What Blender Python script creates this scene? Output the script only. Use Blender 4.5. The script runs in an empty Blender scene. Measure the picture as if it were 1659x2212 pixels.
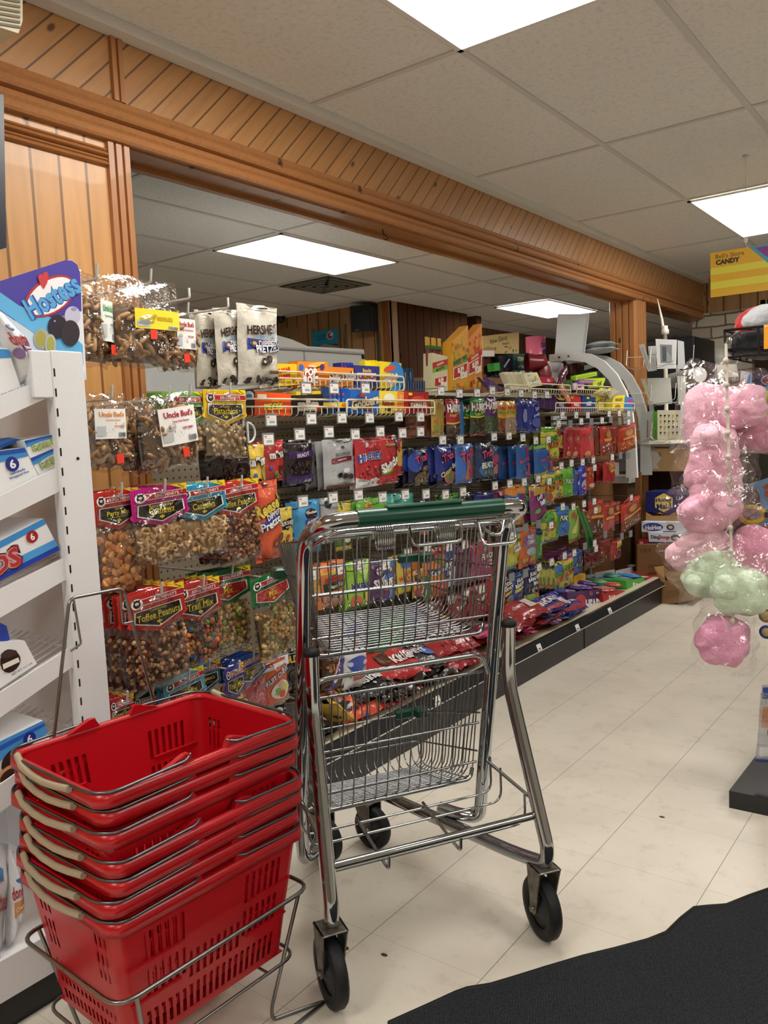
import bpy, math, random
from math import sin, cos, pi, radians, tan, sqrt
from mathutils import Vector as V, Matrix, noise
C = bpy.context.scene.collection
SC = bpy.context.scene
# ------------------------------------------------------------------ camera
F_PX, PITCH, ROLL, YAW, CAM_H = 1770.0, 5.33, -2.57, 36.97, 1.19
W_PX, H_PX = 1659, 2212
_p, _r, _w = radians(PITCH), radians(ROLL), radians(YAW)
FW = V((-sin(_w)*cos(_p), cos(_w)*cos(_p), -sin(_p)))
_rt = V((cos(_w), sin(_w), 0)); _up = _rt.cross(FW)
RT = cos(_r)*_rt + sin(_r)*_up; UP = cos(_r)*_up - sin(_r)*_rt
EYE = V((0, 0, CAM_H))
cd = bpy.data.cameras.new('camera'); cam = bpy.data.objects.new('camera', cd); C.objects.link(cam)
cd.sensor_fit = 'HORIZONTAL'; cd.sensor_width = 36.0; cd.lens = 36.0*F_PX/W_PX; cd.clip_start = .02
M3 = Matrix((RT, UP, -FW)).transposed(); cam.matrix_world = Matrix.Translation(EYE) @ M3.to_4x4()
SC.camera = cam
# ------------------------------------------------------------------ view, world
SC.view_settings.view_transform = 'Standard'; SC.view_settings.look = 'None'
SC.view_settings.gamma = 1; SC.view_settings.use_curve_mapping = False
SC.view_settings.exposure = 0.0
LAMP = 14.8            # strength of the ceiling troffers
wd = bpy.data.worlds.new('world'); SC.world = wd; wd.use_nodes = True
wd.node_tree.nodes['Background'].inputs[0].default_value = (.9, .95, 1, 1)
wd.node_tree.nodes['Background'].inputs[1].default_value = .25
SC.cycles.transparent_max_bounces = 24; SC.cycles.max_bounces = 8

def at(px, py, **k):
    """the point where the sight line through a pixel meets the plane x=, y= or z="""
    d = FW*F_PX + RT*(px-W_PX/2) - UP*(py-H_PX/2)
    (a, v), = k.items(); i = 'xyz'.index(a)
    return EYE + d*((v-EYE[i])/d[i])

# ------------------------------------------------------------------ materials
def lin(h):
    h = h.lstrip('#')
    if len(h) == 3: h = ''.join(c*2 for c in h)
    return tuple((lambda c: c/12.92 if c <= .04045 else ((c+.055)/1.055)**2.4)(int(h[i:i+2], 16)/255) for i in (0, 2, 4))+(1,)
MATS = {}
def newmat(key):
    m = bpy.data.materials.new(key); m.use_nodes = True; MATS[key] = m
    return m, m.node_tree.nodes, m.node_tree.links, m.node_tree.nodes['Principled BSDF']
def bump(n, l, b, scale, dist, detail=2, strength=1, stretch=None, tex='noise', obj=True):
    co = n.new('ShaderNodeTexCoord'); src = co.outputs['Object' if obj else 'Generated']
    if stretch:
        mp = n.new('ShaderNodeMapping'); mp.inputs['Scale'].default_value = stretch; l.new(src, mp.inputs[0]); src = mp.outputs[0]
    t = n.new('ShaderNodeTexNoise'); t.inputs['Scale'].default_value = scale; t.inputs['Detail'].default_value = detail
    l.new(src, t.inputs['Vector'])
    bp = n.new('ShaderNodeBump'); bp.inputs['Distance'].default_value = dist; bp.inputs['Strength'].default_value = strength
    l.new(t.outputs[0], bp.inputs['Height']); l.new(bp.outputs[0], b.inputs['Normal'])
    return t
def M(col, kind='card'):
    key = kind+'_'+col.lstrip('#')
    if key in MATS: return MATS[key]
    m, n, l, b = newmat(key); c = lin(col); I = b.inputs
    I['Base Color'].default_value = c
    if kind == 'film':
        I['Roughness'].default_value = .2; I['Specular IOR Level'].default_value = .7
        I['Base Color'].default_value = tuple(.84*(x*.87+.13*sum(c[:3])/3) for x in c[:3])+(1,)
        bump(n, l, b, 34, .006, 3, .85)
    elif kind == 'card':
        I['Roughness'].default_value = .42; I['Specular IOR Level'].default_value = .45
    elif kind == 'matte':
        I['Roughness'].default_value = .85; I['Specular IOR Level'].default_value = .2
    elif kind == 'plastic':
        I['Roughness'].default_value = .3
    elif kind == 'rubber':
        I['Roughness'].default_value = .55; I['Specular IOR Level'].default_value = .3
    elif kind == 'metal':
        I['Metallic'].default_value = 1; I['Roughness'].default_value = .3
    elif kind == 'worn':
        I['Metallic'].default_value = .8; I['Roughness'].default_value = .45
        t = bump(n, l, b, 60, .0006, 4); r = n.new('ShaderNodeValToRGB'); l.new(t.outputs[0], r.inputs[0])
        r.color_ramp.elements[0].position = .35; r.color_ramp.elements[1].position = .65
        r.color_ramp.elements[0].color = tuple(x*.45 for x in c[:3])+(1,); r.color_ramp.elements[1].color = c
        l.new(r.outputs[0], I['Base Color'])
    elif kind == 'chrome':
        I['Metallic'].default_value = 1; I['Roughness'].default_value = .09
    elif kind == 'nut':
        I['Roughness'].default_value = .55; bump(n, l, b, 120, .0015, 3)
    elif kind == 'fluff':
        I['Roughness'].default_value = 1; I['Specular IOR Level'].default_value = .05; I['Sheen Weight'].default_value = .5; bump(n, l, b, 60, .006, 6)
    elif kind == 'glow':
        I['Base Color'].default_value = (.9, .9, .9, 1); I['Emission Color'].default_value = c; I['Emission Strength'].default_value = LAMP
    elif kind == 'paint':
        I['Roughness'].default_value = .38; bump(n, l, b, 200, .0003, 2)
    return m
def glassy(key, tint=(1, 1, 1), fac=.1, rough=.08, bd=.006, bs=30):
    """thin clear plastic film: lets light through, with glossy reflections and crinkles"""
    if key in MATS: return MATS[key]
    m, n, l, b = newmat(key); n.remove(b); out = n['Material Output']
    tr = n.new('ShaderNodeBsdfTransparent'); tr.inputs[0].default_value = tint+(1,)
    gl = n.new('ShaderNodeBsdfGlossy'); gl.inputs['Roughness'].default_value = rough; gl.inputs[0].default_value = (1, 1, 1, 1)
    fr = n.new('ShaderNodeLayerWeight'); fr.inputs['Blend'].default_value = .25
    ad = n.new('ShaderNodeMath'); ad.operation = 'MULTIPLY_ADD'; l.new(fr.outputs['Fresnel'], ad.inputs[0]); ad.inputs[1].default_value = .55; ad.inputs[2].default_value = fac
    ad.use_clamp = True
    mx = n.new('ShaderNodeMixShader'); l.new(ad.outputs[0], mx.inputs[0]); l.new(tr.outputs[0], mx.inputs[1]); l.new(gl.outputs[0], mx.inputs[2])
    if bd:
        co = n.new('ShaderNodeTexCoord'); t = n.new('ShaderNodeTexNoise'); t.inputs['Scale'].default_value = bs; t.inputs['Detail'].default_value = 3
        l.new(co.outputs['Object'], t.inputs['Vector'])
        bp = n.new('ShaderNodeBump'); bp.inputs['Distance'].default_value = bd; l.new(t.outputs[0], bp.inputs['Height'])
        l.new(bp.outputs[0], gl.inputs['Normal']); l.new(bp.outputs[0], fr.inputs['Normal'])
    l.new(mx.outputs[0], out.inputs[0]); return m
def mth(n, l, op, a, b=None, c=None, clamp=False):
    x = n.new('ShaderNodeMath'); x.operation = op; x.use_clamp = clamp
    for i, v in enumerate((a, b, c)):
        if v is None: continue
        if isinstance(v, (int, float)): x.inputs[i].default_value = v
        else: l.new(v, x.inputs[i])
    return x.outputs[0]
def mixc(n, l, f, a, b, mode='MIX'):
    x = n.new('ShaderNodeMix'); x.data_type = 'RGBA'; x.blend_type = mode
    for i, v in ((0, f), (6, a), (7, b)):
        if isinstance(v, (int, float)): x.inputs[i].default_value = v
        elif isinstance(v, tuple): x.inputs[i].default_value = v
        else: l.new(v, x.inputs[i])
    return x.outputs[2]
def wood(key, base, dark, plank=.087, axis=1, shear=0.0, grain=(9, 9, .8), groove=.05, knots=True, depthaxis=None):
    """knotty pine boards; plank lines run along z (sheared for diagonal boards)"""
    if key in MATS: return MATS[key]
    m, n, l, b = newmat(key); co = n.new('ShaderNodeTexCoord'); sx = n.new('ShaderNodeSeparateXYZ'); l.new(co.outputs['Object'], sx.inputs[0])
    a = sx.outputs[axis]; z = sx.outputs[2]
    u = mth(n, l, 'MULTIPLY_ADD', z, -shear, a)
    cell = mth(n, l, 'DIVIDE', u, plank); idx = mth(n, l, 'FLOOR', cell); fr = mth(n, l, 'FRACT', cell)
    cb = n.new('ShaderNodeCombineXYZ'); along = mth(n, l, 'MULTIPLY_ADD', a, shear, z)
    l.new(mth(n, l, 'MULTIPLY_ADD', idx, 7.31, u), cb.inputs[0]); l.new(mth(n, l, 'MULTIPLY_ADD', idx, 3.7, along), cb.inputs[2]); l.new(sx.outputs[1-axis if axis < 2 else 0], cb.inputs[1])
    mp = n.new('ShaderNodeMapping'); mp.inputs['Scale'].default_value = grain; l.new(cb.outputs[0], mp.inputs[0])
    t = n.new('ShaderNodeTexNoise'); t.inputs['Scale'].default_value = 2.2; t.inputs['Detail'].default_value = 5; t.inputs['Distortion'].default_value = 1.2; l.new(mp.outputs[0], t.inputs['Vector'])
    r = n.new('ShaderNodeValToRGB'); l.new(t.outputs[0], r.inputs[0])
    lb, ld = lin(base), lin(dark)
    r.color_ramp.elements[0].position = .3; r.color_ramp.elements[0].color = tuple(lb[i]*.72+ld[i]*.28 for i in range(3))+(1,)
    r.color_ramp.elements[1].position = .62; r.color_ramp.elements[1].color = lb
    wn = n.new('ShaderNodeTexWhiteNoise'); wn.noise_dimensions = '1D'; l.new(idx, wn.inputs['W'])
    col = mixc(n, l, mth(n, l, 'MULTIPLY', wn.outputs[0], .35), r.outputs[0], tuple(lb[i]*.55+ld[i]*.45 for i in range(3))+(1,))
    if knots:
        mk = n.new('ShaderNodeMapping'); mk.inputs['Scale'].default_value = (7, 7, 3.6); l.new(cb.outputs[0], mk.inputs[0])
        vo = n.new('ShaderNodeTexVoronoi'); vo.inputs['Scale'].default_value = 1.0; l.new(mk.outputs[0], vo.inputs['Vector'])
        kr = n.new('ShaderNodeValToRGB'); l.new(vo.outputs['Distance'], kr.inputs[0])
        e = kr.color_ramp.elements; e[0].position = .055; e[0].color = (1, 1, 1, 1); e[1].position = .115; e[1].color = (0, 0, 0, 1)
        col = mixc(n, l, mth(n, l, 'MULTIPLY', kr.outputs[0], .85), col, tuple(x*.35 for x in ld[:3])+(1,))
    if groove:
        g = mth(n, l, 'MINIMUM', fr, mth(n, l, 'SUBTRACT', 1.0, fr)); gm = mth(n, l, 'LESS_THAN', g, groove)
        col = mixc(n, l, mth(n, l, 'MULTIPLY', gm, .8), col, tuple(x*.55 for x in ld[:3])+(1,))
        bp = n.new('ShaderNodeBump'); bp.inputs['Distance'].default_value = .006
        l.new(mth(n, l, 'MINIMUM', g, groove*1.6), bp.inputs['Height']); bp.inputs['Strength'].default_value = 1
        l.new(bp.outputs[0], b.inputs['Normal'])
    l.new(col, b.inputs['Base Color']); b.inputs['Roughness'].default_value = .36; b.inputs['Coat Weight'].default_value = .15
    return m
def tiles_floor():
    m, n, l, b = newmat('vinyl_floor_tiles'); co = n.new('ShaderNodeTexCoord'); sx = n.new('ShaderNodeSeparateXYZ'); l.new(co.outputs['Object'], sx.inputs[0])
    T = .3048; ms = []
    for ax, off, wdt in ((0, -1.185, .0035), (1, .229, .0022)):
        fr = mth(n, l, 'FRACT', mth(n, l, 'DIVIDE', mth(n, l, 'SUBTRACT', sx.outputs[ax], off-10*T), T))
        g = mth(n, l, 'MINIMUM', fr, mth(n, l, 'SUBTRACT', 1.0, fr)); ms.append(mth(n, l, 'MULTIPLY', mth(n, l, 'LESS_THAN', g, wdt), 1.0 if ax == 0 else .5))
    seam = mth(n, l, 'MAXIMUM', ms[0], ms[1])
    t = n.new('ShaderNodeTexNoise'); t.inputs['Scale'].default_value = 3; t.inputs['Detail'].default_value = 5; l.new(co.outputs['Object'], t.inputs['Vector'])
    r = n.new('ShaderNodeValToRGB'); l.new(t.outputs[0], r.inputs[0]); r.color_ramp.elements[0].color = lin('cec7b9'); r.color_ramp.elements[1].color = lin('dcd5c7')
    r.color_ramp.elements[0].position = .3; r.color_ramp.elements[1].position = .6
    vo = n.new('ShaderNodeTexVoronoi'); vo.inputs['Scale'].default_value = 5.5; vo.inputs['Randomness'].default_value = 1
    dn = n.new('ShaderNodeTexNoise'); dn.inputs['Scale'].default_value = 22; l.new(co.outputs['Object'], dn.inputs['Vector'])
    vv = n.new('ShaderNodeVectorMath'); vv.operation = 'MULTIPLY_ADD'; l.new(dn.outputs['Color'], vv.inputs[0]); vv.inputs[1].default_value = (.09, .09, 0); l.new(co.outputs['Object'], vv.inputs[2])
    l.new(vv.outputs[0], vo.inputs['Vector'])
    rn = n.new('ShaderNodeSeparateColor'); l.new(vo.outputs['Color'], rn.inputs[0])
    sp = mth(n, l, 'MULTIPLY', mth(n, l, 'LESS_THAN', vo.outputs['Distance'], mth(n, l, 'MULTIPLY', rn.outputs[0], .055)), mth(n, l, 'GREATER_THAN', rn.outputs[1], .55))
    col = mixc(n, l, mth(n, l, 'MULTIPLY', sp, .75), r.outputs[0], lin('5b5243'))
    ms2 = n.new('ShaderNodeTexNoise'); ms2.inputs['Scale'].default_value = 14; ms2.inputs['Detail'].default_value = 6; ms2.inputs['Roughness'].default_value = .7; l.new(co.outputs['Object'], ms2.inputs['Vector'])
    sc = mth(n, l, 'MULTIPLY', mth(n, l, 'SUBTRACT', ms2.outputs[0], .535, clamp=True), 2.2, clamp=True)
    col = mixc(n, l, mth(n, l, 'MULTIPLY', sc, .8), col, lin('9b917f'))
    col = mixc(n, l, mth(n, l, 'MULTIPLY', seam, .75), col, lin('5d5548'))
    l.new(col, b.inputs['Base Color']); b.inputs['Roughness'].default_value = .33; b.inputs['Specular IOR Level'].default_value = .35
    bp = n.new('ShaderNodeBump'); bp.inputs['Distance'].default_value = .0012; l.new(t.outputs[0], bp.inputs['Height']); l.new(bp.outputs[0], b.inputs['Normal'])
    return m
def ceil_mat(key, ox, oy):
    m, n, l, b = newmat(key); co = n.new('ShaderNodeTexCoord'); sx = n.new('ShaderNodeSeparateXYZ'); l.new(co.outputs['Object'], sx.inputs[0])
    t = n.new('ShaderNodeTexNoise'); t.inputs['Scale'].default_value = 55; t.inputs['Detail'].default_value = 6; t.inputs['Roughness'].default_value = .7; l.new(co.outputs['Object'], t.inputs['Vector'])
    r = n.new('ShaderNodeValToRGB'); l.new(t.outputs[0], r.inputs[0]); r.color_ramp.elements[0].color = lin('dedbd4'); r.color_ramp.elements[1].color = lin('ebe9e3')
    r.color_ramp.elements[0].position = .36; r.color_ramp.elements[1].position = .5
    l.new(r.outputs[0], b.inputs['Base Color']); b.inputs['Roughness'].default_value = .9; b.inputs['Specular IOR Level'].default_value = .1
    bp = n.new('ShaderNodeBump'); bp.inputs['Distance'].default_value = .002; l.new(t.outputs[0], bp.inputs['Height']); l.new(bp.outputs[0], b.inputs['Normal'])
    return m
def carpet_mat():
    m, n, l, b = newmat('ribbed_black_carpet'); co = n.new('ShaderNodeTexCoord')
    mp = n.new('ShaderNodeMapping'); mp.inputs['Rotation'].default_value = (0, 0, radians(-28)); l.new(co.outputs['Object'], mp.inputs[0])
    w = n.new('ShaderNodeTexWave'); w.inputs['Scale'].default_value = 55; w.inputs['Distortion'].default_value = 5; w.inputs['Detail'].default_value = 2; l.new(mp.outputs[0], w.inputs['Vector'])
    t = n.new('ShaderNodeTexNoise'); t.inputs['Scale'].default_value = 160; t.inputs['Detail'].default_value = 4; l.new(co.outputs['Object'], t.inputs['Vector'])
    s = mth(n, l, 'MULTIPLY', mth(n, l, 'MULTIPLY_ADD', w.outputs['Fac'], .35, .65), t.outputs[0])
    r = n.new('ShaderNodeValToRGB'); l.new(s, r.inputs[0]); r.color_ramp.elements[0].color = lin('0e0f11'); r.color_ramp.elements[1].color = lin('34363a'); r.color_ramp.elements[1].position = .6
    l.new(r.outputs[0], b.inputs['Base Color']); b.inputs['Roughness'].default_value = .95; b.inputs['Specular IOR Level'].default_value = .1
    bp = n.new('ShaderNodeBump'); bp.inputs['Distance'].default_value = .004; l.new(s, bp.inputs['Height']); l.new(bp.outputs[0], b.inputs['Normal'])
    return m
def peg_mat():
    m, n, l, b = newmat('perforated_pegboard'); co = n.new('ShaderNodeTexCoord'); sx = n.new('ShaderNodeSeparateXYZ'); l.new(co.outputs['Object'], sx.inputs[0])
    q = []
    for ax in (1, 2):
        f = mth(n, l, 'SUBTRACT', mth(n, l, 'FRACT', mth(n, l, 'DIVIDE', sx.outputs[ax], .0254)), .5); q.append(mth(n, l, 'MULTIPLY', f, f))
    d = mth(n, l, 'LESS_THAN', mth(n, l, 'ADD', q[0], q[1]), .022)
    l.new(mixc(n, l, mth(n, l, 'MULTIPLY', d, .92), lin('a59b86'), lin('2c2923')), b.inputs['Base Color']); b.inputs['Roughness'].default_value = .5
    return m
def brick_mat():
    m, n, l, b = newmat('painted_stone_blocks'); co = n.new('ShaderNodeTexCoord'); mp = n.new('ShaderNodeMapping'); l.new(co.outputs['Object'], mp.inputs[0]); mp.inputs['Rotation'].default_value = (radians(90), 0, 0)
    t = n.new('ShaderNodeTexNoise'); t.inputs['Scale'].default_value = 9; l.new(co.outputs['Object'], t.inputs['Vector'])
    vv = n.new('ShaderNodeVectorMath'); vv.operation = 'MULTIPLY_ADD'; l.new(t.outputs['Color'], vv.inputs[0]); vv.inputs[1].default_value = (.035, .035, .035); l.new(mp.outputs[0], vv.inputs[2])
    k = n.new('ShaderNodeTexBrick'); k.inputs['Scale'].default_value = 1; k.inputs['Brick Width'].default_value = .24; k.inputs['Row Height'].default_value = .1; k.inputs['Mortar Size'].default_value = .008
    k.inputs['Color1'].default_value = lin('cfc7b5'); k.inputs['Color2'].default_value = lin('a89f8d'); k.inputs['Mortar'].default_value = lin('6f6657'); l.new(vv.outputs[0], k.inputs['Vector'])
    l.new(k.outputs[0], b.inputs['Base Color']); b.inputs['Roughness'].default_value = .8
    bp = n.new('ShaderNodeBump'); bp.inputs['Distance'].default_value = .01; l.new(k.outputs[0], bp.inputs['Height']); l.new(bp.outputs[0], b.inputs['Normal'])
    return m
CLEAR = glassy('clear_film')
CLEARB = glassy('clear_crinkled_film', fac=.13, rough=.1, bd=.012, bs=22)
ACRYL = glassy('clear_acrylic', fac=.06, rough=.04, bd=0)
CHROME = M('b6babd', 'chrome'); RUST = M('8f8a80', 'worn'); WHITEP = M('e6e7ea', 'paint'); WIREG = M('8b8c8a', 'metal')

# ------------------------------------------------------------------ mesh builder
class B:
    def __init__(s, mat=None):
        s.v = []; s.f = []; s.mi = []; s.sm = []; s.mats = []; s.T = None; s.cur = 0
        if mat is not None: s.use(mat)
    def use(s, mat):
        if mat not in s.mats: s.mats.append(mat)
        s.cur = s.mats.index(mat); return s
    def add(s, pts, faces, smooth=False):
        k = len(s.v)
        s.v += [tuple(s.T @ V(p)) if s.T is not None else tuple(p) for p in pts]
        for f in faces: s.f.append([i+k for i in f]); s.mi.append(s.cur); s.sm.append(smooth)
    def box(s, a, b, bev=0):
        (x0, y0, z0), (x1, y1, z1) = a, b
        x0, x1 = min(x0, x1), max(x0, x1); y0, y1 = min(y0, y1), max(y0, y1); z0, z1 = min(z0, z1), max(z0, z1)
        if bev:
            e = bev; P = []; R = []
            for z, i in ((z0, e), (z0+e, 0), (z1-e, 0), (z1, e)):
                R.append([(x0+e+i, y0+i, z), (x1-e-i, y0+i, z), (x1-i, y0+e+i, z), (x1-i, y1-e-i, z), (x1-e-i, y1-i, z), (x0+e+i, y1-i, z), (x0+i, y1-e-i, z), (x0+i, y0+e+i, z)])
            for r in R: P += r
            fs = [[j*8+i, j*8+(i+1) % 8, (j+1)*8+(i+1) % 8, (j+1)*8+i] for j in range(3) for i in range(8)]
            s.add(P, fs+[list(range(7, -1, -1)), list(range(24, 32))]); return s
        s.add([(x0, y0, z0), (x1, y0, z0), (x1, y1, z0), (x0, y1, z0), (x0, y0, z1), (x1, y0, z1), (x1, y1, z1), (x0, y1, z1)],
              [(0, 3, 2, 1), (4, 5, 6, 7), (0, 1, 5, 4), (1, 2, 6, 5), (2, 3, 7, 6), (3, 0, 4, 7)]); return s
    def quad(s, a, b, c, d): s.add([a, b, c, d], [(0, 1, 2, 3)]); return s
    def prism(s, pts, off):
        """closed polygon of 3-D points, extruded by the vector off"""
        n = len(pts); o = V(off); s.add([V(p) for p in pts]+[V(p)+o for p in pts],
              [list(range(n)), list(range(2*n-1, n-1, -1))]+[(i, n+i, n+(i+1) % n, (i+1) % n) for i in range(n)]); return s
    def tube(s, path, r, n=8, closed=False, caps=True):
        P = [V(p) for p in path]; m = len(P); pts = []; up = None
        for i, p in enumerate(P):
            a = P[(i-1) % m] if (closed or i) else P[0]; b = P[(i+1) % m] if (closed or i < m-1) else P[-1]
            t = (b-a); t = t.normalized() if t.length > 1e-9 else V((0, 0, 1))
            if up is None:
                up = V((0, 0, 1)) if abs(t.z) < .9 else V((0, 1, 0))
            x = t.cross(up); x = x.normalized() if x.length > 1e-6 else V((1, 0, 0)); y = x.cross(t).normalized(); up = y
            rr = r[i] if isinstance(r, (list, tuple)) else r
            pts += [p+x*(rr*cos(2*pi*k/n))+y*(rr*sin(2*pi*k/n)) for k in range(n)]
        q = m if closed else m-1
        s.add(pts, [(j*n+k, j*n+(k+1) % n, ((j+1) % m)*n+(k+1) % n, ((j+1) % m)*n+k) for j in range(q) for k in range(n)], True)
        if caps and not closed: s.add(pts[:n]+pts[-n:], [list(range(n-1, -1, -1)), list(range(n, 2*n))])
        return s
    def lathe(s, prof, org=(0, 0, 0), ax='z', n=20, smooth=True):
        pts = []
        for r, h in prof:
            for k in range(n):
                c, d = r*cos(2*pi*k/n), r*sin(2*pi*k/n)
                pts.append(V({'z': (c, d, h), 'x': (h, c, d), 'y': (c, h, d)}[ax])+V(org))
        m = len(prof); s.add(pts, [(j*n+k, j*n+(k+1) % n, (j+1)*n+(k+1) % n, (j+1)*n+k) for j in range(m-1) for k in range(n)], smooth)
        return s
    def grid(s, fn, nu, nv, smooth=True, us=None, vs=None):
        us = us or [i/nu for i in range(nu+1)]; vs = vs or [j/nv for j in range(nv+1)]; a = len(us)
        s.add([fn(u, v) for v in vs for u in us], [(j*a+i, j*a+i+1, (j+1)*a+i+1, (j+1)*a+i) for j in range(len(vs)-1) for i in range(a-1)], smooth); return s
    def ball(s, c, r, n=8, m=6, R=None, fn=None):
        c = V(c); pts = []
        for j in range(m+1):
            th = pi*j/m
            for k in range(n):
                d = V((sin(th)*cos(2*pi*k/n), sin(th)*sin(2*pi*k/n), cos(th)))
                q = V((d.x*r[0], d.y*r[1], d.z*r[2]))*(fn(d) if fn else 1)
                if R is not None: q = R @ q
                pts.append(c+q)
        s.add(pts, [(j*n+k, (j+1)*n+k, (j+1)*n+(k+1) % n, j*n+(k+1) % n) for j in range(m) for k in range(n)], True); return s
    def mesh(s, name):
        me = bpy.data.meshes.new(name); me.from_pydata(s.v, [], s.f); me.materials.clear()
        for m in s.mats: me.materials.append(m)
        me.polygons.foreach_set('material_index', s.mi); me.polygons.foreach_set('use_smooth', s.sm); me.update(); return me
    def build(s, name, parent=None):
        o = bpy.data.objects.new(name, s.mesh(name)); C.objects.link(o)
        if parent: o.parent = parent
        return o
def rnd(pts, r, n=5):
    """round the corners of a polyline"""
    P = [V(p) for p in pts]; out = [P[0]]
    for i in range(1, len(P)-1):
        a, b, c = P[i-1], P[i], P[i+1]; rr = min(r, (a-b).length*.48, (c-b).length*.48)
        p = b+(a-b).normalized()*rr; q = b+(c-b).normalized()*rr
        out += [p*(1-t)**2+b*2*t*(1-t)+q*t*t for t in [k/n for k in range(n+1)]]
    return out+[P[-1]]
def tag(o, label=None, cat=None, group=None, kind=None):
    if label: o['label'] = label
    if cat: o['category'] = cat
    if group: o['group'] = group
    if kind: o['kind'] = kind
    return o
def empty(name, loc=(0, 0, 0), rz=0, label=None, cat=None, group=None):
    o = bpy.data.objects.new(name, None); C.objects.link(o); o.location = loc; o.rotation_euler = (0, 0, rz); o.empty_display_size = .05
    return tag(o, label, cat, group)
def struct(o): o['kind'] = 'structure'; return o
def copy_tree(o, parent=None):
    c = o.copy(); C.objects.link(c); c.parent = parent
    for ch in o.children: copy_tree(ch, c)
    return c
# ------------------------------------------------------------------ lettering and printed artwork
GL = {}
def glyphs(s, bold=.018):
    k = (s, bold)
    if k in GL: return GL[k]
    cu = bpy.data.curves.new('t', 'FONT'); cu.body = s; cu.resolution_u = 2; cu.offset = bold; cu.align_x = 'LEFT'
    ob = bpy.data.objects.new('t', cu); me = bpy.data.meshes.new_from_object(ob)
    pts = [(v.co.x, v.co.y) for v in me.vertices]; fs = [list(p.vertices) for p in me.polygons]
    bpy.data.objects.remove(ob); bpy.data.curves.remove(cu); bpy.data.meshes.remove(me)
    if not pts: GL[k] = ([], [], 1); return GL[k]
    x0, x1 = min(p[0] for p in pts), max(p[0] for p in pts); y0, y1 = min(p[1] for p in pts), max(p[1] for p in pts)
    cx, cy, h = (x0+x1)/2, (y0+y1)/2, y1-y0
    GL[k] = ([((x-cx)/h, (y-cy)/h) for x, y in pts], fs, (x1-x0)/h); return GL[k]
def art(b, S, ops, W, H, kind='film', e0=.0006, de=.00035):
    """print ops on a surface S(u,v,eps); u,v in 0..1, sizes in v units"""
    asp = H/W; e = e0
    for op in ops:
        k = op[0]; e += de
        if k == 'r':
            _, u0, v0, u1, v1, c = op; b.use(M(c, kind)); b.grid(lambda u, v: S(u0+(u1-u0)*u, v0+(v1-v0)*v, e), 6, 4)
        elif k == 'p':
            _, pts, c = op; b.use(M(c, kind)); n = len(pts); cu = sum(p[0] for p in pts)/n; cv = sum(p[1] for p in pts)/n
            ring = []
            for i in range(n):
                a, d = pts[i], pts[(i+1) % n]
                for t in (0, .5): ring.append((a[0]+(d[0]-a[0])*t, a[1]+(d[1]-a[1])*t))
            m = len(ring); P = [S(cu, cv, e)]+[S(cu+(p[0]-cu)*.5, cv+(p[1]-cv)*.5, e) for p in ring]+[S(p[0], p[1], e) for p in ring]
            b.add(P, [(0, 1+i, 1+(i+1) % m) for i in range(m)]+[(1+i, 1+m+i, 1+m+(i+1) % m, 1+(i+1) % m) for i in range(m)], True)
        elif k == 'e':
            _, cu, cv, ru, rv, c = op[:6]; ro = radians(op[6]) if len(op) > 6 else 0; b.use(M(c, kind)); m = 16; P = [S(cu, cv, e)]
            for q in (.5, 1):
                for i in range(m):
                    x, y = q*ru*cos(2*pi*i/m)/asp if False else q*ru*cos(2*pi*i/m), q*rv*sin(2*pi*i/m)
                    if ro: X = x/asp; x, y = (X*cos(ro)-y*sin(ro))*asp, X*sin(ro)+y*cos(ro)
                    P.append(S(cu+x, cv+y, e))
            b.add(P, [(0, 1+i, 1+(i+1) % m) for i in range(m)]+[(1+i, 1+m+i, 1+m+(i+1) % m, 1+(i+1) % m) for i in range(m)], True)
        elif k == 't':
            _, s, cu, cv, h, c = op[:6]; ro = radians(op[6]) if len(op) > 6 else 0; mw = op[7] if len(op) > 7 else .92; bold = op[8] if len(op) > 8 else .03
            pts, fs, w = glyphs(s, bold); sx = min(1, mw/(w*h*asp)); b.use(M(c, kind)); P = []
            for x, y in pts:
                x, y = x*h*sx, y*h; X, Y = x*cos(ro)-y*sin(ro), x*sin(ro)+y*cos(ro); P.append(S(cu+X*asp, cv+Y, e+(.0014 if kind == 'film' else .0003)))
            b.add(P, fs)
        elif k == 's':
            _, n, u0, v0, u1, v1, sz, cols = op; rr = random.Random(n*7+int(sz*1e3))
            for i in range(n):
                cu, cv = rr.uniform(u0, u1), rr.uniform(v0, v1); a = sz*rr.uniform(.7, 1.2); bb = a*rr.uniform(.6, 1); ro = rr.uniform(0, pi); b.use(M(rr.choice(cols), kind))
                ee = e+.00008*i; m = 8; P = [S(cu, cv, ee)]
                for j in range(m):
                    x, y = a*cos(2*pi*j/m), bb*sin(2*pi*j/m); P.append(S(cu+(x*cos(ro)-y*sin(ro))*asp, cv+x*sin(ro)+y*cos(ro), ee))
                b.add(P, [(0, 1+j, 1+(j+1) % m) for j in range(m)], True)
def OUT(s, cu, cv, h, c, oc, ro=0, mw=.9, b=.03):
    """outlined lettering: fat dark copy behind, bright copy in front"""
    h *= 1.22; mw = min(1.0, mw*1.06); return [('t', s, cu, cv, h*1.08, oc, ro, mw*1.04, b+.06), ('t', s, cu, cv, h, c, ro, mw, b)]
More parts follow.
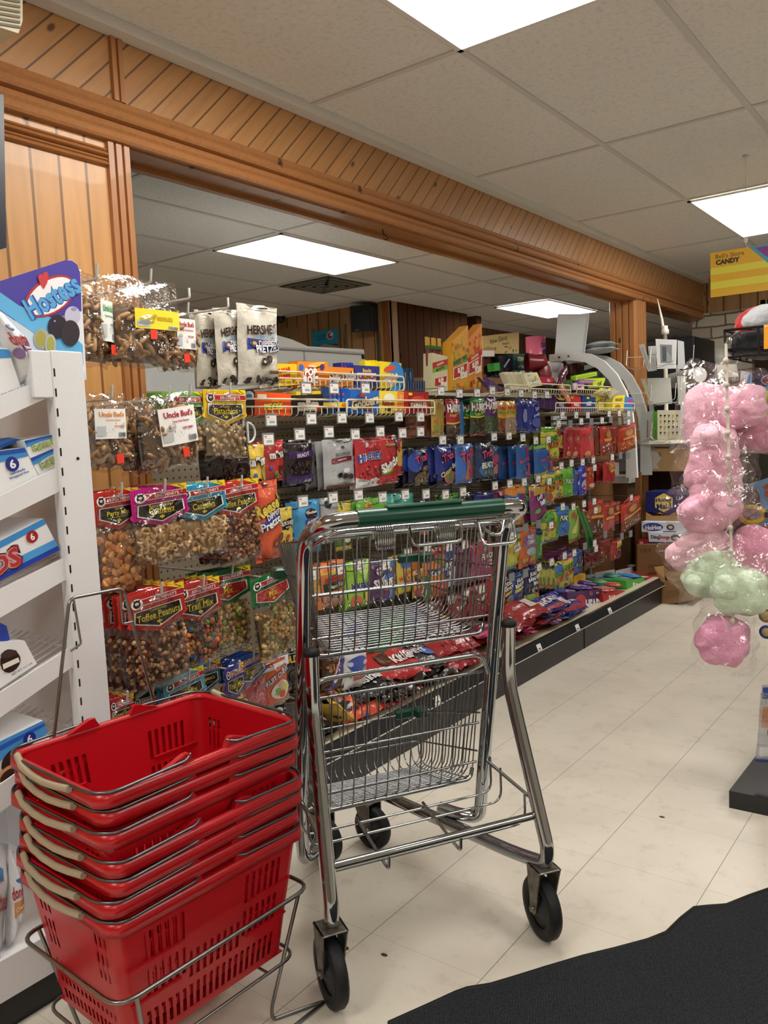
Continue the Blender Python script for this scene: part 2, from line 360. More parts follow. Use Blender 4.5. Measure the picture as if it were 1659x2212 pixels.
# ================================================================== THE ROOM
CZ = 2.44
PINE = wood('knotty_pine_boards', 'd9a264', '84532a')
PINED = wood('diagonal_pine_boards', 'c08c58', '6b4524', plank=.083, shear=1.0)
PINEX = wood('far_pine_wall_boards', 'bb9060', '5a3c22', plank=.14, axis=0)
PINEX.node_tree.nodes['Principled BSDF'].inputs['Roughness'].default_value = .6; PINEX.node_tree.nodes['Principled BSDF'].inputs['Coat Weight'].default_value = 0
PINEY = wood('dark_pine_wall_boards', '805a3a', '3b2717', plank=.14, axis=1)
TRIM = wood('pine_trim', 'ad7341', '55331a', plank=5, groove=0, grain=(30, 1.2, 30))
TRIMV = wood('pine_trim_upright', 'b87c48', '55331a', plank=5, groove=0, grain=(30, 30, 1.2))
struct(B(tiles_floor()).box((-7.5, -3.2, -.05), (3.4, 13, 0)).build('floor'))
struct(B(ceil_mat('ceiling_tile', 0, 0)).box((-7.5, -3.2, CZ), (3.4, 13, CZ+.05)).build('ceiling'))
# ceiling grid bars
b = B(M('d6d3cc', 'matte'))
XS = [-2.1, -1.44, -.83, -.22, .39, 1.0, 1.61, 2.22, 2.83]
for x in XS: b.box((x-.012, -3.2, CZ-.006), (x+.012, 7.7, CZ))
y = -2.44
while y < 7.7: b.box((-2.13, y-.012, CZ-.005), (3.4, y+.012, CZ-.0005)); y += 1.22
x = -2.88
while x > -7.4: b.box((x-.012, -3.2, CZ-.006), (x+.012, 13, CZ)); x -= .61
y = -2.38
while y < 13: b.box((-7.5, y-.012, CZ-.005), (-2.24, y+.012, CZ-.0005)); y += 1.2192
struct(b.build('trim_1'))
# painted wall angle beside the header
struct(B(M('dcd9d2', 'matte')).box((-2.138, -3.2, CZ-.035), (-2.085, 7.7, CZ-.001)).build('trim_2'))
# header beam, boards and mouldings
struct(B(PINED).box((-2.235, -3.2, 2.11), (-2.14, 7.7, CZ-.002)).build('wall_header'))
def moulding(name, y0, y1, z0, z1, x=-2.14, dep=.022, mat=None):
    n = 4; b = B(mat or TRIM); h = (z1-z0)/n
    prof = []
    for i in range(n):
        d = dep*(.55+.45*((i % 2) == 0)); prof += [(d, z0+h*i+.002), (d+.004, z0+h*(i+.3)), (d, z0+h*(i+.8)), (d-.007, z0+h*(i+.9))]
    pts = [(x, y0, z0)]+[(x+d, y0, z) for d, z in prof]+[(x, y0, z1)]
    b.prism(pts, (0, y1-y0, 0)); return struct(b.build(name))
moulding('trim_3', -3.2, 7.7, 2.095, 2.225)
struct(B(TRIM).box((-2.262, 1.6, 2.075), (-2.235, 7.7, 2.2)).build('trim_4'))
struct(B(TRIM).box((-2.235, 1.6, 2.09), (-2.14, 7.7, 2.112)).build('trim_5'))
b = B(M('1b1a19', 'metal')); b.tube(rnd([(-2.18, 2.98, 2.09), (-2.18, 2.98, 2.07), (-2.165, 2.99, 2.055), (-2.175, 3.0, 2.045), (-2.19, 2.995, 2.055)], .01), .0022, 6); 
tag(b.build('ceiling_hook'), 'small dark screw hook under the pine header beam', 'hook')
# left wall of vertical boards with its corner post
struct(B(PINE).box((-2.24, -3.2, 0), (-2.14, 1.6, 2.1)).build('wall_left'))
def flutes(name, x, y0, y1, z0, z1, xd=.0, n=5, face='x', mat=TRIMV):
    b = B(mat); pts = []
    w = (y1-y0)/n
    for i in range(n):
        a = y0+w*i; pts += [(a, 0), (a+w*.12, .012), (a+w*.8, .012), (a+w*.92, .002)]
    pts += [(y1, 0), (y1, -.03), (y0, -.03)]
    if face == 'x': P = [(x+d, a, z0) for a, d in pts]
    else: P = [(a, x-d, z0) for a, d in pts]
    b.prism(P, (0, 0, z1-z0)); return struct(b.build(name))
flutes('trim_6', -2.14, 1.548, 1.632, 0, 2.1, n=3)
flutes('trim_7', -2.14, 1.585, 1.632, 2.222, CZ-.03, n=2)
struct(B(TRIMV).box((-2.25, 1.6, 0), (-2.15, 1.625, 2.1)).build('trim_8'))
moulding('trim_9', -3.2, 1.548, 2.02, 2.075, dep=.012)
# far post under the header
b = B(TRIMV).box((-2.3, 6.0, 0), (-2.14, 6.2, 2.1)); struct(b.build('wall_post'))
flutes('trim_10', 6.0, -2.335, -2.14, 0.0, 2.1, n=4, face='y'); flutes('trim_11', -2.14, 6.0, 6.2, 0, 2.1, n=4)
# end wall with pine top, painted stone pier, and the rest of the shell
struct(B(PINEX).box((-2.24, 7.7, 2.12), (3.4, 7.8, CZ)).build('wall_far_top'))
struct(B(brick_mat()).box((-2.22, 7.66, 0), (-1.72, 8.1, 2.14)).build('wall_pier'))
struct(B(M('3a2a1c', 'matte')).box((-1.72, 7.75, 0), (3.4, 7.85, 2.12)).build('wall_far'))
w = B(M('e8e9ea', 'paint'))
for k in range(7): w.box((-1.66+.055*k, 7.70, 2.02), (-1.62+.055*k, 7.72, 2.2))
tag(w.build('slatted_vent_panel'), 'white slatted panel high on the end wall below the yellow sign', 'vent')
struct(B(PINEX).box((-7.5, 6.3, 0), (-4.57, 6.42, CZ)).build('wall_back_left'))
RCS = wood('shaded_recess_boards', '5e3a20', '2a170b', plank=.14, axis=1)  # boards coloured dark to stand in for the shade of the deep recess
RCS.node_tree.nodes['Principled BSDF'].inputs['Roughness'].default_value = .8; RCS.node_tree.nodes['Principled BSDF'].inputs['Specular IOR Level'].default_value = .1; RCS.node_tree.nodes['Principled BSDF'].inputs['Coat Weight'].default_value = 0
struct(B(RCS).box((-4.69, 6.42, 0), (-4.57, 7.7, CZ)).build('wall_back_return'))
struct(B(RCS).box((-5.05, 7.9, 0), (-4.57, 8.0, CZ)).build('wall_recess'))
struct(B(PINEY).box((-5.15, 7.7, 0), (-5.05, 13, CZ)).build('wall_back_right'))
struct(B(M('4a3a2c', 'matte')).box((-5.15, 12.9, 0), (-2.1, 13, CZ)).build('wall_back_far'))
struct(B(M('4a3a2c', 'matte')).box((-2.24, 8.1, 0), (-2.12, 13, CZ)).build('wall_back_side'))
flutes('trim_12', 6.3, -4.66, -4.57, 0, CZ, n=2, face='y', mat=wood('far_post_trim', '9c6233', '4a2810', plank=5, groove=0, grain=(30, 30, 1.2)))
struct(B(M('8d6f4e', 'matte')).box((-7.6, -3.3, 0), (-7.5, 6.3, CZ)).build('wall_far_left'))
struct(B(M('b3ada0', 'matte')).box((3.4, -3.2, 0), (3.5, 7.8, CZ)).build('wall_right'))
struct(B(M('86827a', 'matte')).box((-7.5, -3.3, 0), (3.4, -3.2, CZ)).build('wall_near'))
# ------------------------------------------------------------------ ceiling lights
def troffer(x0, y0, label, x1=None, y1=None):
    x1 = x1 or x0+.61; y1 = y1 or y0+1.2192
    t = empty('ceiling_light', ((x0+x1)/2, (y0+y1)/2, CZ-.012), 0, label, 'ceiling light', 'fluorescent ceiling lights')
    hx, hy = (x1-x0)/2, (y1-y0)/2
    f = B(M('e4e2dc', 'paint')); e = .018
    f.box((-hx, -hy, -.002), (hx, -hy+e, .008)); f.box((-hx, hy-e, -.002), (hx, hy, .008)); f.box((-hx, -hy, -.002), (-hx+e, hy, .008)); f.box((hx-e, -hy, -.002), (hx, hy, .008)); f.build('frame', t)
    d = B(M('fffaf2', 'glow')); d.box((-hx+e, -hy+e, .001), (hx-e, hy-e, .006)); d.build('diffuser', t)
troffer(-1.44, 1.22, 'bright fluorescent ceiling panel cut off by the top edge of the photo')
troffer(-1.44, 4.9, 'bright fluorescent ceiling panel above the yellow candy sign')
troffer(-4.1, 3.73, 'largest bright ceiling panel seen through the opening below the pine beam')
troffer(-4.13, 7.5, 'small distant bright ceiling panel above the curved deli case')
for x, y in ((-1.44, -1.6), (1.0, 1.22), (1.0, 4.9), (1.0, -1.6)):  # unseen panels, added to light the room from outside the view
    troffer(x, y, {(-1.44, -1.6): 'added unseen ceiling panel behind the photographer over the entrance', (1.0, 1.22): 'added unseen ceiling panel over the next aisle beside the mat', (1.0, 4.9): 'added unseen ceiling panel over the far end of the next aisle', (1.0, -1.6): 'added unseen ceiling panel behind the photographer over the next aisle'}[(x, y)])
# air vent in the ceiling
v = empty('ceiling_vent', (-4.45, 5.25, CZ-.008), 0, 'dusty square air vent in the far ceiling behind the big panel', 'vent')
f = B(M('5b5850', 'matte')); f.box((-.27, -.27, 0), (.27, .27, .006)); f.build('backing', v)
for k in range(4):
    r = .25-.06*k; g = B(M('8d897e', 'matte'))
    for a, c in (((-r, -r), (r, -r+.022)), ((-r, r-.022), (r, r)), ((-r, -r), (-r+.022, r)), ((r-.022, -r), (r, r))): g.box((a[0], a[1], -.004-.002*k), (c[0], c[1], .0))
    g.build('louver', v)
# beige wall unit in the top left corner
u = empty('air_conditioner', (-1.75, .93, 2.2), 0, 'beige louvred air conditioner at the top left corner of the photo', 'air conditioner')
P = [at(-60, -60, x=-1.9), at(49, -60, x=-1.9), at(49, 45, x=-1.9), at(40, 72, x=-1.9), at(-60, 40, x=-1.9)]
f = B(M('cfc6ac', 'plastic')); f.prism(P, (-.2, 0, 0)); o = f.build('casing', u); o.matrix_parent_inverse = Matrix.Translation(-u.location)
f = B(M('8b836e', 'matte'))
for k in range(7): f.prism([at(-60, -28+11*k, x=-1.896), at(44, -10+11*k, x=-1.896), at(44, -5+11*k, x=-1.896), at(-60, -23+11*k, x=-1.896)], (-.01, 0, 0))
o = f.build('louvers', u); o.matrix_parent_inverse = Matrix.Translation(-u.location)
# ------------------------------------------------------------------ black entrance mat
E = [(840, 2216), (920, 2180), (985, 2150), (1010, 2141), (1060, 2133), (1110, 2118), (1180, 2096), (1260, 2072), (1330, 2055), (1400, 2036), (1440, 2020), (1470, 1990), (1500, 1966), (1530, 1963), (1570, 1960), (1620, 1940), (1700, 1912)]
ed = [at(px, py, z=0) for px, py in E]; q = [V((p.x, p.y, 0)) for p in ed]+[V((.75, 1.9, 0)), V((.75, .5, 0)), V((-.9, .5, 0))]
t = empty('entrance_mat', (0, 1.2, 0), 0, 'black ribbed floor mat in the lower right corner', 'mat')
f = B(carpet_mat()); f.prism([p+V((0, -1.2, .001)) for p in q], (0, 0, .006)); f.build('carpet', t)
f = B(M('111214', 'rubber')); f.tube([p+V((0, -1.2, .004)) for p in ed], .006, 6); f.build('rubber_edge', t)
for px, py, r in ((744, 2048, .013), (830, 2063, .009), (1430, 1765, .009)):
    p = at(px, py, z=0); f = B(M('4a3a28', 'matte')); f.T = Matrix.Translation(p); f.ball((0, 0, .0008), (r, r*.6, .001), 10, 4)
    tag(f.build('floor_debris'), {744: 'larger dark speck on the floor beside the front left wheel', 830: 'smaller dark speck on the floor right of the larger one', 1430: 'thin dark scrap on the floor left of the black rack base'}[px], 'debris')
# ================================================================== SHOPPING CART
CU, CV = V((.513, .858, 0)), V((-.858, .513, 0)); CO = V((-.97, 1.4335, 0))
CM = Matrix((CU, CV, V((0, 0, 1)))).transposed().to_4x4()   # local x across, y forward
cart = empty('shopping_cart', CO, 0, 'chrome two-tier shopping cart with a green handle beside the stacked red baskets', 'shopping cart')
cart.matrix_world = Matrix.Translation(CO) @ CM
def cp(name, b): return b.build(name, cart)
R1 = .0165
# main frame: upright - handle - upright
def hp(s): return [(s*.165, .335, .196), (s*.2, .28, .192), (s*.238, .25, .190), (s*.243, .240, .28), (s*.243, .10, .93), (s*.243, .075, .985), (s*.235, -.025, 1.025)]
path = rnd(hp(-1)+hp(1)[::-1], .07, 6); cp('main_frame', B(CHROME).tube(path, R1, 14))
g = B(M('0e4636', 'plastic')); g.tube([(-.165, -.026, 1.0255), (.17, -.026, 1.0255)], .0185, 18); g.box((-.1, -.04, 1.04), (.07, -.012, 1.048), .003); cp('handle_grip', g)
for s in (-1, 1):
    leg = rnd([(s*.243, .082, .735), (s*.243, .092, .60), (s*.262, -.03, .228), (s*.262, -.022, .190), (s*.235, .07, .178), (s*.09, .60, .150)], .045, 6)
    l = cp('leg', B(CHROME).tube(leg, .0162, 14))
    c = B(M('17191b', 'rubber')); c.lathe([(0, .016), (.012, .016), (.019, .010), (.019, 0), (.0, 0)], (s*.243, .082, .730), n=14); c.build('end_cap', l)
    w = B(CHROME); w.ball((s*.243, .098, .615), (.016, .02, .02), 10, 8); w.build('weld', l)
w = B(CHROME)
w.tube([(-.258, .002, .298), (.258, .002, .298)], .009, 10); cp('cross_bar', w)
# tray rods under the lower basket
tr = B(CHROME)
for i, (v, z) in enumerate(((.045, .262), (.10, .266), (.155, .27), (.205, .274))):
    if i == 1: continue
    tr.tube(rnd([(-.25, v, .335+.01*i), (-.25, v, z), (.25, v, z), (.25, v, .335+.01*i)], .03), .0035, 6)
for s in (-1, 1): tr.tube([(s*.245, .225, .355), (s*.258, .0, .325)], .0045, 6)
for u in (-.115, .06): tr.tube(rnd([(u, .21, .285), (u, .03, .255), (u, .012, .255), (u, .008, .298)], .01), .0042, 6)
cp('bottom_tray', tr)
# wire baskets: rails, ribs, floor
def wire_basket(name, zt, zb, vt, vb, ft, fb, fv, wr, wf, nrib, nfr, clip):
    """zt/zb top and bottom at the rear (v vt/vb); ft/fb at the front plane fv; half widths wr/wf"""
    b = B(M('8f9295', 'chrome')); TR, TK, TH = .0019, .003, .0052
    def rear(u, t): return V((u*wr, vt+(vb-vt)*t, zt+(zb-zt)*t))
    def front(u, t): return V((u*wf, fv-.02*t, ft+(fb-ft)*t))
    def side(s, k, t):
        a, c = rear(s, t), front(s, t); p = a+(c-a)*k; p.x -= s*.02*t*k; return p
    # horizontal rails
    for t, r in ((0, TK), (.38, TK-.0006), (.74, TK-.0006)):
        P = [side(-1, 0, t), side(-1, 1, t), side(1, 1, t), side(1, 0, t)]; b.tube(rnd(P, .03), r, 6)
    b.tube([rear(-1, 0), rear(1, 0)], TK+.0008, 8); b.tube([rear(-1, .47), rear(1, .47)], TK, 6); b.tube([rear(-1, .84), rear(1, .84)], TK, 6)
    b.tube(rnd([rear(-1, .93)+V((0, .02, 0)), rear(-.93, 1), rear(.93, 1), rear(1, .93)+V((0, .02, 0))], .02), TH, 8)
    # rear gate ribs
    for i in range(nrib):
        u = -.95+1.9*i/(nrib-1); b.tube(rnd([rear(u, 0), rear(u, .97), rear(u*.97, 1)+V((0, .02, 0))], .02), TR, 6)
    # ribs running down the front, under the floor to the rear
    for i in range(nfr):
        u = -.93+1.86*i/(nfr-1); f1 = front(u, .93); b.tube(rnd([front(u, 0), f1, front(u, 1)+V((0, -.035, 0)), rear(u, 1)], .035, 4), TR, 6)
    # ribs going across: down one side, over the floor, up the other
    ns = int((fv-vt)/.021)
    for i in range(1, ns+1):
        k = i/(ns+1); a, c = side(-1, k, 0), side(1, k, 0); zf = zb+(fb-zb)*k+.004; vv = rear(0, 1).y+(front(0, 1).y-.03-rear(0, 1).y)*k
        xa = side(-1, k, 1).x*.93
        b.tube(rnd([a, V((xa, vv, zf)), V((-xa, vv, zf)), c], .045, 4), TR, 6)
    o = cp(name, b)
    for s in (-1, 1): 
        g = B(M('0f4032', 'plastic')); p = front(s, .38); g.box((p.x-.02, p.y-.03, p.z-.014), (p.x+.02, p.y+.014, p.z+.014), .005)
        if s > 0: g.box((p.x-.075, p.y-.008, p.z-.012), (p.x, p.y+.014, p.z+.012), .004)
        g.build('bumper', o)
    return o
wire_basket('upper_basket', .975, .705, .095, .150, .925, .735, .47, .222, .205, 15, 17, 1)
lb = wire_basket('lower_basket', .605, .312, .165, .222, .487, .262, .52, .215, .198, 15, 17, 1)
b = B(CHROME); b.tube(rnd([(-.235, .16, .60), (-.215, .145, .655), (.205, .145, .655), (.228, .16, .60)], .03), .0062, 8); b.build('lift_rail', lb)
# hardware below the handle: rod, springs, loops
h = B(CHROME)
h.tube(rnd([(-.235, .085, .96), (-.2, .03, .995), (.2, .03, .995), (.235, .085, .96)], .03), .0055, 8); h.tube([(-.236, .09, .978), (.236, .09, .978)], .006, 8)
h.tube(rnd([(-.03, .02, .995), (-.03, .0, .955), (.085, .0, .955), (.085, .0, .998), (-.02, .015, .998)], .012), .0035, 6)
h.tube(rnd([(.12, -.01, .998), (.12, -.03, .945), (.205, -.03, .945), (.205, -.01, .998), (.12, -.01, .998)], .015), .0042, 6)
h.tube(rnd([(.135, .03, .99), (.16, .0, .962), (.185, .0, .962), (.21, .03, .99)], .01), .004, 6)
for u0 in (-.105, .04):
    P = []
    for i in range(8*12): P.append((u0+i*.00042, .028+.012*cos(i*pi/6), .975+.025*sin(i*pi/6)))
    h.tube(P, .0021, 5)
cp('handle_hardware', h)
# casters
def caster(u, v, ang, r, top):
    c = empty('caster', (u, v, 0), radians(ang)); c.parent = cart; tr_ = -.014 if r > .07 else .018
    f = B(RUST); zt = top
    f.box((-.03, -.03, zt-.005), (.03, .032, zt), .002)
    for s in (-1, 1):
        P = [V((s*.028, .032, zt)), V((s*.028, -.03, zt)), V((s*.024, -tr_-.013, r-.004)), V((s*.024, -tr_, r-.016)), V((s*.024, -tr_+.013, r-.004))]
        f.prism(P, (-s*.003, 0, 0))
    f.build('fork', c)
    w = B(M('1f2124', 'rubber')); hw = .015
    w.lathe([(r*.62, -hw*.7), (r*.7, -hw), (r*.93, -hw), (r, -hw*.55), (r, hw*.55), (r*.93, hw), (r*.7, hw), (r*.62, hw*.7)], (0, -tr_, r), 'x', 32)
    w.build('tyre', c)
    w = B(M('3b3d40', 'rubber')); w.lathe([(0, -.017), (r*.2, -.017), (r*.3, -.010), (r*.64, -.008), (r*.64, .008), (r*.3, .010), (r*.2, .017), (0, .017)], (0, -tr_, r), 'x', 24); w.build('hub', c)
    a = B(M('8a8a85', 'metal')); a.lathe([(0, -.03), (.007, -.03), (.007, .03), (0, .03)], (0, -tr_, r), 'x', 10); a.build('axle', c)
    p = B(RUST); p.lathe([(.012, zt), (.012, zt+.02), (0, zt+.02)], n=10); p.build('stem', c)
caster(-.262, -.016, 1, .077, .182); caster(.260, -.014, -4, .074, .182)
caster(-.092, .585, 20, .062, .14); caster(.052, .59, 26, .062, .14)

# ================================================================== RED HAND BASKETS
RED = M('b40d1a', 'plastic')
def slot_wall(b, P, holes, us, vs):
    """wall panel as a grid of cells, leaving out the slots; P(u,v)"""
    U = sorted(set([0, 1]+[round(x, 4) for h in holes for x in (h[0], h[2])]+us)); W = sorted(set([0, 1]+[round(x, 4) for h in holes for x in (h[1], h[3])]+vs))
    n = len(U); pts = [P(u, w) for w in W for u in U]; fs = []
    for j in range(len(W)-1):
        for i in range(n-1):
            cu, cw = (U[i]+U[i+1])/2, (W[j]+W[j+1])/2
            if any(h[0] < cu < h[2] and h[1] < cw < h[3] for h in holes): continue
            fs.append((j*n+i, j*n+i+1, (j+1)*n+i+1, (j+1)*n+i))
    b.add(pts, fs)
HX, HY, HH = .158, .212, .265     # half rim width, half rim length, height
def basket_body():
    b = B(RED); bx, by = HX-.036, HY-.034
    def ring(z):
        k = z/HH; return bx+(HX-bx)*k, by+(HY-by)*k
    def rows(n, u0, u1, v0, v1, fill=.52):
        w = (u1-u0)/n; return [(u0+w*i+w*(1-fill)/2, v0, u0+w*i+w*(1+fill)/2, v1) for i in range(n)]
    for s in (-1, 1):
        def PL(u, v, s=s):
            x, y = ring(v*HH); return V((s*x, (-y+.018)+(2*y-.036)*u, v*HH))
        H = rows(6, .06, .32, .62, .84)+rows(6, .68, .94, .62, .84)+rows(6, .06, .32, .36, .56)+rows(6, .68, .94, .36, .56)+rows(8, .32, .68, .30, .50)+rows(20, .05, .95, .06, .24)
        slot_wall(b, PL, H, [], [.92])
        def PE(u, v, s=s):
            x, y = ring(v*HH); return V(((-x+.018)+(2*x-.036)*u, s*y, v*HH))
        H = rows(3, .05, .22, .62, .84)+rows(3, .78, .95, .62, .84)+rows(3, .05, .22, .36, .56)+rows(3, .78, .95, .36, .56)+rows(14, .05, .95, .06, .24)
        slot_wall(b, PE, H, [], [.92])
    for sx in (-1, 1):
        for sy in (-1, 1):
            def PC(u, v, sx=sx, sy=sy):
                x, y = ring(v*HH); a = u*pi/2; return V((sx*(x-.018+.018*cos(a)), sy*(y-.018+.018*sin(a)), v*HH))
            b.grid(PC, 4, 5)
    b.box((-bx, -by, 0), (bx, by, .003))
    # rim: outward lip with a drop
    def rim(off, z): 
        P = []; x, y, r = HX+off, HY+off, .03
        for cx, cy, a0 in ((x-r, y-r, 0), (-x+r, y-r, 90), (-x+r, -y+r, 180), (x-r, -y+r, 270)):
            for k in range(6): a = radians(a0+18*k); P.append(V((cx+r*cos(a), cy+r*sin(a), z)))
        return P
    R = [rim(-.001, HH-.004), rim(-.001, HH+.004), rim(.004, HH+.006), rim(.011, HH+.004), rim(.012, HH-.018), rim(.010, HH-.018), rim(.009, HH-.0)]
    n = 24; b.add([p for r in R for p in r], [(j*n+k, j*n+(k+1) % n, (j+1)*n+(k+1) % n, (j+1)*n+k) for j in range(len(R)-1) for k in range(n)], True)
    # ribs inside and hinge bosses
    for s in (-1, 1):
        for z in (.34, .62):
            x, y = ring(z*HH); b.box((s*(x+.003), -y*.95, z*HH-.0), (s*(x-.004), -y*.4, z*HH+.004)); b.box((s*(x+.003), y*.4, z*HH-.0), (s*(x-.004), y*.95, z*HH+.004))
        for t in (-1, 1):
            P = [V((s*(HX-.004), t*.035, HH+.004)), V((s*(HX-.004), t*.045, HH+.022)), V((s*(HX-.004), t*.055, HH+.022)), V((s*(HX-.004), t*.105, HH+.004))]; b.prism(P, (s*.012, 0, 0))
    return b
def basket(x, y, z, rz, first, label, hs):
    if first is None:
        t = empty('shopping_basket', (x, y, z), rz, label, 'shopping basket', 'red hand baskets nested in the wire stand')
        basket_body().build('body', t)
        for s, dz in ((-1, hs[0]), (1, hs[1])):
            w = B(M('6a6d70', 'metal')); P = [V((-HX-.003, s*.04, HH+.018)), V((-HX-.013, s*.055, HH+.013)), V((-HX-.013, s*(HY-.01), HH+.008+dz)), V((-HX+.02, s*(HY+.014), HH+.008+dz))]
            Q = [V((-p.x, p.y, p.z)) for p in P][::-1]; w.tube(rnd(P+Q, .03), .0028, 7); h = w.build('handle', t)
            g = B(M('a79c84', 'plastic')); yy = s*(HY+.016)
            g.tube([(-.118, yy-s*.006, HH+.012+dz), (-.085, yy+s*.002, HH+.002+dz), (-.045, yy+s*.004, HH-.004+dz), (.0, yy+s*.004, HH-.006+dz), (.045, yy+s*.004, HH-.002+dz), (.085, yy+s*.002, HH+.003+dz)], .0065, 9); g.build('grip', h)
        return t
    t = copy_tree(first); t.location = (x, y, z); t.rotation_euler = (0, 0, rz); t['label'] = label; return t
bz = [.133, .170, .206, .238, .290, .324, .358]
nm = ['lowest red hand basket, held inside the wire ring of the stand', 'second red hand basket from the bottom of the stack', 'third red hand basket from the bottom of the stack', 'middle red hand basket, fourth in the stack of seven',
      'third red hand basket from the top of the stack', 'second red hand basket from the top of the stack', 'topmost red hand basket, empty and open at the top of the stack']
first = None
for i, z in enumerate(bz):
    rr = random.Random(i+3); o = basket(-1.300+rr.uniform(-.006, .006), .965+rr.uniform(-.006, .006), z, radians(-3+rr.uniform(-1.6, 1.6)), first, nm[i], (0, 0)); first = first or o
# wire stand
st = empty('basket_stand', (-1.3, .965, 0), radians(-3), 'grey wire floor stand holding the stack of red baskets', 'basket stand')
def loop(x, y, z, r=.04): return rnd([V((0, -y, z)), V((x, -y, z)), V((x, y, z)), V((-x, y, z)), V((-x, -y, z)), V((-.001, -y, z))], r)
b = B(WIREG); b.tube(loop(.166, .226, .268), .0042, 8); b.build('ring', st)
b = B(WIREG); b.tube(loop(.14, .20, .125), .0035, 8)
for y in (-.12, .12): b.tube([(-.14, y, .125), (.14, y, .125)], .003, 6)
b.build('bottom_grid', st)
for s in (-1, 1):
    b = B(WIREG); b.tube(rnd([(s*.166, -.19, .268), (s*.12, -.14, .03), (s*.12, -.14, .004), (s*.17, -.25, .004), (-s*0-.0+s*.17, .25, .004), (s*.12, .14, .004), (s*.12, .14, .03), (s*.166, .19, .268)], .02), .004, 8); b.build('leg', st)
b = B(WIREG); b.tube(rnd([(-.166, -.15, .27), (-.172, -.15, .5), (-.172, -.068, .895), (-.172, .054, .895), (-.172, .135, .5), (-.166, .135, .27)], .015), .0036, 8)
b.tube(rnd([(-.17, -.06, .89), (-.17, -.052, .80), (-.17, -.075, .79)], .004), .0022, 6); b.tube(rnd([(-.17, .045, .89), (-.17, .045, .82), (-.17, .07, .82)], .004), .0022, 6); b.build('sign_frame', st)
# ================================================================== WHITE SNACK RACK (left)
XR = -1.60
def A(px, py, x=XR): return at(px, py, x=x)
rk = empty('snack_rack', (-1.85, 1.03, 0), 0, 'white slanted-shelf metal snack rack with a blue and purple header sign', 'display rack')
INV = Matrix.Translation(-rk.location)
def rp(name, b, par=rk): o = b.build(name, par); o.matrix_parent_inverse = INV if par is rk else Matrix(); return o
b = B(WHITEP); b.box((XR-.03, .985, .1), (XR, 1.062, 1.400), .002); b.box((-2.1, .985, .1), (-2.07, 1.062, 1.40), .002)
s = b; s.use(M('1b1c1e', 'matte'))
for k in range(26): s.box((XR-.001, .989, 1.345-k*.042), (XR+.0006, .9925, 1.362-k*.042))
s.lathe([(0, -.001), (.0035, -.001), (.0035, .0008), (0, .0008)], (XR, 1.03, 1.17), 'x', 10)
o = rp('upright', b)
b = B(M('d3d6dc', 'paint')); b.box((-2.07, 1.04, .12), (XR-.03, 1.05, 1.38)); rp('back_panel', b)
b = B(WHITEP); b.box((-2.1, .40, .075), (XR, 1.06, .165), .002); rp('base', b)
b = B(M('141517', 'plastic')); b.box((-2.09, .45, 0), (XR-.02, 1.05, .075)); rp('kick_plate', b)
SH = [[(-40, 880), (0, 856), (142, 802), (143, 867), (121, 869), (109, 858), (0, 907), (-40, 930)],
      [(-40, 1096), (0, 1074), (84, 1031), (154, 997), (160, 1063), (144, 1069), (132, 1062), (0, 1127), (-40, 1147)],
      [(-40, 1298), (0, 1276), (173, 1191), (176, 1250), (157, 1260), (144, 1254), (0, 1338), (-40, 1362)],
      [(-40, 1533), (0, 1500), (188, 1379), (191, 1438), (170, 1450), (159, 1443), (0, 1555), (-40, 1585)],
      [(-60, 1745), (0, 1700), (206, 1556), (209, 1612), (190, 1625), (178, 1618), (0, 1762), (-60, 1810)]]
for k, S_ in enumerate(SH):
    b = B(WHITEP); pts = [A(*p)+V((-.008, 0, 0)) for p in S_]; b.prism(pts, (-.004, 0, 0)); b.prism([p+V((-.47, 0, 0)) for p in pts], (.004, 0, 0))
    a, c = pts[1], pts[2 if k not in (1,) else 3]; d = (c-a).normalized(); a = c-d*.40; c = c-V((0, 0, .012)); a = a-V((0, 0, .012))
    b.box((XR-.006, 0, 0), (XR-.004, 0, 0)) if False else None
    nrm = V((0, -d.z, d.y))
    b.prism([a+V((-.004, 0, 0)), a+V((-.465, 0, 0)), a+V((-.465, 0, 0))+nrm*.035, a+V((-.004, 0, 0))+nrm*.035], d*-.003)
    for i in range(17): q = .004+.0285*i; b.tube([a+V((-q, 0, 0)), c+V((-q, 0, 0))], .0022, 5)
    for i in range(4): q = a+(c-a)*(.05+.3*i); b.tube([q+V((-.004, 0, -.003)), q+V((-.465, 0, -.003))], .003, 5)
    rp('shelf', b)
# header sign
sg = B(M('e9ebf2', 'card'))
TL, TR, BR, BL = A(-120, 640, -1.68), A(175, 562, -1.68), A(187, 778, -1.68), A(-120, 905, -1.68)
def QS(TL, TR, BR, BL, n):
    def S(u, v, e=0): return (BL*(1-u)+BR*u)*(1-v)+(TL*(1-u)+TR*u)*v+n*e
    return S
S = QS(TL, TR, BR, BL, V((1, 0, 0)))
def puv(px, py, x=-1.68):          # pixel -> sign u,v
    p = A(px, py, x); u = (p.y-TL.y)/(TR.y-TL.y); zt = TL.z+(TR.z-TL.z)*u; zb = BL.z+(BR.z-BL.z)*u; return u, (p.z-zb)/(zt-zb)
OUTL = [(-120, 640), (0, 607), (140, 562), (155, 562), (166, 570), (174, 590), (187, 820), (183, 820), (0, 905), (-120, 950)]
sg.prism([A(x, y, -1.68) for x, y in OUTL], (-.006, 0, 0))
Hs, Ws = (TL-BL).length, (TR-TL).length
def SP(px, py, e=0): p = A(px, py, -1.68); return p+V((e, 0, 0))
def spoly(pts, c, e, kind='card'): sg.use(M(c, kind)); sg.prism([SP(x, y, e) for x, y in pts], (.0002, 0, 0))
spoly([(-120, 640), (0, 607), (140, 562), (155, 563), (166, 571), (173, 590), (176, 672), (60, 700), (-120, 650)], '4b3fa0', .0006)
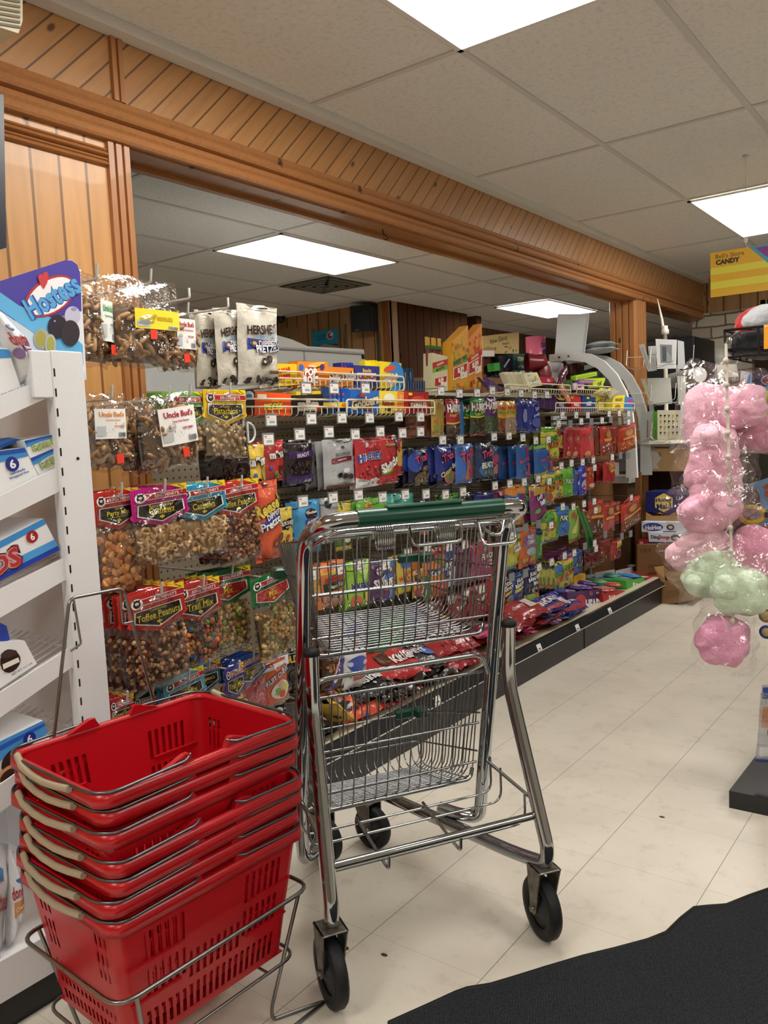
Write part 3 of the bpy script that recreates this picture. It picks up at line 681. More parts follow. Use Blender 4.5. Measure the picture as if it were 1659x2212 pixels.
spoly([(-120, 640), (-20, 618), (40, 660), (120, 690), (178, 745), (180, 790), (140, 770), (60, 710), (0, 670), (-120, 700)], '62b4e6', .001)
spoly([(-120, 690), (0, 672), (60, 712), (130, 765), (182, 805), (186, 819), (0, 903), (-120, 940)], 'c9d9ea', .0014)
def sell(cx, cy, rx, ry, c, e, rot=0): 
    spoly([(cx+rx*cos(t)*cos(rot)-ry*sin(t)*sin(rot), cy+rx*cos(t)*sin(rot)+ry*sin(t)*cos(rot)) for t in [2*pi*i/28 for i in range(28)]], c, e)
sell(107, 640, 61, 38, 'b5323a', .0018, radians(-33)); sell(108, 640, 56, 33, 'f2f2f6', .0022, radians(-33))
def stext(s, cx, cy, h, ang, c, e, bold=.04, sxs=1, shear=0):
    pts, fs, w = glyphs(s, bold); sg.use(M(c, 'card')); a = radians(ang)
    sg.add([SP(cx+(x*sxs+shear*y)*h*cos(a)+y*h*sin(a), cy+(x*sxs+shear*y)*h*sin(a)*1-y*h*cos(a), e) for x, y in pts], fs)
stext('Hostess', 112, 641, 50, -30, '2c54a8', .0026, .07, .62); stext('Hostess', 111, 640, 48, -30, '5aa7e0', .003, .03, .62)
spoly([(93, 625), (84, 612), (80, 600), (84, 592), (90, 594), (94, 588), (101, 588), (103, 598), (100, 612)], 'cc3c44', .0034)
sell(155, 682, 17, 20, 'c6c2dc', .003); sell(158, 668, 6, 4, '9a95b8', .0034)
sell(122, 706, 20, 26, '2b2330', .0034); sell(150, 720, 20, 28, '332a33', .0038); sell(116, 694, 2, 2, 'b9b6bd', .0042)
sell(88, 732, 17, 22, 'a9aa9a', .003); sell(86, 732, 10, 17, 'a5a24e', .0034); sell(107, 745, 12, 23, 'b8b8b0', .0038); sell(107, 745, 8, 18, 'a8a856', .0042)
rp('header_sign', sg)
b = B(WHITEP); b.box((XR-.035, .94, 1.30), (XR-.001, .986, 1.398), .002); rp('top_cap', b)
# goods on the white rack
def pbox(name, q, plane, dep, label, cat, col, ops, kind='card', group=None, top=None, parent=None):
    """carton whose visible face has the four given pixel corners (TL,TR,BR,BL) on a plane, and depth dep behind it"""
    a, v = plane; P = [at(px, py, **{a: v}) for px, py in q]; n = V((1, 0, 0)) if a == 'x' else V((0, -1, 0)) if a == 'y' else V((0, 0, 1))
    if a == 'x': P = [V((v, p.y, p.z)) for p in P]
    TL, TR, BR, BL = P; b = B(M(col, kind)); b.prism([BL, BR, TR, TL], -n*dep)
    if top:
        b.use(M(top, kind)); e = V((0, 0, .0008)); b.add([TL+e, TR+e, TR-n*dep+e, TL-n*dep+e], [(0, 1, 2, 3)])
    S = QS(TL, TR, BR, BL, n); W_, H_ = ((TR-TL).length+(BR-BL).length)/2, ((TL-BL).length+(TR-BR).length)/2
    art(b, S, ops, W_, H_, kind)
    c = sum(P, V())/4-n*dep/2; c.z = min(p.z for p in P); b.v = [(x-c.x, y-c.y, z-c.z) for x, y, z in b.v]
    o = b.build(name); o.location = c; tag(o, label, cat, group); return o
X1 = ('x', -1.62)
BLU = '2e7fc8'; NAVY = '23378f'
def hbox(q, label, ops, dep=.13, col='eef0f3', x=-1.62): return pbox('snack_box', q, ('x', x), dep, label, 'snack box', col, ops)
wave = [('p', [(0, 1), (0, .62), (.5, .74), (1, .72), (1, 1)], '3d8fd6'), ('p', [(0, 1), (0, .82), (.5, .9), (1, .86), (1, 1)], '2450a8')]
hbox([(-70, 745), (17, 752), (50, 852), (-70, 905)], 'white donut carton beside the white bag on the top shelf of the rack', [('r', 0, .8, 1, .97, '3f93d8'), ('t', 'NOT FOR RESALE', .7, .14, .06, '7079a8', 0, .5)], .16)
hbox([(52, 952), (122, 937), (131, 962), (65, 990)], 'small blue and white fruit pie box, the upper of two stacked', wave+OUT('Fruit Pie', .42, .45, .34, 'c9d23e', '3a6fb0', 0, .5)+[('e', .84, .5, .12, .34, 'a6c23a'), ('t', 'APPLE', .84, .5, .2, 'e8f0c0', 0, .18)], .1)
hbox([(65, 990), (131, 962), (154, 996), (86, 1030)], 'small blue and white fruit pie box, the lower of two stacked', wave+OUT('Fruit Pie', .42, .45, .34, 'c9d23e', '3a6fb0', 0, .5)+[('e', .84, .5, .12, .34, 'a6c23a'), ('t', 'APPLE', .84, .5, .2, 'e8f0c0', 0, .18)], .1)
hbox([(-80, 985), (52, 967), (84, 1030), (-80, 1110)], 'wide white pie carton with a dark blue number six badge', wave+[('e', .2, .35, .16, .3, 'a9c63c'), ('e', .72, .62, .1, .2, '22308a'), ('t', '6', .72, .62, .24, 'f4f4fa'), ('t', 'Individually', .76, .38, .08, '3c4c9c', 0, .3), ('t', 'Wrapped Pies', .76, .28, .08, '3c4c9c', 0, .3)], .17)
hbox([(-40, 962), (20, 945), (48, 950), (-40, 985)], 'dark blue box lying open above the pie carton', [('p', [(0, .2), (1, .5), (1, .9), (0, .9)], '2e6cb4')], .1, '1f4fa0', -1.65)
hbox([(-90, 1215), (94, 1120), (129, 1188), (-90, 1300)], 'blue and white cake box with red outlined lettering and a red six badge',
     [('p', [(0, 1), (1, 1), (1, .84), (0, .8)], '3a8fd8'), ('p', [(0, .0), (1, .0), (1, .14), (0, .16)], '1d3fae'), ('p', [(0, .16), (1, .14), (1, .34), (0, .4)], '4f9fe0'), ('e', .8, .7, .065, .17, 'a61c28'), ('t', '6', .8, .7, .2, 'f4f4f4')]+OUT("DS", .47, .42, .5, 'a3202c', '2a1016', 0, .5)+OUT("DS", .47, .42, .42, 'b3303a', 'd9a0a0', 0, .5), .16)
hbox([(-80, 1392), (53, 1384), (80, 1434), (-80, 1540)], 'white carton picturing a cut chocolate cake roll on the middle shelf', [('e', .68, .5, .15, .3, '2c1c16'), ('p', [(.56, .36), (.8, .36), (.8, .5), (.56, .48)], 'f0ece4'), ('e', .68, .68, .13, .1, '40302a'), ('t', 'NET WT 12.7 OZ', .8, .14, .06, '777788', 0, .3), ('e', .1, .3, .2, .3, '5a50a0')], .16)
b = B(M('2a48b0', 'card')); b.prism([A(0, 1345, -1.63), A(14, 1352, -1.63), A(22, 1382, -1.63), A(0, 1390, -1.63)], (-.1, 0, 0)); tag(b.build('torn_flap_box'), 'torn dark blue box top behind the cake roll carton', 'snack box')
hbox([(-90, 1645), (93, 1556), (116, 1608), (118, 1625), (-90, 1740)][:2]+[(118, 1625), (-90, 1760)], 'open blue and white brownie carton with a dark blue six badge on the lowest shelf', [('p', [(0, 1), (1, 1), (1, .6), (0, .55)], '4a9be0'), ('p', [(0, .9), (1, .92), (1, .84), (0, .75)], '2a60c0'), ('e', .79, .72, .075, .17, '1f2f8c'), ('t', '6', .79, .72, .2, 'f4f4fa'), ('e', .6, .42, .16, .28, '38211a'), ('e', .66, .6, .1, .12, '2c1a15'), ('e', .5, .18, .14, .2, 'd8a070'), ('e', .5, .17, .09, .13, '3a2018'), ('t', 'Individually Wrapped', .85, .42, .07, '6a66a8', 0, .22)], .17)
# paper donut bags
def sbag(q, label, ops, dep=.07, col='e9ebee', x=-1.61):
    TL, TR, BR, BL = [at(px, py, x=x) for px, py in q]
    W_, H_ = (BR-BL).length, (TL-BL).length; n = V((1, 0, 0)); c0 = QS(TL, TR, BR, BL, n); rr = random.Random(len(label))
    ph = rr.random()*6
    def S(u, v, e=0):
        d = dep*.5*(max(0, 4*u*(1-u)))**.5*min(1, (1-v)*3+.05)*min(1, v*8+.3); d += .004*sin(u*9+v*7+ph)*min(1, 4*u*(1-u)*2)
        return c0(u, v, 0)+n*(d+e-dep*.5)
    b = B(M(col, 'film')); b.grid(lambda u, v: S(u, v, 0), 12, 14); b.grid(lambda u, v: c0(u, v)-n*(dep*.5+.3*dep*(4*u*(1-u))**.5*min(1, (1-v)*3)), 8, 8)
    art(b, S, ops, W_, H_, 'film', .001)
    o = b.build('donut_bag'); return tag(o, label, 'snack bag')
sbag([(-8, 640), (48, 700), (108, 805), (50, 835)], 'white paper mini donut bag leaning on the top shelf under the header sign', OUT('donettes', .5, .60, .13, 'c8303e', 'e8c8d0', 22, .8)+[('e', .3, .72, .2, .035, '3d6cc0', 20), ('t', 'Hostess', .3, .72, .04, 'f4f4f8', 22, .3), ('r', .45, .42, .98, .55, '8c2f7c'), ('t', 'frosted', .7, .5, .06, 'f4f4f8', 18, .4), ('t', 'NET WT 11 OZ', .65, .12, .035, '8a8c98', 12, .5), ('e', .25, .38, .15, .07, '9b6fb0')])
sbag([(-90, 560), (-12, 640), (50, 835), (-70, 885)], 'second white donut bag behind the first on the top shelf', [('t', 'NOT LABELED', .7, .12, .03, '7079a8', 10, .4)], .06, 'e4e7ec', -1.66)
sbag([(-50, 1815), (40, 1835), (20, 2080), (-60, 2070)], 'white and blue donut bag with dark red lettering on the rack floor', [('p', [(0, .95), (1, .8), (1, .62), (0, .75)], '3f86cc')]+OUT('donettes', .5, .5, .13, 'a82c38', 'e0b0b0', 10, .8), .08, x=-1.62)
sbag([(36, 1842), (52, 1850), (62, 1990), (28, 2060)], 'tall donut bag with an orange patch behind the stacked baskets', OUT('donettes', .5, .58, .12, 'b02c3a', 'e8c8c8', 12, .85)+[('e', .5, .7, .3, .03, '3d6cc0'), ('r', .15, .3, .95, .46, 'd88a34'), ('t', 'Crunch', .55, .38, .06, 'f4e8d0', 12, .6)], .06)
sbag([(-30, 1980), (5, 1990), (18, 2075), (-30, 2100)], 'rounded white paper bag at the left edge above the rack base', [], .08, x=-1.605)
# ================================================================== CANDY SHELVING
gx0, gy0, gy1 = -2.20, 1.66, 5.42
gd = empty('candy_shelving', (-2.0, (gy0+gy1)/2, 0), 0, 'long grey pegboard shelving run with a black base, packed with candy', 'store shelving')
GI = Matrix.Translation(-gd.location)
def gp(name, b): o = b.build(name, gd); o.matrix_parent_inverse = GI; return o
gp('pegboard', B(peg_mat()).box((gx0-.02, gy0, .2), (gx0, gy1-1.0, 1.345)))
b = B(M('a79d89', 'paint'))
for z in (.62, 1.0, 1.34): b.box((gx0, gy0, z-.012), (gx0+.006, gy1-1.0, z+.012))
for y in (gy0, gy0+.92, gy0+1.84, gy0+2.76): b.box((gx0-.03, y-.012, .1), (gx0+.008, y+.012, 1.36))
b.box((gx0-.03, gy0, 1.345), (gx0+.02, gy1-1.0, 1.365)); gp('back_frame', b)
gp('top_shelf', B(M('b9b09c', 'paint')).box((gx0-.25, 2.55, 1.352), (gx0+.25, 4.15, 1.366)))
gp('backing_board', B(M('7a5534', 'matte')).box((gx0-.02, gy1-1.0, .1), (gx0-.005, gy1+.25, 1.0)))
b = B(M('8d8f90', 'paint'))
for z in (.25, .6, .95): b.tube([(gx0+.01, gy1-.99, z), (gx0+.01, gy1+.02, z)], .004, 6)
b.box((gx0, gy1-.25, .1), (gx0+.02, gy1-.22, 1.0)); gp('wall_standards', b)
gp('base_deck', B(M('c9c0a8', 'paint')).box((gx0, gy0, .150), (-1.79, gy1, .165)))
b = B(M('1b1c1e', 'paint')); b.box((-1.79, gy0, 0), (-1.765, gy1, .128)); b.box((gx0, gy0, 0), (-1.79, gy0+.02, .15)); b.box((gx0, gy1-.02, 0), (-1.79, gy1, .15)); gp('kick_plate', b)
ys = at(1262, 1385, x=-1.765).y; gp('base_seam', B(M('050505', 'matte')).box((-1.7655, ys-.004, 0), (-1.7635, ys+.004, .124)))
b = B(M('26282a', 'plastic')); b.prism([(-1.79, gy0, .166), (-1.763, gy0, .172), (-1.745, gy0, .126), (-1.768, gy0, .124)], (0, gy1-gy0, 0)); b.use(M('d9dadb', 'paint')); b.box((-1.7465, gy0, .122), (-1.744, gy1, .1255)); gp('label_rail', b)
for k, px in enumerate(((1010, 1462), (1085, 1415), (1168, 1378), (1232, 1352), (1268, 1336))):
    y = 2.62+.45*k; b = B(M('e9e9e4', 'card')); b.T = Matrix.Translation((-1.752, y, .142)) @ Matrix.Rotation(radians(-22), 4, 'Y'); b.box((0, -.022, -.016), (.001, .022, .016)); b.use(M('55585c', 'card')); b.box((.001, -.012, -.01), (.0015, .01, -.004)); gp('shelf_ticket', b)
# ------------------------------------------------------------------ pillow bag
def bagmesh(name, Wd, Hd, D, base, ops, bands=(), seed=0, nu=12, nv=16, kind='film', top=0, bottom=0):
    rr = random.Random(seed); ph = [rr.uniform(0, 6.28) for _ in range(6)]; yaw = 0
    def S(u, v, e=0):
        e4 = max(0.0, 4*u*(1-u)); ev = min(1, v/.16)*min(1, (1-v)/.2); ev = max(0, ev); d = D*.5*(e4**.6)*(ev**.6)
        wr = (.038+.14*(1-ev))*D*(sin(u*11+v*3+ph[0])+.6*sin(u*19-v*8+ph[1]))+.04*D*sin(v*17+u*4+ph[2]); wr += .0022*sin(u*30+ph[5])*(1-ev)
        w = Wd*(1-.035*ev-.012*sin(v*9+ph[3])); zz = v*Hd-Hd+.004*sin(u*5+ph[4])*(1-abs(2*v-1))
        return V((d+wr*min(1, e4*3)+e, (u-.5)*w, zz))
    b = B(); vs = sorted(set([j/nv for j in range(nv+1)]+[x for bd in bands for x in bd[:2]])); us = [i/nu for i in range(nu+1)]
    def col(v):
        for v0, v1, c in bands:
            if v0 <= v <= v1: return c
        return base
    for j in range(len(vs)-1):
        b.use(M(col((vs[j]+vs[j+1])/2), kind)); b.grid(S, 0, 0, True, us, [vs[j], vs[j+1]])
        b.grid(lambda u, v: V((-S(u, v).x*.8-.001, S(u, v).y, S(u, v).z)), 0, 0, True, us[::2], [vs[j], vs[j+1]])
    art(b, S, ops, Wd, Hd, kind, .0010+.02*D, .00045)
    me = b.mesh(name)
    # weld the strips so that shading is smooth
    import bmesh
    bm = bmesh.new(); bm.from_mesh(me); bmesh.ops.remove_doubles(bm, verts=bm.verts, dist=.00004); bm.to_mesh(me); bm.free()
    return me
NH = [0]
def back(i, label):
    return ['', 'second', 'third', 'fourth', 'fifth'][i]+' bag back behind the '+' '.join(label.replace(',', '').split()[:11])
def hang(l, r, t, bt, label, base, ops=(), bands=(), n=0, X=-1.95, roll=0, yaw=0, D=.035, dx=.032, name='candy_bag', cat='candy bag', jit=1, behind=None):
    """bag on a peg: l,r,t,bt = its pixel extent; n more of the same behind it"""
    my = (t+bt)/2; cx = (l+r)/2; p0, p1 = at(l, my, x=X), at(r, my, x=X); Wd = p1.y-p0.y; zt, zb = at(cx, t, x=X).z, at(cx, bt, x=X).z; Hd = zt-zb
    NH[0] += 1; k = NH[0]; rr = random.Random(k)
    dark = sum(lin(base)[:3]) < .9; q = 'd8d8d4' if dark else '3a3a3a'; zz = rr.random()*.2
    auto = [('e', .5, .955, .09, .012, '101010'), ('r', .1+zz, .035, .4+zz, .047, q), ('r', .62, .03, .86, .04, q), ('r', .08, .925, .92, .93, q), ('s', 3, .1, .06, .9, .1, .012, [q])]
    me = bagmesh(name, Wd, Hd, min(D, Wd*.35), base, list(ops)+auto, bands, k)
    yc = (p0.y+p1.y)/2
    for i in range(n+1):
        o = bpy.data.objects.new(name, me); C.objects.link(o); a = 1 if i else .35
        o.location = (X-.005-i*dx, yc+rr.uniform(-.006, .006)*a*jit, zt-.003*i*jit); o.rotation_euler = (radians(roll+rr.uniform(-2.5, 2.5)*a*jit), radians(rr.uniform(-1, 3)), radians(yaw+rr.uniform(-6, 6)*a*jit))
        if n: o['group'] = label.split(' hanging')[0].split(' in the')[0]+' on one peg'
        tag(o, label if i == 0 else back(i, label), cat)
    return yc, zt
# ------------------------------------------------------------------ price tags on peg hooks
tagproto = {}
def hook(px, py, grey, row, X=-1.885, label=None, long=.3):
    p = at(px, py, x=X); key = grey
    if key not in tagproto:
        t = empty('peg_hook', (0, 0, 0))
        b = B(M('8d9092', 'metal')); b.tube([(-.31, 0, .012), (-.002, 0, .012)], .0018, 5); b.tube(rnd([(-.31, .0, -.028), (-.035, .0, -.028), (-.01, 0, -.012)], .01), .0022, 5); b.build('arm', t)
        b = B(M('7f8385', 'plastic')); b.box((-.003, -.027, -.021), (-.0005, .027, .021)); b.build('tag_plate', t)
        if not grey:
            b = B(M('e9e9e6', 'card')); b.box((-.0005, -.022, -.0175), (.0006, .022, .014)); b.use(M('d2452f', 'card')); b.box((.0006, -.018, .0065), (.0008, -.008, .0105)); b.use(M('55585c', 'card'))
            for i in range(7): b.box((.0006, -.008+.0035*i, -.011), (.0008, -.0062+.0035*i, -.003))
            b.use(M('b9babb', 'card')); b.box((.0006, -.018, .002), (.0008, .012, .003)); b.build('price_card', t)
        tagproto[key] = t; o = t
    else: o = copy_tree(tagproto[key])
    o.location = p; tag(o, ('grey tag plate, ' if grey else 'price tag, ')+row, 'price tag', ('empty tag plates ' if grey else 'price tags ')+row.split('of those ')[-1])
R_TOP = [(953, 844), (993, 849), (1031, 848), (1064, 843), (1096, 846), (1126, 849), (1155, 852), (1182, 852)]
R_TR = [(1215, 896), (1245, 896), (1270, 896), (1316, 893), (1338, 892), (1358, 893)]
R_TR2 = [(1207, 915), (1256, 910), (1301, 908), (1358, 911)]; G_TR2 = [(1233, 916), (1278, 911), (1320, 906), (1339, 910)]
R_2 = [(580, 949), (648, 938), (711, 933), (768, 938), (822, 932), (870, 935), (909, 932)]
R_2B = [(957, 950), (995, 950), (1068, 943), (1100, 941), (1130, 945), (1158, 951), (1185, 949)]
R_3 = [(655, 1083), (720, 1075), (775, 1069), (827, 1074), (876, 1068), (921, 1067), (963, 1068), (1001, 1062), (1070, 1049), (1102, 1045), (1133, 1041), (1163, 1034), (1187, 1039)]
R_3B = [(1213, 1006), (1235, 1000), (1259, 998), (1282, 994), (1285, 1010), (1323, 987)]; G_3B = [(1341, 984), (1359, 984)]
R_4 = [(1216, 1094), (1239, 1094), (1262, 1088), (1284, 1083), (1287, 1102), (1191, 1134), (1105, 1157), (1364, 1075)]; G_4 = [(1164, 1132), (1136, 1140), (1308, 1155), (1344, 1159), (1363, 1153)]
R_5 = [(1039, 1160), (1005, 1176), (970, 1181), (925, 1182), (882, 1195), (834, 1220), (777, 1220), (737, 1229), (673, 1243)]
R_6 = [(1041, 1272), (1008, 1284), (975, 1295), (929, 1312), (612, 1425)]
R_7 = [(1165, 1225), (1192, 1214), (1220, 1200), (1241, 1194), (1285, 1173), (1288, 1185)]; G_7 = [(1106, 1247), (1136, 1238), (1264, 1180)]
for L, g, s in ((R_TOP, 0, 'along the top rail of the shelving'), (R_TR, 0, 'below the small wire box rack'), (R_TR2, 0, 'above the far red bags'), (G_TR2, 1, 'above the far red bags'),
                (R_2, 0, 'above the chocolate bags'), (R_2B, 0, 'above the black and blue gummy bags'), (R_3, 0, 'in the middle row above the cart handle'), (R_3B, 0, 'beneath the red bags at the far end'), (G_3B, 1, 'beneath the red bags at the far end'),
                (R_4, 0, 'right of the cart handle'), (G_4, 1, 'right of the cart handle'), (R_5, 0, 'seen through the upper cart basket'), (R_6, 0, 'low down behind the cart'), (R_7, 0, 'above the lowest hanging bags'), (G_7, 1, 'above the lowest hanging bags')):
    L = sorted(L); W_ = 'first second third fourth fifth sixth seventh eighth ninth tenth eleventh twelfth thirteenth'.split()
    for i, (px, py) in enumerate(L):
        hook(px, py, g, ('leftmost' if i == 0 else 'rightmost' if i == len(L)-1 else W_[i]+' from the left')+' of those '+s)
# ================================================================== CLEAR BAGS OF NUTS (near rack)
def nutmesh(kind, Wd, Hd, D, n, seed, fill=.62, cols=None):
    """contents heaped in the lower part of a pouch"""
    rr = random.Random(seed); b = B()
    cols = cols or {'peanut': ['a5805a', 'b48f66', '94704c', '84603f'], 'cashew': ['d9b583', 'e2c193', 'c79d68'], 'toffee': ['8e4f2c', '7a3f22', 'a06238', 'd9b07a'], 'pistachio': ['cdb28a', 'bca078', 'd8c19c'],
                    'cracker': ['d8924a', 'c98040', 'e0a45e'], 'trail': ['c98a3c', 'b8742c', '3a2418', '5a3420', 'a33424', '2f62b0', '3f8a3a', 'e07a2a'], 'fiesta': ['c9a45c', 'b88a44', 'd8b87a', '7f9a3a', 'a57a3c'], 'gummi': ['e86a78', 'f08a90', 'd84c60'],
                    'fish': ['7a2430', '8a2c38']}[kind]
    b.use(M({'peanut': '6a4c34', 'cashew': '9a7848', 'toffee': '4c2a18', 'pistachio': '8a7450', 'cracker': '8f5a28', 'trail': '3a2416', 'fiesta': '7a5c30', 'gummi': 'b8404e', 'fish': '5a1a22'}[kind], 'nut'))
    def dd(y, z):
        u = (y/Wd)*2; v = z/(Hd*fill); return D*.5*max(0, 1-u*u)**.5*max(0, min(1, v*5))**.5*max(0, min(1, (1-v)*4))**.5
    b.grid(lambda u, v: V((dd((u-.5)*Wd*.93, v*Hd*fill)*.72, (u-.5)*Wd*.93, -Hd+.012+v*Hd*fill*.97)), 8, 8)
    b.grid(lambda u, v: V((-dd((u-.5)*Wd*.93, v*Hd*fill)*.72, (u-.5)*Wd*.93, -Hd+.012+v*Hd*fill*.97)), 8, 8)
    S0 = {'peanut': .0195, 'cashew': .0125, 'toffee': .0068, 'pistachio': .0095, 'cracker': .0125, 'trail': .009, 'fiesta': .0082, 'gummi': .014, 'fish': .014}[kind]
    for i in range(n):
        y = rr.uniform(-.46, .46)*Wd; z = rr.uniform(.02, .97)*Hd*fill; d = dd(y, z); x = d*.86*(1 if rr.random() < .8 else -1)+rr.uniform(-.002, .002)
        R = (Matrix.Rotation(rr.uniform(0, 6.28), 3, 'X') @ Matrix.Rotation(rr.uniform(-.5, .5), 3, 'Y')); s = S0*rr.uniform(.8, 1.15)
        s = min(s, 2*(Wd/2-abs(y))+.004); c = V((x, y, -Hd+.012+z)); b.use(M(rr.choice(cols), 'nut')); k = kind
        if k == 'trail': k = rr.choice(['toffee', 'cracker', 'peas', 'cashew'])
        if k == 'fiesta': k = rr.choice(['toffee', 'cracker', 'toffee'])
        if k in ('peanut', 'fish'): b.ball(c, (s*.42, s*.42, s), 8, 7, R, lambda q: 1-.26*math.exp(-(q.z*3.2)**2)+.05*sin(q.x*14+i))
        elif k in ('cashew', 'gummi'):
            r = s*.36; P = [c+R @ V((0, s*.62*cos(t), s*.62*sin(t)-s*.3)) for t in [pi*.02+j*pi*.96/6 for j in range(7)]]; b.tube(P, [r*.55, r*.9, r, r*1.05, r, r*.8, r*.45], 6)
        elif k == 'cracker': b.ball(c, (s*.22, s*.72, s*.82), 9, 5, R)
        elif k == 'pistachio': b.ball(c, (s*.55, s*.6, s*.85), 8, 6, R, lambda q: 1-.1*(abs(q.y) < .18))
        else: b.ball(c, (s*.8, s*.8, s*.95), 7, 5, R)
    return b.mesh('contents')
NM = {}
def pouch(Wd, Hd, D, seed, mat):
    rr = random.Random(seed); ph = [rr.uniform(0, 6.28) for _ in range(5)]; b = B(mat)
    def S(u, v, s=1):
        e4 = max(0, 4*u*(1-u)); k = min(1, v/.07)*min(1, max(0, (1-v)/.55)**.7); d = (D*.5+.004)*e4**.5*k**.6; cr = (.25+.75*(v > .45))*.004*min(1, e4*3)
        return V((s*(d+.0015)+cr*(sin(u*13+v*5+ph[0])+sin(v*23-u*9+ph[1])), (u-.5)*Wd*(1-.03*sin(v*6+ph[2])), -Hd+v*Hd+.004*sin(u*9+ph[3])*(v < .1)))
    b.grid(S, 12, 18); b.grid(lambda u, v: S(u, v, -1), 10, 12)
    return b.mesh('pouch')
HD = {}
def header(Wd, Hd, key, col, lines, mega=None):
    """printed card over the top of the pouch: striped colour, red banner, crowned oval, black shield with gold words"""
    if key in HD: return HD[key]
    b = B(M(col, 'card')); h = Hd; x0 = .0
    OUT_ = [(-.5, 0), (.5, 0), (.5, -.62), (.54, -.70), (.5, -.76), (.0, -1), (-.5, -.76), (-.54, -.70), (-.5, -.62)]
    b.prism([V((x0, y*Wd, z*h)) for y, z in OUT_], (-.0015, 0, 0))
    S = lambda u, v, e=0: V((x0+e, (u-.5)*Wd, (v-1)*h)); D2 = 'b8202c' if not key.startswith('garlic') else 'b8202c'
    dk = '#%02x%02x%02x' % tuple(int(int(col[i:i+2], 16)*.8) for i in (0, 2, 4))
    ops = [('r', .02+.045*i, .05+.0*i if 0 else (.26-.0), .035+.045*i, .98, dk) for i in range(22)]
    ops += [('p', [(.02, .28), (.98, .28), (1.0, .3), (.98, .27), (.5, .04), (.02, .27)], dk)]
    ops += [('r', .12, .70, .99, .86, 'b01c28'), ('r', .12, .845, .99, .86, 'f0e8e0'), ('r', .12, .70, .99, .715, 'f0e8e0'), ('t', "KING HENRY'S", .62, .78, .085, 'f4eeea', 0, .62, .01)]
    ops += [('p', [(.68, 1), (1, 1), (1, .82)], 'f2d21f'), ('t', 'KING SIZE', .89, .935, .035, '2a2410', -28, .25), ('p', [(.09, .60), (.91, .60), (.93, .33), (.5, .115), (.07, .33)], 'f3efe9'),
            ('p', [(.115, .585), (.885, .585), (.905, .345), (.5, .14), (.095, .345)], '15130f' if not mega else mega),
            ('e', .15, .775, .1, .125, 'f3efe9'), ('e', .15, .765, .065, .085, '1c1a18'), ('e', .15, .785, .035, .035, 'd8d0c4'), ('p', [(.1, .83), (.2, .83), (.21, .875), (.175, .85), (.15, .88), (.125, .85), (.09, .875)], '1c1a18')]
    gold = 'f0dc28'
    if len(lines) > 1: ops += [('t', lines[0], .5, .54, .075, gold, 0, .66, .0), ('t', lines[1], .5, .42, .16, gold, 0, .76, .01)]
    else: ops += [('t', lines[0], .5, .45, .17, gold, 0, .76, .01)]
    ops += [('r', .25, .325, .75, .333, gold), ('e', .5, .245, .012, .055, gold), ('e', .47, .25, .014, .022, gold, 25), ('e', .53, .25, .014, .022, gold, -25), ('r', .455, .225, .545, .234, gold)]
    art(b, S, ops, Wd, h, 'card', .0003, .00009)
    HD[key] = b.mesh('header_card'); return HD[key]
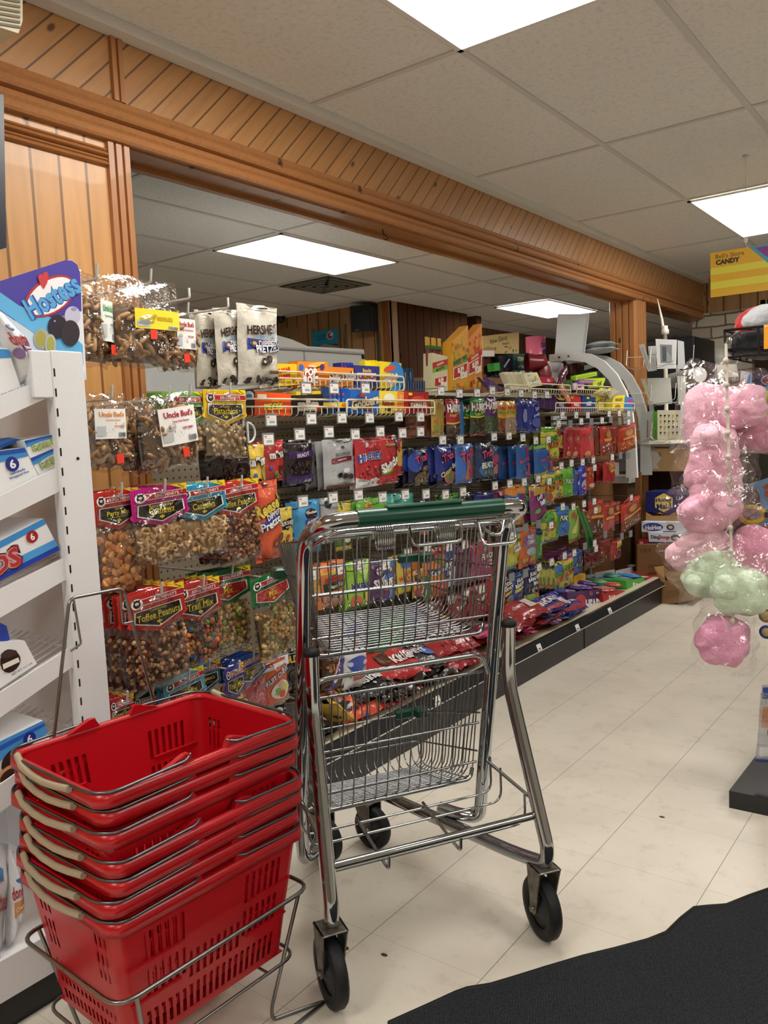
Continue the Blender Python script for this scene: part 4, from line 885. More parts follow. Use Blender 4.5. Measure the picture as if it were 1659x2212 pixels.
def nbag(l, r, t, bt, label, cat, kind, key=None, hc=None, lines=(), X=-1.74, roll=0, yaw=0, n=0, hfrac=.44, fill=.56, count=110, D=.042, mega=None, sticker=None, plabel=None, dx=.026, behind=None, seed=None):
    my = (t+bt)/2; p0, p1 = at(l, my, x=X), at(r, my, x=X); Wd = p1.y-p0.y; cx = (l+r)/2; zt, zb = at(cx, t, x=X).z, at(cx, bt, x=X).z; Hd = zt-zb
    NH[0] += 1; k = seed or NH[0]; yc = (p0.y+p1.y)/2
    ck = (kind, round(Wd, 2), round(Hd, 2))
    ms = [('pouch', pouch(Wd, Hd, D, k, CLEARB if not hc else CLEAR)), ('contents', nutmesh(kind, Wd, Hd, D, count, k, fill))]
    if hc: ms.append(('header_card', header(Wd*1.02, Hd*hfrac, key, hc, lines, mega)))
    for i in range(n+1):
        t_ = empty('nut_bag' if not hc else 'snack_pouch', (X-i*dx, yc+(random.Random(k+i).uniform(-.006, .004)-.004*i if i else 0), zt-.0*i), 0, label if not i else back(i, label), cat, (label+' on one peg') if n else None)
        t_.rotation_euler = (radians(roll), radians(2), radians(yaw))
        for nm_, me in ms:
            if i and nm_ == 'contents' and i > 1: pass
            o = bpy.data.objects.new(nm_, me); C.objects.link(o); o.parent = t_
            if nm_ == 'contents': o['kind'] = 'stuff'
            if nm_ == 'header_card': o.location = (.002+.006, 0, 0)
        if plabel and not i:
            u0, u1, v0, v1, c1, ws, bg = plabel; dd = D*.5+.008
            b = B(M(bg, 'card')); w_, h_ = (u1-u0)*Wd, (v1-v0)*Hd
            S = lambda u, v, e=0: V((dd+e-.006*abs(2*u-1)**2, (u0-.5)*Wd+u*w_, -Hd+v0*Hd+v*h_)); b.grid(lambda u, v: S(u, v), 4, 2)
            ops = [('t', s, x, y, h, c, 0, mw) for s, x, y, h, c, mw in ws]+[('r', .04, .1, .3, .42, 'c4c8cc'), ('s', 26, .35, .12, .95, .4, .012, ['9aa0a6']), ('r', .7, .05, .95, .22, 'd8dade')]+[('r', .71+.03*q, .06, .725+.03*q, .2, '222222') for q in range(8)]
            art(b, S, ops, w_, h_, 'card', .0004, .0001); b.build('label', t_)
        if sticker and not i:
            b = B(M('f0422c', 'card')); y_, z_ = (sticker[0]-.5)*Wd, -Hd+sticker[1]*Hd; dd = D*.5+.007; b.add([(dd, y_-.010, z_-.012), (dd, y_+.010, z_-.011), (dd, y_+.010, z_+.012), (dd, y_-.011, z_+.011)], [(0, 1, 2, 3)]); b.build('price_sticker', t_)
    hz = B(M('c9cbc8', 'paint')); hz.tube(rnd([(-2.15, 0, 0), (X+.03, 0, -.004), (X+.036, 0, .03)], .008), .0032, 6); o = hz.build('peg_hook'); o.location = (0, yc, zt-.012)
    tag(o, 'white peg hook holding the '+' '.join(label.replace(',', '').replace('-', ' ').split()[:10]), 'hook'); return t_
PB = 'clear bag of peanuts'
def fried(c): return [("Uncle Bud's", .52, .82, .17, c, .8), ('Deep Fried Peanuts', .55, .62, .07, c, .7), ('DEEP FRIED', .72, .42, .06, c, .35)]
nbag(150, 246, 592, 792, 'clear bag of peanuts with green lettering, hanging beside the header sign', PB, 'peanut', X=-1.72, yaw=24, fill=.7, count=70, plabel=(.5, .95, .28, .72, '', fried('3f9a4c'), 'eef1ee'), sticker=(.85, .2), D=.05)
nbag(240, 384, 602, 792, 'large clear bag of peanuts with a yellow and white label, second on the top row', PB, 'peanut', X=-1.72, fill=.62, count=80, plabel=(.25, .92, .42, .64, '', [('Peanuts', .6, .6, .3, 'caa820', .5)], 'f2e23a'), sticker=(.5, .36), D=.055, n=1)
nbag(360, 425, 672, 800, 'clear bag of peanuts with red lettering on white, right of the large peanut bag', PB, 'peanut', X=-1.76, fill=.6, count=50, plabel=(.1, .8, .35, .85, '', fried('b8282c'), 'f0f0ee'), sticker=(.45, .2), n=1)
nbag(183, 276, 850, 1018, 'clear bag of peanuts with an orange-lettered white label, beside the white rack', PB, 'peanut', X=-1.74, fill=.72, count=75, plabel=(.1, .82, .42, .8, '', fried('e08a2c'), 'f1f1ef'), sticker=(.62, .16), D=.052)
nbag(262, 330, 868, 1026, 'clear bag of peanuts between the orange-lettered and red-lettered bags', PB, 'peanut', X=-1.78, fill=.8, count=60, D=.05)
nbag(290, 412, 852, 1018, 'clear bag of peanuts with a crimson-lettered white label, tilted in the second row', PB, 'peanut', X=-1.71, roll=7, fill=.78, count=90, plabel=(.27, .93, .34, .82, '', fried('b01c34'), 'f4f4f2'), sticker=(.66, .22), D=.055)
KP = 'snack pouch'
def K(l, r, t, bt, label, kind, key, col, lines, **k): return nbag(l, r, t, bt, label, KP, kind, key, col, lines, **k)
K(352, 442, 846, 985, 'pouch of pistachios with a light green card, behind the tilted peanut bag', 'pistachio', 'green', '8fd060', ['Roasted & Salted', 'Pistachios'], hfrac=.56, fill=.42, X=-1.77, n=2, count=60)
K(440, 528, 842, 992, 'pouch of pistachios with a yellow card, right of the light green one', 'pistachio', 'yellow', 'f2c81f', ['Garlic', 'Pistachios'], hfrac=.52, fill=.44, X=-1.76, count=70)
K(205, 300, 1058, 1290, 'tall pouch of orange cracker mix with a red card, beside the white rack', 'cracker', 'party', 'd8322c', ['Spicy', 'Party Mix'], hfrac=.37, fill=.56, n=2, count=120, roll=3)
K(283, 402, 1050, 1222, 'pouch of cashews with a magenta card', 'cashew', 'magenta', 'd01f8c', ['Roasted & Salted', 'Cashews'], hfrac=.5, fill=.46, n=4, count=100, X=-1.72, roll=3)
K(384, 484, 1044, 1205, 'pouch of cashews with a sky blue card', 'cashew', 'skyblue', '38b2dc', ['Honey Roasted', 'Cashews'], hfrac=.5, fill=.48, n=3, count=90, roll=4)
K(462, 556, 1040, 1222, 'pouch of brown toffee peanuts with a red card in the upper card row', 'toffee', 'toffeeA', 'dc3a32', ['Confectionary', 'Toffee Peanuts'], hfrac=.42, fill=.56, n=3, count=260, X=-1.76, roll=4)
K(276, 398, 1270, 1492, 'large front pouch of brown toffee peanuts above the red baskets', 'toffee', 'toffeeB', 'd8382f', ['Confectionary', 'Toffee Peanuts'], hfrac=.42, fill=.54, n=4, count=300, X=-1.70, roll=4, D=.05)
K(382, 473, 1254, 1442, 'pouch of dark trail mix with a red striped card and flame lettering', 'trail', 'blazing', 'cc3a34', ['Blazing', 'Trail Mix'], hfrac=.47, fill=.54, n=3, count=170, roll=3)
K(440, 540, 1228, 1412, 'pouch of snack mix with a green and red card, left of its twin', 'fiesta', 'fiesta', '1f7a3c', ['Fiesta', 'Mix'], hfrac=.42, fill=.56, n=2, count=200, X=-1.82, mega='b01c24')
K(540, 625, 1236, 1432, 'pouch of golden snack mix with a green and red card beside the cart', 'fiesta', 'fiesta2', '1f7a3c', ['Fiesta', 'Mix'], hfrac=.38, fill=.58, n=0, count=220, X=-1.76, roll=9, mega='c01c24')
K(236, 288, 1502, 1640, 'pouch with a red card seen just above the topmost red basket', 'gummi', 'frogs', 'c83430', ['Gummy Frogs'], hfrac=.5, fill=.4, n=3, count=40, X=-1.72)
K(286, 350, 1492, 1640, 'pouch with a dark green card between the red and teal cards', 'fish', 'fish', '1d5a3c', ['Gummy Fish'], hfrac=.5, fill=.4, n=1, count=40, X=-1.78)
K(352, 440, 1452, 1640, 'pouch with a light blue card above the back rim of the red baskets', 'trail', 'champ', '52b0d0', ["Champion's", 'Trail Mix'], hfrac=.4, fill=.5, n=2, count=100, X=-1.74, roll=6)
K(405, 475, 1430, 1590, 'pouch with a teal card behind the light blue one', 'trail', 'champ2', '2c7f96', ["Champion's"], hfrac=.42, fill=.5, n=1, count=80, X=-1.84)
K(484, 524, 1435, 1570, 'narrow pouch with a violet card, turned sideways beside the pink gummies', 'cashew', 'royal', '4a3fa4', ['Royal', 'Trail Mix'], hfrac=.55, fill=.4, count=40, X=-1.78, roll=5)
K(500, 572, 1412, 1575, 'pouch of pink gummy candy with a blue card', 'gummi', 'melon', '2a5cc0', ['Watermelon', 'Rings'], hfrac=.42, fill=.58, n=2, count=70, X=-1.84, roll=5)
K(205, 262, 1290, 1450, 'dark pouch with a blue card half hidden behind the stand hoop', 'fish', 'bluecard', '24468c', ['Swedish', 'Fish'], hfrac=.4, fill=.5, n=2, count=50, X=-1.86)
# two empty long white hooks on the top row
for px, py, w_ in ((408, 622, 'shorter'), (492, 643, 'longer')):
    p = at(px, py, x=-1.76); hz = B(M('dcdedd', 'paint')); hz.tube(rnd([(-2.15+1.76, 0, -.02), (0, 0, -.028), (0, 0, .0)], .008), .0034, 7); o = hz.build('peg_hook'); o.location = p; tag(o, w_+' of two bare white hooks above the peanut bags', 'hook')
p = at(535, 935, x=-1.8); hz = B(M('c9ccca', 'paint')); hz.tube([(0, 0, .03), (0, 0, -.03)], .004, 6); hz.tube([(0, .035*sin(pi*k/8), .03-.06*k/8*1.0) if 0 else (0, .03*sin(pi*k/8), -.03+.03*(1-cos(pi*k/8))) for k in range(9)], .004, 6); o = hz.build('bent_hook'); o.location = p; tag(o, 'bent white wire hook end right of the yellow pistachio card', 'hook')
# hooks' backing rail between wall and shelving
struct(B(M('b0a896', 'paint')).box((-2.145, 1.12, .35), (-2.12, 1.15, 1.35)).build('trim_13'))
# ================================================================== HANGING CANDY BAGS
O2 = OUT
Y_, R_, G_ = 'f0d020', 'c41c24', '2e9a3c'
GUM = ['d83a3a', 'e8a82c', '4aa84a', 'e8e0d0', 'd86aa0']
# --- cream chocolate-pretzel bags
def hersh(txt='HERSHEY\'S'):
    return [('t', txt, .52, .70, .12, '35201a', 8, .8, .03), ('t', "COOKIES 'N' CREME", .54, .615, .035, '5aa9dc', 8, .62), ('p', [(.14, .43), (.98, .44), (1, .585), (.14, .565)], '2140b8')]+O2('DIPPED', .6, .535, .06, 'f4f4f4', '16206a', 6, .45)+O2('PRETZELS', .62, .475, .08, 'f4f4f4', '16206a', 8, .6)+[('e', .28, .51, .1, .05, '5a463c'), ('e', .28, .51, .045, .022, 'c8b8a8'), ('e', .5, .3, .09, .05, '3c2a24', 20), ('e', .62, .34, .09, .05, '46342c', 20), ('e', .5, .3, .03, .018, 'd8d0bc'), ('s', 30, .05, .02, .95, .10, .035, ['241a18', '3a2a24', 'c8c0b0']), ('r', .6, .15, .88, .2, 'a8895a'), ('t', "SNYDER'S", .74, .175, .028, '221a14', 0, .25)]
hang(518, 604, 660, 832, 'cream pretzel bag with a blue band, front of three on the top row', 'd9d3c2', hersh(), X=-1.82, D=.05)
hang(465, 524, 668, 832, 'cream pretzel bag with a blue band, middle of three on the top row', 'd6cfbe', hersh(), X=-1.86, D=.05)
hang(428, 478, 672, 836, 'cream pretzel bag with a blue band, leftmost and turned away on the top row', 'cfc8b6', hersh(), X=-1.9, D=.05, n=1)
hang(430, 540, 925, 1045, 'dark brown pretzel bag with a small gold badge below the pistachios', '2a1a18', [('r', .55, .46, .9, .58, 'b09060'), ('t', "SNYDER'S", .73, .52, .07, '20160f', 0, .3), ('s', 25, .1, .05, .9, .35, .04, ['3a2420', '1a100e', '5a3a30'])], X=-1.83, D=.05)
hang(498, 532, 880, 960, 'dark bag edge with white and blue print behind the yellow card', '241820', [('p', [(.5, 0), (1, 0), (1, .4), (.5, .4)], '1f3cb4'), ('t', 'TZELS', .75, .6, .1, 'f0f0f0', 80, .5)], X=-1.86)
# --- orange pretzel bag
hang(542, 605, 1040, 1212, 'orange dipped pretzel bag with yellow script beside the cart', 'e8561c', O2("Reese's", .52, .70, .15, 'f4dc30', '4a2a12', 14, .95, .04)+[('p', [(.05, .40), (1, .46), (1, .58), (.02, .53)], '1f3fb4')]+O2('DIPPED', .62, .58, .06, 'f4f4f4', '14206a', 10, .5)+O2('Pretzels', .56, .49, .09, 'f4f4f4', '14206a', 12, .85)+[('e', .6, .2, .13, .055, '6a4a34', 35), ('e', .8, .27, .1, .05, '5a3c28', 35), ('e', .6, .2, .05, .02, 'e8561c', 35)], X=-1.80, roll=3, D=.05)
# --- row two
mm = lambda: O2('m&m', .55, .66, .16, 'f0ece4', '2a1a14', 10, .8, .07)
hang(526, 575, 960, 1064, 'yellow peanut candy bag left of the red candy bag', 'f2c81c', mm()+[('e', .42, .36, .09, .05, '2c6cc8'), ('e', .62, .26, .09, .05, '2a1a14'), ('e', .68, .18, .07, .04, 'a82820'), ('e', .36, .1, .08, .05, '2f9a3c'), ('e', .85, .42, .13, .17, 'b8a040')], X=-1.86, D=.04)
hang(566, 616, 950, 1040, 'red candy bag with white letters, right of the yellow one', 'cc2420', mm()+[('e', .3, .32, .08, .05, '2c50a0'), ('e', .48, .2, .08, .06, '3a9a34'), ('e', .55, .1, .07, .05, 'e0c020'), ('e', .72, .3, .12, .12, '6a2018')], n=1, D=.04)
hang(612, 680, 950, 1050, 'dark brown raisin bag with purple bands', '2a1c22', [('r', .12, .62, .96, .76, '4a2270'), ('t', "BRACH'S", .54, .69, .09, 'd8cce8', 3, .7), ('s', 34, .12, .3, .9, .55, .035, ['3a2a24', '4a3830', '1a1214']), ('r', .05, .05, .98, .24, '3a1f6c'), ('t', 'RAISINS', .72, .12, .07, 'e0d8ec', 0, .4)], n=3, D=.045)
hang(698, 767, 948, 1053, 'silver grey chocolate pouch with a dark red band', 'bfc1c3', [('e', .55, .82, .05, .03, '222222'), ('t', 'BROOKSIDE', .55, .68, .065, '2a2a2c', 0, .8, .0), ('r', .18, .52, .85, .62, '8c2430'), ('t', 'POMEGRANATE', .5, .57, .035, 'e8e0e0', 0, .5), ('s', 10, .2, .3, .6, .48, .012, ['8a8c90']), ('e', .42, .26, .09, .05, '2a2024'), ('e', .6, .22, .1, .05, '3a2828'), ('e', .78, .2, .1, .06, '42302e'), ('e', .62, .33, .1, .05, 'f0f0f0'), ('r', .03, .0, .97, .06, '7a3a2a')], n=3, dx=.04, D=.03)
hang(768, 828, 945, 1052, 'red and white fruit chew bag with a blue logo', 'cc2430', [('p', [(0, 0), (1, 0), (1, .1), (.7, .18), (.3, .14), (0, .22)], 'eeeef0')]+O2('HI-CHEW', .52, .62, .13, '2a4fb4', 'f2f2f4', 4, .9, .05)+[('s', 22, .1, .2, .95, .42, .045, ['8a1420', '6a0f18', 'e04838', 'e86a50']), ('t', 'A+', .3, .84, .07, 'f0f0f4', 0, .3)], n=1)
hang(820, 860, 940, 1046, 'red rainbow candy bag right of the fruit chews', 'c21c22', [('p', [(.0, .78), (.9, .78), (.9, .84), (0, .84)], 'b08a3c')]+O2('Skittles', .5, .45, .15, 'f4f0f0', '7a1014', 28, 1.05, .05)+[('e', .3, .28, .3, .06, '3a9a3c', 15), ('e', .3, .30, .24, .04, 'e8c020', 15), ('r', .75, .7, .98, .98, '2c6c9c')], D=.045)
hang(856, 872, 948, 1028, 'red and yellow chew bag mostly hidden by its neighbour', 'b81e20', [('p', [(.1, .3), (1, .2), (1, .75), (.1, .7)], 'e8b830'), ('t', 'BURST', .5, .8, .1, 'f0d040', 70, .6)], X=-1.97)
tro = lambda c2, s2: O2('Trolli', .5, .72, .18, 'c23a6c', '2a0a20', 12, .85, .05)
hang(884, 928, 966, 1050, 'black and blue gummy bag with pink logo, leftmost of the gummy row', '141a3c', [('e', .25, .65, .3, .28, '1f4ab0')]+tro(0, 0)+[('e', .5, .2, .38, .16, '6a5a48'), ('s', 24, .25, .1, .85, .5, .05, ['c8c4b0', 'c07a3a', '6a8a4a', 'a83a30'])], bands=[(0, .12, '0c0e14')], n=2, D=.045)
hang(940, 986, 960, 1050, 'blue and black gummy bear bag with slanted gold lettering', '1a2f8c', [('p', [(0, 0), (1, 0), (1, .55), (0, .32)], '101218')]+tro(0, 0)+O2('Classic Bears', .52, .42, .1, 'd8d090', '14140c', 20, .95)+[('e', .5, .2, .3, .15, 'b8683a'), ('e', .42, .22, .14, .1, '6a8a3c'), ('s', 10, .6, .1, .95, .3, .04, ['7a7a48', '8a7a50'])], n=1, D=.045)
hang(985, 1022, 958, 1044, 'bright blue gummy worm bag turned sideways', '2a68c4', tro(0, 0)+[('p', [(.35, .1), (.55, .1), (.6, .6), (.4, .6)], 'c06a30'), ('e', .6, .35, .14, .25, 'a82a6a')], X=-1.92, D=.05)
hang(1027, 1066, 956, 1040, 'blue and black sour gummy bag reading blasts', '1a3a6c', [('p', [(0, .75), (1, .75), (1, 1), (0, 1)], '2a2c34'), ('e', .5, .3, .42, .2, '2c6c9c')]+tro(0, 0)+O2('BLASTS', .5, .42, .12, 'e4e8d8', '1a2430', 4, .85)+[('s', 8, .2, .16, .85, .28, .05, ['c86a30', '6a9a50', 'a83a50']), ('p', [(0, 0), (1, 0), (1, .1), (0, .1)], '101216')], D=.045)
hang(1058, 1078, 962, 1036, 'pink and blue gummy bag behind the blasts bag', '2a4a80', [('e', .6, .3, .35, .14, 'd87a6a'), ('e', .5, .6, .4, .16, 'b84a6c')], X=-1.98)
sw = lambda: [('r', .6, .6, .98, .92, 'a81f5c'), ('t', 'SweeTARTS', .5, .55, .1, 'd83a6c', 6, .9, .04), ('s', 12, .2, .15, .9, .42, .035, ['d87a3a', 'c83a4a', '3a9a5a', 'd8c040']), ('p', [(.6, .1), (.95, .1), (.9, .45), (.65, .45)], 'b0406a')]
hang(1116, 1145, 960, 1036, 'blue tart candy bag, front of the blue row', '2464b4', sw(), n=3, dx=.045)
hang(1153, 1195, 958, 1030, 'blue and lime tart candy bag right of the blue row', '2464b4', sw()+[('r', 0, .88, 1, 1, '8cc83a')], bands=[(0, .16, '9aac4a')], n=1, roll=4)
# --- row one
hang(876, 932, 858, 945, 'clear gummy bag with a gold top and red band under the long rail', 'c8a83a', [('r', .0, .66, 1, .71, '7a1418'), ('s', 40, .05, .05, .95, .6, .03, ['9a3a24', '7a2a1c', 'b05a30'])], bands=[(0, .64, '8a4a30')], n=1, X=-1.98)
hang(934, 948, 862, 945, 'narrow gold gummy bag seen edge on', 'b8962c', [('s', 8, .1, .1, .9, .45, .04, ['c85a30', '5aa040'])], X=-1.93)
hang(948, 962, 862, 945, 'second narrow gold gummy bag seen edge on', 'a8882a', [('s', 8, .1, .1, .9, .45, .04, ['d86a38', 'c8b040', '5aa040'])], X=-1.93)
hb = lambda c='c42430': O2('HARIBO', .5, .77, .17, 'f0ecec', c, 0, .9, .05)
hang(965, 994, 862, 948, 'red gummy bag with gold script and a clear bottom', 'b41c24', hb('5a0c10')+[('t', 'Happy Cola', .5, .62, .1, 'd8b040', 8, .8), ('r', 0, .38, 1, .42, 'd8c838'), ('s', 30, .08, .05, .92, .36, .035, ['6a4a3a', '8a6a58', '4a3428'])], bands=[(0, .38, '5a4438')], n=2, dx=.04)
hang(994, 1004, 864, 945, 'narrow blue gummy bag edge right of the red gummy bags', '2474b0', [], X=-1.98)
hang(1018, 1050, 860, 942, 'green gummy bag with outlined white letters', '248a34', hb('8a1c24')+[('t', 'Twin Snakes', .5, .62, .09, 'd8d860', 10, .7), ('r', 0, .5, 1, .54, 'd8d038'), ('s', 28, .08, .08, .92, .48, .035, ['6a2a28', '3a4a2c', 'a83a30']), ('r', 0, 0, 1, .07, '8a2420')], bands=[(0, .5, '3c4a34')], n=2, dx=.04)
hang(1048, 1076, 858, 936, 'purple gummy bag with a clear green bottom', '5a1f70', hb('8a1c24')+[('t', 'Frogs', .5, .6, .1, 'd8d060', 14, .7), ('s', 22, .1, .06, .92, .46, .035, ['4a6a3c', '5a7a48'])], bands=[(0, .5, '4c5a40')], n=0)
hang(1068, 1093, 866, 936, 'golden bear bag, left of its pair', 'e0a81c', [('t', 'HARIBO', .5, .8, .13, 'c83a24', 0, .9, .04), ('r', .05, .6, .95, .68, '8a9a2c'), ('s', 18, .1, .05, .9, .4, .035, ['a04a1c', '8a3c18'])], bands=[(0, .48, '8c481c')], n=0)
hang(1093, 1118, 866, 938, 'golden bear bag with a clear window, right of its pair', 'e4b024', [('t', 'HARIBO', .5, .8, .13, 'c83a24', 0, .9, .04), ('r', .05, .6, .95, .68, '8a9a2c'), ('s', 18, .1, .1, .9, .45, .035, ['d8c8b8', 'a89888', 'c87a5a'])], bands=[(.08, .5, 'a89078')], n=0)
hang(1117, 1139, 862, 935, 'navy blue mint bag, left of its pair', '1c2c8c', [('e', .6, .5, .3, .2, '8a98c8')], D=.05)
hang(1137, 1168, 862, 936, 'navy blue mint bag with pale script, right of its pair', '1f3296', [('t', 'Ice', .5, .72, .14, 'b8c4e8', 20, .6), ('t', 'Breakers', .52, .55, .1, 'b8c4e8', 20, .85), ('e', .5, .3, .35, .14, '4a62b4'), ('t', '90 ct', .5, .12, .06, 'd0d8f0', 0, .4)], D=.05)
spk = lambda w='PATCH': O2('SOUR', .5, .66, .15, '4ab03a', '1a2a10', 6, .8, .05)+O2(w, .52, .5, .16, 'e8862a', '221a10', 4, .9, .05)+[('s', 9, .15, .08, .85, .35, .05, ['c83a4a', '2c6cc0', '3aa04a', 'e88a2c'])]
hang(1168, 1212, 922, 998, 'yellow and lime sour candy bag with a red smear', 'd4d030', spk('PATCH')+[('e', .8, .86, .18, .08, 'c02c28', -30), ('r', 0, .88, .75, 1, '7cc83a'), ('r', 0, 0, 1, .08, 'b83a2c')], n=3, dx=.045, D=.05)
hang(1200, 1218, 926, 978, 'dark red fish gummy bag behind the sour candy bag', '8a1f24', [('e', .5, .45, .42, .28, 'c8a840'), ('t', 'Swedish', .5, .5, .1, '8a1f24', 70, .7), ('r', .4, .85, 1, .95, '2a4aa0')], X=-1.97)
red = lambda: [('e', .55, .6, .32, .15, 'c8484c'), ('t', 'Jolly', .55, .62, .1, 'e8d070', 30, .6), ('s', 5, .1, .3, .9, .8, .04, ['e07a7c', 'a81c28']), ('e', .35, .15, .2, .08, 'd8a060')]
hang(1218, 1238, 922, 990, 'red strawberry candy bag, left of three', 'b0242c', red(), D=.03, n=1)
hang(1234, 1256, 922, 990, 'red strawberry candy bag, middle of three', 'bc2830', red(), D=.03)
hang(1250, 1284, 920, 990, 'red strawberry candy bag, brightest and right of three', 'd8343c', red(), D=.03, roll=3)
hang(1280, 1290, 920, 965, 'thin green bag edge between the red bags', '2a6a5c', [], X=-1.98)
app = lambda: [('e', .55, .72, .28, .17, '9a5a2c'), ('e', .55, .72, .2, .12, 'c8884a'), ('r', .2, .48, .95, .58, 'e8962c')]
hang(1286, 1300, 921, 983, 'dark orange candy bag behind the first clear-bottomed one', '8c2c18', [], X=-1.97)
hang(1297, 1322, 920, 982, 'orange red candy bag with silver wrapped pieces', 'b8321c', app()+[('s', 20, .08, .05, .95, .4, .04, ['d8ccc8', 'a85a4a', 'f0e8e4'])], bands=[(0, .42, '9a4430')], n=0)
hang(1318, 1332, 920, 978, 'dark red candy bag left of the last one in its row', '8a241c', [('s', 10, .1, .1, .9, .4, .05, ['b05a3a'])], n=1)
hang(1336, 1372, 919, 976, 'orange candy bag at the far right end of its row', 'b8381c', app()+[('s', 26, .08, .05, .95, .42, .045, ['e08a3c', 'd8743a', 'e8a860'])], bands=[(0, .42, 'b4501c')], n=1, roll=8)
# --- far column, second tier
hang(1304, 1330, 996, 1043, 'red candy bag with a gold disc at the far right', 'b01f22', [('e', .5, .72, .28, .2, 'a86a2c'), ('e', .5, .72, .2, .13, 'c88a4a'), ('r', .4, .5, .95, .6, 'd8b040')], n=2, dx=.05)
hang(1266, 1284, 1008, 1058, 'red and orange wrapped candy bag beside the blue one', 'b4301c', [('s', 8, .1, .4, .9, .9, .07, ['e8a83c', 'd86a2c']), ('e', .5, .2, .3, .1, 'd8b8b0')], X=-1.93)
# --- row three
hang(598, 635, 1096, 1188, 'yellow and brown nugget bag behind the cart', 'e0c428', [('p', [(.0, .40), (1, .50), (1, .78), (0, .66)], '2c1a18'), ('t', "HERSHEY'S", .52, .63, .1, 'f0ece8', 8, .92, .02), ('t', 'nuggets', .52, .52, .06, 'c8b8a8', 8, .7), ('s', 14, .05, .08, .95, .36, .05, ['4a3024', 'e8d8d0', 'c84a5a', '3a2420'])], X=-1.90)
hang(600, 640, 1078, 1110, 'dark top of a bag behind the nugget bag', '30201c', [], X=-2.0)
hang(634, 696, 1080, 1196, 'sky blue cookie snack bag behind the cart handle', '2c9cd8', [('e', .5, .76, .2, .1, '3a2422'), ('t', 'Chocolate', .5, .79, .05, 'f0ece8', 4, .4), ('e', .5, .62, .22, .07, '3a3aa0'), ('t', 'AHOY', .5, .62, .08, 'f0e8f4', 12, .45, .05), ('e', .4, .22, .25, .1, '2c2c34'), ('s', 10, .2, .12, .8, .3, .05, ['5a3a2a', '3a2a24'])], n=1, D=.055)
hang(694, 734, 1074, 1172, 'grey chocolate berry pouch right of the sky blue bag', 'b4b5b7', [('t', 'BROOKSIDE', .6, .76, .05, '2a2a2c', 0, .7, 0), ('e', .3, .85, .16, .08, '1a1a1c', 30), ('s', 12, .1, .12, .95, .4, .06, ['1c1618', '2a2024', 'f0f0f0']), ], n=0)
hang(727, 763, 1082, 1190, 'yellow and green apple pouch above the wire basket rim', '5a7a30', [('r', 0, .8, 1, 1, 'e0c020'), ('e', .6, .3, .35, .14, 'e0e4c0'), ('e', .3, .5, .2, .12, '3a2a50'), ('r', 0, 0, 1, .1, 'd8c040')], X=-1.97)
hang(772, 806, 1076, 1162, 'lime green candy bag with orange print, left of its pair', '6ab82c', [('s', 16, .05, .6, .95, .95, .06, ['c8682c', 'd89a3a']), ('e', .5, .25, .35, .16, '2f8a2c')], n=1)
hang(804, 838, 1074, 1162, 'lime green candy bag, right of its pair', '6abc30', [('e', .5, .25, .35, .16, '2f8a2c'), ('t', 'APPLE', .5, .5, .1, '1f5a20', 0, .7)], n=0)
hang(838, 866, 1066, 1152, 'teal gummy bag, left of its pair', '1a9a88', [('p', [(.0, 0), (.4, 0), (.4, .55), (0, .55)], '5ac040')], n=0, D=.05)
hang(850, 896, 1066, 1152, 'teal gummy bag with a yellow fruit picture', '1f9f8c', [('e', .6, .3, .35, .22, 'e8b820'), ('t', 'SOUR', .55, .5, .1, 'c83a24', -8, .6), ('r', .7, .1, 1, .25, 'b8c8b0')], n=0, D=.05)
hang(898, 932, 1080, 1150, 'black gummy bag with a peach picture under the handle', '17142c', [('e', .6, .15, .4, .25, 'c86a50'), ('t', 'PEACH', .5, .42, .12, 'd8c838', 4, .9)], n=0)
hang(932, 958, 1080, 1150, 'black gummy bag right of the peach bag', '14122a', [('e', .5, .6, .3, .2, '2a3a8a')], n=0)
hang(955, 992, 1066, 1148, 'green and black gummy bag above the cart handle', '27421c', [('r', 0, .8, 1, 1, '5aa02c'), ('s', 12, .1, .4, .9, .78, .04, ['d8d8c0', 'b83a6c', '3a3a4c']), ('r', 0, 0, 1, .2, '4ab02c')], n=1)
hang(992, 1026, 1064, 1146, 'black gummy bag with a round red fruit picture', '17171f', [('e', .4, .3, .25, .16, 'b81f28'), ('e', .75, .45, .25, .3, 'd8b8b8'), ('t', 'VERY BERRY', .5, .72, .08, 'b83a6c', 0, .8)], n=0)
hang(1026, 1068, 1062, 1140, 'dark blue gummy bag behind the right end of the handle', '1a2470', [('t', 'Trolli', .5, .55, .18, 'd04a80', 0, .8, .05), ('r', .3, .62, .95, .72, 'd8dcf0')], n=1)
hang(1066, 1088, 1055, 1140, 'dark pink and black candy bag beside the orange one', '5a1a38', [('s', 10, .1, .2, .9, .9, .06, ['c8487c', '2a1a24'])], n=0)
hang(1092, 1137, 1048, 1136, 'orange candy bag with a blue and pink band at the handle bend', 'e8902a', [('p', [(0, .52), (1, .48), (1, .78), (0, .82)], '2c64c0'), ('p', [(.62, .48), (1, .46), (1, .76), (.62, .78)], 'a82a74'), ('t', 'taffy', .35, .66, .12, 'e8e8f0', 8, .4), ('r', 0, 0, 1, .1, 'f0b890')], n=1, D=.05)
hang(1122, 1146, 1044, 1110, 'teal candy bag between the orange and purple bags', '2a8a7c', [('t', 'TR', .5, .5, .16, 'b8d880', -8, .6), ('s', 8, .1, .6, .9, .95, .06, ['c8a060', '3ab0a0'])], X=-1.97)
